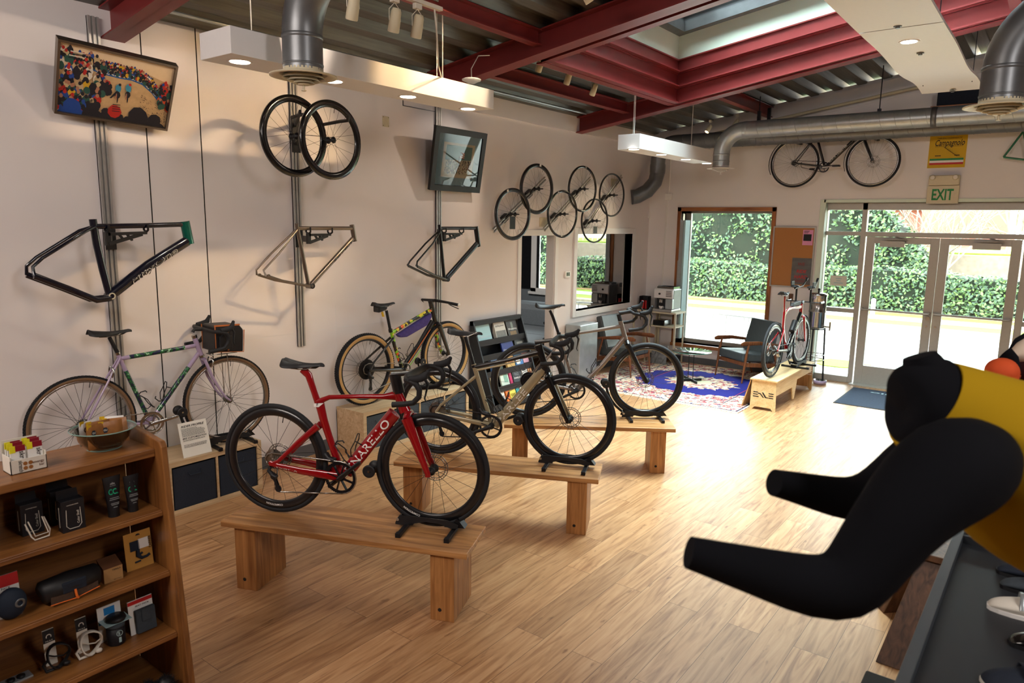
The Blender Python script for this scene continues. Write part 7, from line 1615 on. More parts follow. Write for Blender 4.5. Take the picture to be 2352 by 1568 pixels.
# --- tiered black book rack
A = onz(1133, 950.4); Bq = onz(1247.4, 917); yA, yB = A.y, Bq.y; xf = -5.0; xb_ = XW+.03; ht = 1.045
t = thing('book_rack', 'tiered black book rack against the left wall beside the doorway', 'book rack', (xf, yA, 0)); xt_ = xb_+.045
for y in (yA-.0, yB-.02):
    b = MB(); b.prism([(xf, 0), (xf, .11), (xt_+.0, ht), (xb_, ht), (xb_, 0)], (0, y, 0), (1, 0, 0), (0, 0, 1), (0, .02, 0)); b.build('side_panel', M['tabletop_black'], t)
MB().box(xb_, xb_+.012, yA+.02, yB-.02, 0, ht).build('back_panel', M['tabletop_black'], t)
Sx = lambda s: xf+(xt_-xf)*s; Sz = lambda s: .11+(ht-.11)*s
rows = [0.0, .215, .43, .645, .80]
for i, s in enumerate((0.0, .20, .40, .60, .78)):
    b = MB(); x_, z_ = Sx(s), Sz(s); b.box(xb_+.01, x_-.004, yA+.02, yB-.02, z_-.085, z_-.075); b.box(x_-.010, x_, yA+.02, yB-.02, z_-.09, z_-.02); b.build('shelf', M['tabletop_black'], t)
MB().box(xb_, xt_+.006, yA, yB, ht-.05, ht).build('header', M['tabletop_black'], t)
bk = [('book', (150, 190, 196)), ('book', (196, 188, 176)), ('book', (46, 42, 38)), ('book', (28, 40, 110)), ('book', (44, 46, 44)), ('book', (70, 110, 170)), ('book', (212, 160, 80)), ('book', (210, 206, 170)), ('book', (50, 120, 190)), ('book', (224, 150, 170))]
def cover(y0, y1, s0, s1, col, label, title=None, tcol='white', th=.018, art=None, tpos=.3, spine=False):
    # a book leaning face out on the slope: y0..y1 along the rack, s0..s1 up the slope
    d = V(xt_-xf, 0, ht-.11).normalized(); nrm = V(d.z, 0, -d.x); o = V(Sx(s0), yA+y0, Sz(s0))+nrm*(-.035)+V(0, 0, -.02); L_ = (s1-s0)*math.hypot(xt_-xf, ht-.11); W_ = y1-y0
    q = thing('book', label, 'book', o, 0, 'books on the black rack'); b = MB(); b.obox(o+d*L_/2+V(0, W_/2, 0)-nrm*th/2, V(0, W_/2, 0), d*L_/2, nrm*th/2); b.build('cover', mat('cover', col, .45, noise=.0), q, bev=.001)
    b = MB(); b.obox(o+d*(L_/2+.002)+V(0, W_/2+.001, 0)-nrm*th/2, V(0, W_/2, 0), d*L_/2, nrm*(th/2-.002)); b.build('pages', M['paper'], q)
    if title or art:
        b = MB(); mats = [M[tcol]]
        if title: b.text(title, o+d*L_*tpos+V(0, W_*.1, 0)+nrm*.0008, (0, 1, 0), d, L_*.10, 0, bold=.02, width=W_*.8, shear=.15)
        if art:
            for (a0, a1, c0, c1, mc) in art:
                mats.append(mat('art', mc, .5, noise=.15, scale=40)); b.obox(o+d*L_*(c0+c1)/2+V(0, W_*(a0+a1)/2, 0)+nrm*.0004, V(0, W_*(a1-a0)/2, 0), d*L_*(c1-c0)/2, nrm*.0002, len(mats)-1)
        b.build('cover_print', mats, q)
WR = yB-yA
cover(.04*WR, .33*WR, .79, 1.0, (160, 196, 200), 'pale blue book at the left end of the top tier', 'THE BICYCLE', 'galv', tpos=.3) if False else cover(.05*WR, .34*WR, .76, .97, (160, 196, 200), 'pale blue book at the left end of the top tier', 'SIMPSON', 'galv', tpos=.25)
for (a, c, col, lab, ti, tc_, ar) in (
    (.43, .65, (206, 200, 188), 'thick off-white book in the middle of the top tier', 'cycle gravel', 'ink', [(.05, .95, .04, .5, (120, 118, 112))]),
    (.68, .90, (56, 48, 42), 'dark photo book at the right end of the top tier', 'Bikepacking', 'white', [(.2, .8, .05, .35, (130, 100, 60)), (.4, .6, .4, .9, (120, 130, 120))])):
    cover(a*WR, c*WR, .76, .97, col, lab, ti, tc_, th=.05 if a < .5 else .02, art=ar, tpos=.75 if a < .5 else .45)
cover(.48*WR, .72*WR, .56, .76, (28, 44, 118), 'blue book with white script title on the second tier', 'Campagnolo', 'white', tpos=.25)
cover(.76*WR, .97*WR, .58, .76, (40, 42, 42), 'dark magazine with yellow headline on the second tier', 'TOUR', 'yellow', art=[(.2, .8, .2, .6, (120, 120, 116))], tpos=.78)
cover(.20*WR, .40*WR, .38, .60, (92, 130, 184), 'book with a mountain landscape cover on the third tier', None, 'white', th=.04, art=[(0, 1, .0, .34, (62, 72, 58)), (0, 1, .34, .55, (60, 84, 124)), (.05, .22, .78, .9, (220, 226, 230))])
cover(.50*WR, .66*WR, .40, .56, (212, 168, 96), 'tan book below the blue one on the third tier', None, 'white', th=.03, art=[(.2, .8, .3, .6, (190, 120, 60))])
cover(.68*WR, .84*WR, .40, .55, (60, 120, 180), 'blue and white booklet on the third tier', None, 'white', art=[(.1, .6, .1, .5, (230, 230, 230))])
cover(.85*WR, .97*WR, .41, .56, (226, 170, 186), 'small pink book at the right end of the third tier', None, 'white', art=[(.1, .9, .6, .8, (180, 60, 90))])
for k, (col, lab) in enumerate((((200, 190, 160), 'cream spine standing on the fourth tier'), ((40, 80, 130), 'blue spine standing on the fourth tier'), ((190, 34, 44), 'red spine standing on the fourth tier'))): cover((.10+.035*k)*WR, (.13+.035*k)*WR, .20, .38, col, lab, th=.12)
cover(.30*WR, .46*WR, .20, .38, (206, 216, 200), 'pale green book on the fourth tier', None, 'white', th=.02, art=[(.4, .9, .2, .8, (130, 170, 150))])
cover(.48*WR, .53*WR, .20, .38, (190, 36, 90), 'magenta spine on the fourth tier', th=.09)
cover(.55*WR, .74*WR, .20, .40, (44, 46, 50), 'black catalogue with white title on the fourth tier', 'PARLEE', 'white', tpos=.22, art=[(.2, .7, .4, .9, (90, 92, 94))])
cover(.76*WR, .88*WR, .22, .38, (214, 216, 214), 'white booklet on the fourth tier', None, 'white', art=[(.1, .7, .6, .95, (60, 60, 60))])
cover(.89*WR, .97*WR, .22, .34, (214, 160, 110), 'small orange booklet at the right end of the fourth tier', None, 'white', art=[(.2, .8, .3, .6, (170, 80, 40))])
for k, (a, w, col, lab) in enumerate(((.33, .07, (232, 120, 40), 'orange book on the lowest tier'), (.41, .12, (226, 206, 80), 'yellow guide book on the lowest tier'), (.55, .06, (50, 150, 160), 'teal book on the lowest tier'), (.63, .16, (210, 214, 214), 'white magazine on the lowest tier'), (.20, .10, (216, 210, 200), 'off-white booklet at the left of the lowest tier'))): cover(a*WR, (a+w)*WR, -.0, .17, col, lab, th=.03, art=[(.1, .9, .3, .5, tuple(max(0, c_-70) for c_ in col))])
# --- timber stool by the display table
A, B_, C_ = onz(2045, 1527), onz(2130, 1225), onz(2000, 1412); t = thing('timber_stool', 'dark worn timber stool with a red stencilled stag beside the black table', 'stool', (A.x, A.y, 0)); xL = -.50; hS = .53
b = MB(); b.hexa([(-.52, 3.78, 0), (-.10, 3.78, 0), (-.10, 3.83, 0), (-.52, 3.83, 0), (-.40, 4.02, hS), (-.08, 4.02, hS), (-.08, 4.07, hS), (-.40, 4.07, hS)]); b.build('leg', M['dark_wood'], t, bev=.004)
b = MB(); b.hexa([(-.58, 4.32, 0), (-.10, 4.80, 0), (-.10, 4.85, 0), (-.62, 4.37, 0), (-.42, 4.20, hS), (-.10, 4.55, hS), (-.10, 4.60, hS), (-.45, 4.25, hS)]); b.build('leg', M['dark_wood'], t, bev=.004)
b = MB(); b.prism([(-.46, 3.96), (-.04, 3.96), (-.04, 4.66), (-.46, 4.66)], (0, 0, hS), (1, 0, 0), (0, 1, 0), (0, 0, .035)); b.build('seat', M['dark_wood'], t, bev=.004)
b = MB(); o = V(-.345, 3.985, .40); up_ = V(.0, .24, .53).normalized(); ex_ = V(1, 0, 0); nn = V(0, -.91, .41)*.002
b.prism([(0, 0), (.03, -.01), (.06, 0), (.075, .02), (.05, .04), (.02, .035), (-.01, .045), (-.02, .02)], o+nn, ex_, up_, nn*.2, 0); b.beam(o+up_*.035+nn+V(.02, 0, 0), o+up_*.08+nn+V(.0, 0, 0), .006, .002, nn); b.beam(o+up_*.035+nn+V(.035, 0, 0), o+up_*.075+nn+V(.05, 0, 0), .006, .002, nn)
b.text('BERLIN', o+up_*.085+nn+V(-.03, 0, 0), ex_, up_, .028, 0, bold=.03, width=.13); b.build('stencil', M['red'], t)
# ================================================================== product shelf, front left
sy0, sy1 = .15, 1.42
FXS = lambda z: -3.007+(1.204-z)*.105                      # the shelf leans: its front edge per height
xk = -3.30
SH = [1.20, .93, .66, .38, .11]
t = thing('product_shelf', 'worn orange-brown wooden shelf full of bike accessories at the lower left', 'shelf', (-3.1, sy1, 0))
b = MB(); b.prism([(xk, 0), (FXS(0)+.06, 0), (FXS(1.0)+.05, 1.0), (-2.950, 1.215), (-2.965, 1.238), (-3.20, 1.262), (xk, 1.262)], (0, sy1, 0), (1, 0, 0), (0, 0, 1), (0, .028, 0)); b.build('side_panel', M['shelf_wood_v'], t, bev=.005)
b = MB(); b.prism([(xk, 0), (FXS(0)+.06, 0), (-2.965, 1.238), (xk, 1.262)], (0, sy0-.03, 0), (1, 0, 0), (0, 0, 1), (0, .028, 0)); b.build('side_panel', M['shelf_wood_v'], t, bev=.005)
MB().box(xk-.012, xk, sy0, sy1, 0, 1.20).build('back_panel', M['shelf_wood'], t)
for z in SH:
    b = MB(); th = .035 if z > 1.1 else .018; b.box(xk, FXS(z), sy0, sy1, z-th, z)
    if z < 1.1: b.box(FXS(z), FXS(z)+.006, sy0, sy1, z-.026, z-.006)
    b.build('shelf_board', M['shelf_wood'], t, bev=.003)
def card(nm, lab, cat, c, w, h, m, tilt=.0, th=.004, group=None, yaw=0.0):
    # an upright card facing +x with its base centre at c
    e = V(math.sin(yaw), math.cos(yaw), 0); up = V(-tilt, 0, 1).normalized(); n = e.cross(up)
    if n.x < 0: n = -n
    q = thing(nm, lab, cat, c, 0, group); b = MB(); b.obox(V(*c)+up*h/2-n*th/2, e*w/2, up*h/2, n*th/2); o = b.build('card', M[m], q); return q, V(*c)-e*w/2, e, up, n
# energy bar box on the top board
A = onz(25.5, 1092, 1.2); Bq = onz(110, 1073, 1.2); x1, y0, y1 = (A.x+Bq.x)/2, A.y, Bq.y; dpt = .085
t = thing('energy_bar_box', 'cream display box of energy bars on top of the wooden shelf', 'box', (x1-dpt/2, y0, 1.2)); w = y1-y0
b = MB(); z = 1.2
b.box(x1-.003, x1, y0, y1, z, z+.055); b.box(x1-dpt, x1, y0, y0+.003, z, z+.07); b.box(x1-dpt, x1, y1-.003, y1, z, z+.07); b.box(x1-dpt, x1-dpt+.003, y0, y1, z, z+.12); b.box(x1-dpt, x1, y0, y1, z, z+.003); b.build('carton', M['offwhite'], t)
b = MB(); b.text('skratch', (x1+.001, y0+.028, z+.050), (0, 0, -1), (0, 1, 0), .015, 0, bold=.02, width=.045); b.text('energy', (x1+.001, y1-.050, z+.030), (0, 1, 0), (0, 0, 1), .010, 1, bold=.02, width=.04); b.text('bar', (x1+.001, y1-.028, z+.016), (0, 1, 0), (0, 0, 1), .010, 1, bold=.02, width=.018)
for k in range(4): b.prism([(.008*math.cos(2*PI*i/8), .008*math.sin(2*PI*i/8)) for i in range(8)], (x1, y0+.050+.018*(k % 2), z+.018+.018*(k//2)), (0, 1, 0), (0, 0, 1), (.0008, 0, 0), 2)
b.build('print', [M['ink'], M['tail_brown'], M['foil']], t)
mw = mat('wrapper_red', (130, 16, 34), .35)
for k in range(6):
    i, j = k % 2, k//2; yy = y0+.008+i*(w/2-.004); xx = x1-.012-j*.024; hh = .115-.008*(j == 0)+.004*i
    q = thing('energy_bar', 'energy bar in the cream box, %s, %s' % (('front row', 'middle row', 'back row')[j], ('left', 'right')[i]), 'energy bar', (xx, yy, z+.004), 0, 'energy bars in the display box')
    b = MB(); b.hexa([(xx-.014, yy, z+.004), (xx, yy, z+.004), (xx, yy+w/2-.012, z+.004), (xx-.014, yy+w/2-.012, z+.004), (xx-.008, yy, z+hh-.02), (xx-.003, yy, z+hh-.02), (xx-.003, yy+w/2-.012, z+hh-.02), (xx-.008, yy+w/2-.012, z+hh-.02)]); b.build('wrapper', M['white'], q)
    b = MB(); b.hexa([(xx-.009, yy+.018, z+hh-.022), (xx-.002, yy+.018, z+hh-.022), (xx-.002, yy+w/2-.011, z+hh-.022), (xx-.009, yy+w/2-.011, z+hh-.022), (xx-.007, yy+.018, z+hh), (xx-.004, yy+.018, z+hh), (xx-.004, yy+w/2-.011, z+hh), (xx-.007, yy+w/2-.011, z+hh)]); b.build('red_band', mw, q)
    b = MB(); b.hexa([(xx-.009, yy-.001, z+hh-.026), (xx-.002, yy-.001, z+hh-.026), (xx-.002, yy+.018, z+hh-.026), (xx-.009, yy+.018, z+hh-.026), (xx-.007, yy-.001, z+hh), (xx-.004, yy-.001, z+hh), (xx-.004, yy+.018, z+hh), (xx-.007, yy+.018, z+hh)]); b.build('yellow_band', mat('wrapper_yellow', (220, 210, 30), .4), q)
    b = MB(); b.text('skr', (xx+.0015, yy+.03, z+.085), (0, 0, -1), (0, 1, 0), .018, 0, bold=.02, width=.03); b.build('lettering', M['ink'], q)
# glass bowl of waffles
c = onz(240, 1028, 1.2); t = thing('glass_bowl', 'round glass bowl filled with wrapped waffles on top of the shelf', 'bowl', c)
b = MB(); b.lathe([(.001, .003), (.062, .003), (.070, .008), (.098, .045), (.112, .078), (.128, .088), (.127, .092), (.108, .081), (.094, .047), (.066, .012), (.001, .007)], c, (0, 0, 1), 48); b.build('bowl', M['glass_bowl'], t)
b = MB(); b.lathe([(.126, .087), (.1295, .090), (.126, .0925)], c, (0, 0, 1), 48, closed=True); b.lathe([(.062, .001), (.068, .003), (.062, .005)], c, (0, 0, 1), 48, closed=True); b.build('rim', mat('green_glass_rim', (130, 160, 150), .1), t)
r = random.Random(8)
for k, (dx, dy, a, tl, m, lab) in enumerate(((.045, .012, .1, .10, 'foil', 'brown foil waffle packet at the front of the bowl, right'), (.050, -.042, -.25, .16, 'foil', 'brown foil waffle packet at the front of the bowl, left'), (.012, .045, .4, .3, 'foil', 'brown foil waffle packet behind on the right of the bowl'), (.00, -.02, .0, -.05, 'foil', 'brown foil waffle packet in the middle of the bowl'), (-.035, -.04, -.3, -.1, 'white', 'white waffle packet at the back left of the bowl'), (-.035, .05, .45, -.1, 'white', 'white waffle packet at the back right of the bowl'))):
    e = V(math.sin(a), math.cos(a), 0); up = V(tl*-.6, 0, 1).normalized(); n = e.cross(up); n = n if n.x > 0 else -n; o = c+V(dx, dy, .072); q = thing('waffle_packet', lab, 'snack packet', o, 0, 'wrapped waffles in the glass bowl')
    W_, H_ = .048, .052; b = MB(); N_ = 8; vs = []; fs = []
    for i in range(N_+1):
        for j in range(N_+1):
            a_, c_ = i/N_*2-1, j/N_*2-1; bl = .007*(1-a_**4)*(1-c_**4); vs.append(o+e*(W_*a_)+up*(H_*c_)+n*bl)
    for i in range(N_):
        for j in range(N_): p = i*(N_+1)+j; fs.append((p, p+N_+1, p+N_+2, p+1))
    m0 = len(vs); vs += [v-n*2*((v-o).dot(n))-n*.001 for v in vs]; fs += [tuple(reversed([x+m0 for x in f])) for f in fs]; b.add(vs, fs, 0, True); b.build('wrapper', M[m], q)
    b = MB(); b.prism([(.011*math.cos(2*PI*i/6), .013*math.sin(2*PI*i/6)) for i in range(6)], o+e*(-.022)+up*.018+n*.0080, e, up, n*.0004, 1); b.text('GU', o+e*(-.029)+up*.0145+n*.0088, e, up, .008, 0, bold=.03, width=.014); b.text('STROOP', o+e*(-.015)+up*(-.012)+n*.0085, e, up, .006, 0, width=.04); b.text('WAFEL', o+e*(-.015)+up*(-.022)+n*.0085, e, up, .006, 0, width=.034); b.build('print', [M['offwhite'], M['bin_cloth']], q)
    b = MB(); b.obox(o+e*(-.035)+up*.045+n*.0012, e*.010, up*.010, n*.0006); b.build('corner_flash', M['yellow'], q)
# sunglass boxes
z = .93
mb_ = mat('box_black', (24, 24, 30), .45)
def sbox(u, v, w, h, d, lab, two=False, txt=True):
    p = onz(u, v, z); q = thing('accessory_box', lab, 'box', p, 0, 'black accessory boxes'); x0 = p.x-d
    b = MB(); b.box(x0, p.x, p.y-w/2, p.y+w/2, z, z+h); b.build('carton', mb_, q, bev=.001)
    b = MB(); b.prism([(-w/2, 0), (w/2*.9, 0), (w/2*.8, .035), (-w/2, .035)], (x0+.003, p.y, z+h), (0, 1, 0), (0, 0, 1), (.002, 0, 0)); b.build('hang_tab', mb_, q)
    b = MB(); P_ = [(p.x+.001, p.y+w*a, z+h*c_) for a, c_ in ((-.30, .72), (-.33, .2), (-.2, .10), (.2, .10), (.33, .2), (.30, .72))]; b.tube(P_, .0012, 5); b.tube([(p.x-d*.5, p.y-w/2-.001, z+h*.15), (p.x-d*.5, p.y-w/2-.001, z+h*.8)], .001, 4)
    if txt: b.text('Color Shell', (p.x+.0012, p.y+w*.24, z+h*.22), (0, 0, 1), (0, -1, 0), .009, 0, bold=.01, width=h*.42)
    b.text('HAMMERHEAD', (p.x+.0012, p.y-w*.26, z+h*.84), (0, 1, 0), (0, 0, 1), .004, 0, width=w*.5); b.build('print', M['offwhite'], q); return p
sbox(78, 1226, .078, .128, .05, 'black accessory box at the left of the second shelf, behind the white strap'); sbox(148, 1201, .085, .142, .04, 'black accessory box standing behind the front one', txt=False); p = sbox(172, 1218, .085, .130, .045, 'black accessory box in the middle of the second shelf with white outline print')
p = onz(92, 1237, z); b = MB(); t = thing('white_strap', 'white rubber case hanging over the left black box', 'case', p)
b.tube([(p.x-.002, p.y-.045, z+.075), (p.x+.006, p.y-.03, z+.02), (p.x+.008, p.y-.02, z+.004), (p.x+.008, p.y+.03, z+.006), (p.x+.004, p.y+.036, z+.03), (p.x-.002, p.y+.02, z+.085)], [.003]*6, 8); b.tube([(p.x+.0, p.y-.035, z+.082), (p.x+.010, p.y-.018, z+.02), (p.x+.010, p.y+.028, z+.022), (p.x+.004, p.y+.012, z+.09)], .0025, 8); b.build('case', M['offwhite'], t)
# two cream tubes standing on their caps
for (u, v, s, lab) in ((262, 1184, 1.0, 'larger black tube with green letters, left of the pair'), (306, 1172, .92, 'black tube with green letters next to the shelf side')):
    p = onz(u, v, z); q = thing('lotion_tube', lab, 'tube', p, 0, 'black tubes on the second shelf'); h = .175*s
    b = MB(); N_ = 24; vs = []; fs = []; L_ = 10
    for i in range(L_+1):
        k = i/L_; ra = .0225*s*(1-k)+.004*k if k < .999 else .002; rb = (.0225+.014*k)*s
        for j in range(N_): a = 2*PI*j/N_; vs.append(V(p.x+ra*math.cos(a), p.y+rb*math.sin(a), z+.03+(h-.03)*k))
    for i in range(L_):
        for j in range(N_): j2 = (j+1) % N_; fs.append((i*N_+j, i*N_+j2, (i+1)*N_+j2, (i+1)*N_+j))
    b.add(vs, fs, 0, True); b.build('tube', mb_, q); MB().cyl((p.x, p.y, z), (p.x, p.y, z+.032), .0225*s, 24).build('cap', M['black'], q)
    fx_ = lambda zz: p.x+(.0225*(1-(zz-.03)/(h-.03))+.004*((zz-.03)/(h-.03)))*s+.0012
    sl_ = V(-.018*s/(h-.03), 0, 1).normalized()
    b = MB(); b.text('CC.', (fx_(.105), p.y-.020*s, z+.100*s), (0, 1, 0), sl_, .024*s, 0, bold=.03, width=.038*s)
    b.build('green_letters', M['sage'], q)
    b = MB()
    for (k, ww) in ((.085, .036), (.078, .04), (.062, .034), (.056, .03), (.045, .016)): b.obox((fx_(k)+.000, p.y, z+k*s), (.0003, 0, 0), (0, ww/2*s, 0), sl_*.0012)
    b.prism([(-.010, 0), (.010, 0), (.008, .006), (.003, .006), (0, .010), (-.003, .006), (-.008, .006)], (fx_(.142)-.0002, p.y, z+.142*s), (0, 1, 0), tuple(sl_), (.0004, 0, 0)); b.text('ALPINE', (fx_(.135), p.y-.012*s, z+.134*s), (0, 1, 0), sl_, .005, 0, width=.024*s); b.build('print', M['galv'], q)
# third shelf
z = .66
p = onz(30, 1418, z); t, o, e, up, n = card('helmet_light_pack', 'red and white hanging card behind the round dark case', 'package', (p.x-.02, p.y-.02, z), .12, .165, 'white', .12)
b = MB(); b.obox(o+e*.06+up*.142+n*.0012, e*.06, up*.023, n*.001); b.build('red_header', M['red'], t)
b = MB(); b.text('SADDLE PACK', o+e*.012+up*.108+n*.0012, e, up, .009, 0, bold=.02, width=.08); b.build('print', M['ink'], t)
t = thing('round_case', 'dark blue rounded zip case at the left of the third shelf', 'case', p); b = MB(); b.ball(p+V(.005, -.002, .062), .030, .052, .062, 24, 14); b.build('body', mat('case_blue', (20, 34, 52), .7, noise=.1), t); b = MB(); b.lathe([(.010, 0), (.018, 0), (.018, .002), (.010, .002)], p+V(.033, .018, .065), (1, .1, 0), 20, closed=True); b.build('emblem', M['galv_dark'], t)
p = onz(20, 1420, z); q = V(p.x-.16, p.y-.03, z); t, o, e, up, n = card('accessory_card', 'black card with white arch print at the far left of the third shelf', 'package', q, .09, .19, 'black', .05)
b = MB(); b.tube([o+e*(.045+.03*math.cos(a))+up*(.13+.025*math.sin(a))+n*.002 for a in (0, .5, 1, 1.57, 2.1, 2.6, PI)], .003, 5); b.build('print', M['offwhite'], t)
pa, pb = onz(112, 1398, z), onz(232, 1352, z); c = (pa+pb)/2; t = thing('roll_bag', 'long black bar bag with mesh window and orange zip on the third shelf', 'bag', (c.x, c.y, z)); Lb = (pb-pa).length*1.12; e = (pb-pa).normalized(); nn = V(e.y, -e.x, 0); nn = nn if nn.x > 0 else -nn; cc = c-nn*.045
b = MB(); b.tube([cc-e*Lb*.5+V(0, 0, .050), cc-e*Lb*.46+V(0, 0, .052), cc+V(0, 0, .056), cc+e*Lb*.46+V(0, 0, .052), cc+e*Lb*.5+V(0, 0, .05)], [(.030, .030), (.050, .045), (.054, .048), (.050, .045), (.03, .03)], 20); b.build('body', M['black'], t)
b = MB(); b.obox(cc+nn*.046+V(0, 0, .030), e*Lb*.40, nn*.003, V(0, 0, .020)); b.build('mesh_pocket', mat('mesh_brown', (74, 56, 44), .7, noise=.2, scale=90), t)
b = MB(); b.tube([cc+nn*.052-e*Lb*.42+V(0, 0, .012), cc+nn*.056+V(0, 0, .008), cc+nn*.052+e*Lb*.42+V(0, 0, .018)], .0022, 6); b.tube([cc+nn*.052+V(0, 0, .045), cc+nn*.060+V(0, 0, .02), cc+nn*.058+e*.006+V(0, 0, .006)], .005, 6); b.build('zip_pull', M['orange'], t)
b = MB(); b.obox(cc+nn*.045+V(0, 0, .060), e*.045, nn*.008, V(0, 0, .022)); b.build('buckle', M['bin_cloth'], t, bev=.004)
p = onz(262, 1334, z); t = thing('small_carton', 'small brown cardboard box next to the bar bag', 'box', p); b = MB(); b.box(p.x-.05, p.x, p.y-.038, p.y+.038, z, z+.062); b.build('carton', mat('kraft', (176, 134, 84), .7), t); b = MB(); b.hexa([(p.x-.05, p.y-.038, z+.0625), (p.x, p.y-.038, z+.0625), (p.x, p.y+.038, z+.0625), (p.x-.05, p.y+.038, z+.0625), (p.x-.065, p.y-.038, z+.088), (p.x-.062, p.y-.038, z+.090), (p.x-.062, p.y+.038, z+.090), (p.x-.065, p.y+.038, z+.088)]); b.build('lid', M['tail_brown'], t); b = MB(); b.text('TERRA', (p.x+.001, p.y-.005, z+.048), (0, 1, 0), (0, 0, 1), .007, 0, bold=.02, width=.036); b.text('light mount', (p.x+.001, p.y-.0, z+.006), (0, 1, 0), (0, 0, 1), .005, 0, width=.03); b.build('print', M['ink'], t)
p = onz(326, 1305, z); t, o, e, up, n = card('clear_pouch', 'brown pouch with black hook bracket and label standing on the third shelf', 'package', (p.x-.01, p.y, z), .115, .165, 'foil', .10); o = V(*o)
mkp = mat('pouch_tan', (190, 140, 70), .35, noise=.03); t.children
for ch in [x for x in COL.objects if x.parent == t]: ch.data.materials[0] = mkp
b = MB(); b.obox(o+e*.042+up*.105+n*.002, e*.020, up*.022, n*.0006); b.build('dark_label', M['bin_cloth'], t); b = MB(); b.obox(o+e*.080+up*.108+n*.002, e*.022, up*.022, n*.0006); b.build('white_label', M['white'], t)
b = MB(); b.tube([o+e*.052+up*.085+n*.006, o+e*.050+up*.060+n*.006, o+e*.066+up*.045+n*.006, o+e*.088+up*.046+n*.006, o+e*.10+up*.052+n*.006], [.008, .009, .007, .006, .006], 8); b.tube([o+e*.056+up*.062+n*.006, o+e*.070+up*.068+n*.006], .005, 8); b.tube([o+e*.036+up*.032+n*.004, o+e*.060+up*.034+n*.004], .004, 8); b.build('bracket', M['bin_cloth'], t)
b = MB(); b.text('CARRIER', o+e*.112+up*.078+n*.004, up, -e, .012, 0, bold=.03, width=.055); b.prism([(0, 0), (.02, 0), (.017, .006), (.010, .008), (.003, .006)], o+e*.05+up*.148+n*.001, e, up, n*.001); b.build('print', M['ink'], t)
# fourth shelf
z = .38
def cage_ring(u, v, m, lab, card_lab):
    p = onz(u, v, z); t = thing('strap_cage', lab, 'holder', p); b = MB(); R_ = .040
    pts = [p+V(.012*math.sin(a*2), R_*math.cos(a), R_*1.25*math.sin(a)+.056) for a in [2*PI*i/20 for i in range(20)]]; b.tube(pts, [(.0035, .012)]*20, 8, n=(1, 0, 0), closed=True); b.tube([p+V(0, -.036, .07), p+V(-.02, -.01, .045), p+V(-.01, .02, .040), p+V(0, .036, .055)], [(.006, .003)]*4, 8); b.tube([p+V(0, -.04, .05), p+V(-.01, -.055, .03), p+V(.005, -.05, .008), p+V(.005, .0, .006)], [.006]*4, 8); b.build('cage', M[m], t); b = MB(); b.ball(p+V(.012, .022, .014), .010, .014, .010); b.build('dial', M[m], t)
    q, o, e, up, n = card('header_card', card_lab, 'package', (p.x-.045, p.y-.012, z), .042, .150, 'offwhite', .10); b = MB(); b.obox(V(*o)+e*.021+up*.122+n*.001, e*.021, up*.026, n*.0008); b.build('black_header', M['ink'], q)
    b = MB(); b.tube([V(*o)+e*(.021+.009*math.cos(a))+up*(.120+.009*math.sin(a))+n*.002 for a in (-.4, .3, 1, 1.57, 2.1, 2.8, 3.5)], .0018, 5); b.text('MULE', V(*o)+e*.008+up*.100+n*.002, e, up, .005, 0, width=.026); b.build('print', M['offwhite'], q)
cage_ring(138, 1532, 'black', 'black ring-shaped bottle holder on the fourth shelf', 'black and white header card behind the black ring holder'); cage_ring(212, 1503, 'offwhite', 'white ring-shaped bottle holder on the fourth shelf', 'black and white header card behind the white ring holder')
p = onz(275, 1480, z); t = thing('lidded_canister', 'short black canister with grey lid and blue tag on the fourth shelf', 'canister', p); c = p+V(-.028, 0, 0); MB().lathe([(.001, 0), (.034, 0), (.036, .004), (.036, .075), (.001, .076)], c, (0, 0, 1), 30).build('body', mb_, t); MB().lathe([(.001, .078), (.035, .078), (.037, .084), (.034, .092), (.02, .098), (.001, .099)], c, (0, 0, 1), 30).build('lid', M['bin_cloth_grey'], t)
b = MB(); b.text('S', c+V(.037, -.006, .05), (0, 1, 0), (0, 0, 1), .014, 0, bold=.03); b.lathe([(.011, 0), (.013, 0), (.013, .001), (.011, .001)], c+V(.0365, 0, .057), (1, 0, 0), 22, closed=True); b.box(c.x+.0362, c.x+.0368, c.y-.004, c.y+.006, c.z+.015, c.z+.038); b.build('print', M['pale_blue'], t)
t, o, e, up, n = card('blue_card', 'white and blue card holding a black lid behind the canister', 'package', (p.x-.072, p.y-.0, z), .095, .155, 'white', .06); o = V(*o); b = MB(); b.obox(o+e*.048+up*.130+n*.001, e*.022, up*.016, n*.0006); b.obox(o+e*.048+up*.088+n*.001, e*.047, up*.010, n*.0006); b.build('blue_panel', mat('sky_blue', (40, 130, 200), .5), t)
b = MB(); b.lathe([(.001, 0), (.036, 0), (.040, .008), (.036, .018), (.001, .020)], p+V(-.032, .006, .101), (0, 0, 1), 30); b.build('black_lid', M['black'], t)
b = MB(); b.box(p.x-.072, p.x+.004, p.y-.050, p.y+.058, z+.0995, z+.1005); b.build('card_shelf', M['pale_blue'], t)
p = onz(335, 1452, z); t, o, e, up, n = card('tool_wrap_pack', 'red and white card with a folded dark bag at the right of the fourth shelf', 'package', (p.x-.02, p.y, z), .105, .150, 'white', .12); o = V(*o); b = MB(); b.obox(o+e*.052+up*.140+n*.001, e*.052, up*.008, n*.0006); b.build('red_header', M['red'], t)
b = MB(); b.text('SEAT PACK', o+e*.03+up*.118+n*.001, e, up, .007, 0, bold=.02, width=.06); b.build('print', M['ink'], t)
b = MB(); b.obox(o+e*.062+up*.055+n*.012, e*.042, up*.052, n*.011); b.obox(o+e*.062+up*.080+n*.024, e*.020, up*.028, n*.004); b.build('dark_bag', M['bin_cloth_grey'], t, bev=.008)
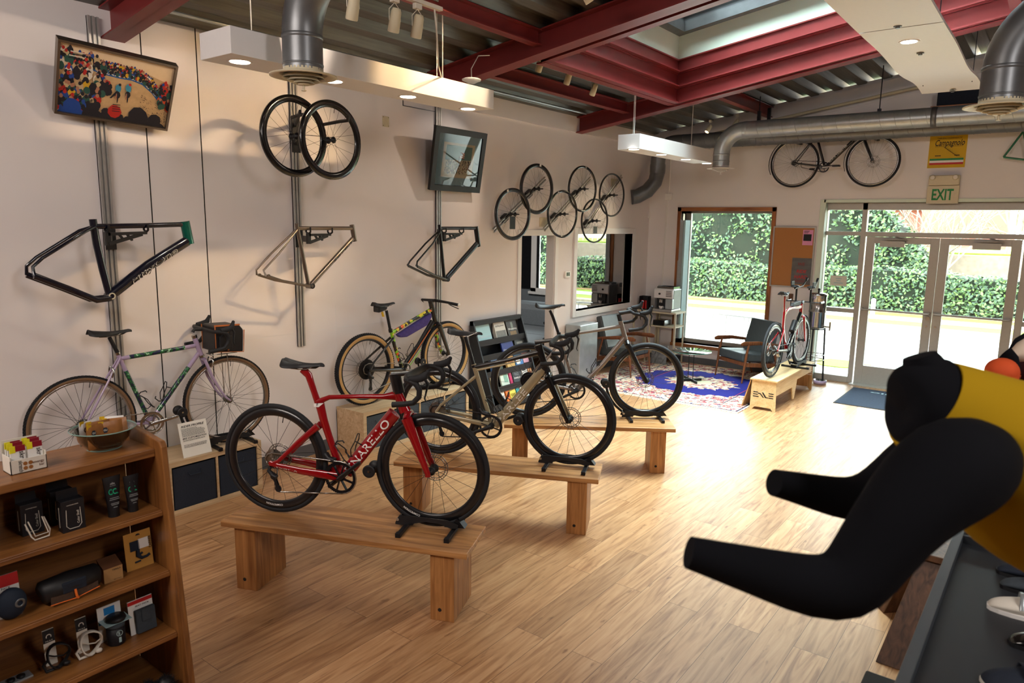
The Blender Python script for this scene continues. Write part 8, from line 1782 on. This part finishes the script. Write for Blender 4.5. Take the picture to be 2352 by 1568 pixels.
p = onz(30, 1572, z); b = MB(); q = V(p.x-.02, p.y, z); b.box(q.x-.03, q.x+.02, q.y-.04, q.y+.07, z, z+.006); t = thing('flat_card', 'flat grey card with small round lamps at the far left of the fourth shelf', 'package', q); b.build('card', M['galv'], t); MB().lathe([(.001, .006), (.014, .006), (.014, .014), (.001, .016)], q, (0, 0, 1), 18).build('lamp', M['black'], t); MB().lathe([(.001, .006), (.014, .006), (.014, .014), (.001, .016)], q+V(0, .035, 0), (0, 0, 1), 18).build('lamp', M['black'], t)
# soft black toys on the lowest board
z = .11
for (u, v, lab) in ((290, 1600, 'black fluffy ball at the left of the lowest board'), (345, 1585, 'black and white fluffy toy in the middle of the lowest board'), (385, 1572, 'black and white fluffy toy by the shelf side on the lowest board')):
    p = onz(u, v, z+.06)-V(.02, 0, .06); q = thing('fluffy_toy', lab, 'toy', p, 0, 'fluffy toys on the lowest board'); b = MB(); b.ball(p+V(0, 0, .045), .04, .04, .045, 18, 12); r = random.Random(int(u))
    for k in range(260):
        a, c_ = r.random()*2*PI, math.acos(2*r.random()-1); d = V(math.sin(c_)*math.cos(a), math.sin(c_)*math.sin(a), math.cos(c_)); s_ = p+V(0, 0, .045)+V(d.x*.04, d.y*.04, d.z*.045); b.tube([s_, s_+d*.012+V(r.gauss(0, .004), r.gauss(0, .004), 0)], [.0012, .0004], 3)
    b.build('body', M['black'], q)
    if u > 300: MB().ball(p+V(.035, 0, .03), .014, .026, .014).build('belly', M['white'], q)
# ================================================================== right edge: mannequins, black display table, shoes
def sleeve(pts, zc, name, m, parent, squash=.9, extra=None):
    P = [atd(u, v, zc if not isinstance(zc, (list, tuple)) else z_) for (u, v, r), z_ in zip(pts, zc if isinstance(zc, (list, tuple)) else [zc]*len(pts))]
    R_ = [r*(z_)/FPX for (u, v, r), z_ in zip(pts, zc if isinstance(zc, (list, tuple)) else [zc]*len(pts))]
    b = MB(); b.tube(P, R_, 28); return b, P, R_
t = thing('mannequin', 'leaning headless mannequin in a mustard yellow jersey with black sleeves', 'mannequin', atd(2350, 1150, 1.27)+V(0, 0, -.2))
pts = [(2060, 905, 40), (2068, 903, 66), (2082, 905, 84), (2100, 915, 100), (2122, 925, 112), (2160, 948, 128), (2215, 985, 150), (2280, 1030, 178), (2352, 1075, 206), (2430, 1110, 226), (2520, 1135, 232), (2620, 1150, 224), (2700, 1160, 200)]
P = [atd(u, v, 1.27) for (u, v, r) in pts]; R_ = [r*1.27/FPX for (u, v, r) in pts]
b = MB(); b.tube(P[:5], R_[:5], 32, mi=1, cap=False); b.tube(P[4:], R_[4:], 32, mi=0, cap=True); b.add([P[0]+(P[0]-P[1])*.4]+[P[0]+(v_-P[0]) for v_ in b.v[:32]], [(0, 1+(k+1) % 32, 1+k) for k in range(32)], 1, True)
bd = b.build('jersey_body', [M['jersey_yellow'], M['jersey_black']], t, sub=1)
MB().tube([atd(2135, 865, 1.27), atd(2118, 835, 1.27), atd(2112, 816, 1.27)], [.040, .034, .028], 24).build('collar', M['jersey_black'], t)
zc = [1.24, 1.20, 1.165, 1.14, 1.13, 1.12, 1.12, 1.12, 1.125, 1.13, 1.14, 1.14]
b, _, _ = sleeve([(2288, 1040, 30), (2272, 1045, 66), (2240, 1055, 104), (2195, 1072, 122), (2120, 1128, 110), (2045, 1212, 90), (1985, 1300, 84), (1938, 1350, 82), (1865, 1348, 72), (1760, 1318, 58), (1660, 1290, 46), (1582, 1268, 37)], zc, 'sleeve', 'jersey_black', t); b.build('sleeve', M['jersey_black'], t, sub=1)
b, _, _ = sleeve([(2160, 1020, 60), (2110, 1060, 70), (2050, 1110, 62), (2000, 1140, 56), (1950, 1148, 50), (1880, 1132, 42), (1820, 1117, 35), (1778, 1108, 31)], [1.34, 1.38, 1.40, 1.40, 1.39, 1.38, 1.36, 1.35], 'sleeve', 'jersey_black', t); b.build('sleeve', M['jersey_black'], t, sub=1)
pp = atd(2520, 1150, 1.27); b = MB(); b.cyl((pp.x, pp.y, 1.09), (pp.x, pp.y, pp.z-.12), .014, 14); b.lathe([(.001, 0), (.14, 0), (.14, .010), (.001, .016)], (pp.x, pp.y, 1.078), (0, 0, 1), 30); b.build('stand_pole', M['dark_metal'], t)
t = thing('mannequin', 'second mannequin in cream and maroon jersey with orange sleeve at the right edge', 'mannequin', atd(2420, 900, 2.5))
b = MB(); Q = [atd(2322, 838, 2.5), atd(2340, 840, 2.5), atd(2372, 850, 2.5), atd(2450, 880, 2.5), atd(2560, 920, 2.5), atd(2640, 930, 2.5)]; b.tube(Q, [.03, .075, .115, .15, .16, .13], 28); b.build('jersey_body', M['jersey_maroon'], t, sub=1)
b = MB(); Q = [atd(2328, 820, 2.48), atd(2345, 812, 2.48), atd(2380, 812, 2.48), atd(2450, 830, 2.48)]; b.tube(Q, [.02, .045, .08, .10], 24); b.build('cream_shoulder', M['jersey_cream'], t, sub=1)
b = MB(); b.ball(atd(2302, 852, 2.42), .052, .052, .045, 24, 14); b.tube([atd(2306, 856, 2.42), atd(2300, 890, 2.42), atd(2310, 950, 2.42)], [.048, .045, .04], 20); b.build('sleeve', M['jersey_orange'], t)
b = MB(); b.tube([atd(2308, 812, 2.44), atd(2322, 828, 2.42), atd(2326, 850, 2.41), atd(2322, 880, 2.41)], [(.012, .03)]*4, 10); b.build('black_trim', M['jersey_black'], t)
b = MB(); b.tube([atd(2322, 808, 2.52), atd(2340, 786, 2.52), atd(2368, 772, 2.52)], [.012, .018, .022], 12); b.build('collar', M['jersey_black'], t)
pp = atd(2560, 920, 2.5); b = MB(); b.cyl((pp.x, pp.y, 0.02), (pp.x, pp.y, pp.z-.1), .016, 14); b.lathe([(.001, 0), (.18, 0), (.18, .012), (.001, .02)], (pp.x, pp.y, 0), (0, 0, 1), 30); b.build('stand_pole', M['dark_metal'], t)
# table
TZ = 1.05; A = onz(2209.7, 1177.6, TZ); Bq = onz(2060.4, 1556.7, TZ); d = (A-Bq); d.z = 0; d.normalize(); n = V(d.y, -d.x, 0); O = Bq-d*.9; L_ = (A-O).length+.05; W_ = .75
t = thing('display_table', 'black display table with raised rim at the lower right', 'table', (O.x, O.y, 0), 0)
def tb(a0, a1, c0, c1, z0, z1): return [O+d*a+n*c+V(0, 0, z-TZ) for z in (z0, z1) for (a, c) in ((a0, c0), (a1, c0), (a1, c1), (a0, c1))]
b = MB(); b.hexa(tb(0, L_, 0, W_, TZ-.06, TZ-.03)); b.build('table_top', M['tabletop_black'], t)
b = MB()
for q in ((0, L_, -.002, .030), (0, L_, W_-.03, W_), (0, .03, .03, W_-.03), (L_-.03, L_, .03, W_-.03)): b.hexa(tb(*q, TZ-.075, TZ))
b.build('rim', mat('rim_grey', (62, 68, 74), .4, noise=.03), t, bev=.002)
b = MB(); b.hexa(tb(0, L_, -.004, -.002, TZ-.075, TZ-.062)); b.build('edge_strip', M['cream'], t)
b = MB(); b.hexa(tb(L_-.30, L_-.285, .03, W_-.03, TZ-.03, TZ)); b.build('divider', M['tabletop_black'], t)
for (a, c_) in ((.02, .02), (L_-.07, .02), (.02, W_-.07), (L_-.07, W_-.07)): b = MB(); b.hexa(tb(a, a+.05, c_+.03, c_+.08 if c_ < .1 else c_+.05, 0, TZ-.06)); b.build('leg', M['tabletop_black'], t)
Zs = TZ-.03
def shoe(u, v, ang, m, sole, lab, s=1.0, stripe=None, closures=True):
    p = onz(u, v, Zs); e = V(math.cos(ang), math.sin(ang), 0); sd = V(-e.y, e.x, 0); q = thing('cycling_shoe', lab, 'shoe', p, 0, 'cycling shoes on the black table')
    prof = [(0, .004, .012), (.008, .020, .024), (.03, .032, .034), (.06, .040, .041), (.10, .050, .043), (.14, .064, .040), (.18, .076, .036), (.22, .080, .034), (.25, .072, .030), (.268, .05, .018)]
    b = MB(); vs = []; fs = []; K = 16
    for (x, h, w) in prof:
        for k in range(K): a = 2*PI*k/K; zz = h*s*(.5+.5*math.sin(a)); cw = w*s*math.cos(a)*(1 if math.sin(a) < 0 else (1-.25*math.sin(a)**2)); vs.append(p+e*x*s+sd*cw+V(0, 0, zz+.006))
    for i in range(len(prof)-1):
        for k in range(K): k2 = (k+1) % K; fs.append((i*K+k, i*K+k2, (i+1)*K+k2, (i+1)*K+k))
    fs.append(tuple(range(K))[::-1]); fs.append(tuple((len(prof)-1)*K+k for k in range(K))); b.add(vs, fs, 0, True); b.build('upper', M[m], q, sub=1)
    b = MB(); vs = [p+e*x*s+sd*w*s*sg*.95+V(0, 0, z_) for sg in (1, -1) for (x, h, w) in (prof if sg > 0 else prof[::-1]) for z_ in (0,)]; b.prism([((v_-p).dot(e), (v_-p).dot(sd)) for v_ in vs], p, e, sd, (0, 0, .012)); b.build('sole', M[sole], q)
    if stripe: b = MB(); b.tube([p+e*.02*s+sd*-.030*s+V(0, 0, .018), p+e*.09*s+sd*-.043*s+V(0, 0, .022), p+e*.17*s+sd*-.038*s+V(0, 0, .03), p+e*.24*s+sd*-.030*s+V(0, 0, .04)], [(.010, .004)]*4, 8); b.build('stripe', M[stripe], q)
    if closures:
        b = MB()
        for x in (.085, .13): b.tube([p+e*x*s+sd*w_*s+V(0, 0, hh) for (w_, hh) in ((-.04, .03), (-.025, .05+x*.12), (0, .054+x*.14), (.025, .05+x*.12), (.04, .03))], [(.007, .002)]*5, 6)
        b.build('strap', M['galv' if m == 'offwhite' else 'bin_cloth'], q)
shoe(2266, 1392, .1, 'offwhite', 'white', 'white cycling shoe pointing left on the black table'); 
shoe(2296, 1345, .12, 'bin_cloth_grey', 'black', 'dark cycling shoe just behind the white one', .9); shoe(2288, 1312, .12, 'bin_cloth', 'black', 'dark cycling shoe farthest back on the black table', .9)
shoe(2316, 1478, .35, 'black_gloss', 'black', 'shiny black shoe between the white shoe and the striped one', .9); shoe(2252, 1568, .35, 'bin_cloth', 'offwhite', 'dark navy shoe with cream sole stripe at the lower right corner', 1.1, 'cream')
p = onz(2010, 1552, .78); b = MB(); b.hexa([(p.x-.03, p.y-.5, .55), (p.x+.16, p.y-.5, .55), (p.x+.16, p.y+.02, .55), (p.x-.03, p.y+.02, .55), (p.x-.03, p.y-.5, .78), (p.x+.16, p.y-.5, .78), (p.x+.16, p.y+.02, .78), (p.x-.03, p.y+.02, .78)])
t = thing('black_drawer', 'corner of a low black stand under the display table at the bottom edge', 'cabinet', (p.x, p.y, 0)); b.box(p.x-.01, p.x+.14, p.y-.48, p.y, 0, .55); b.build('cabinet', M['tabletop_black'], t, bev=.006)
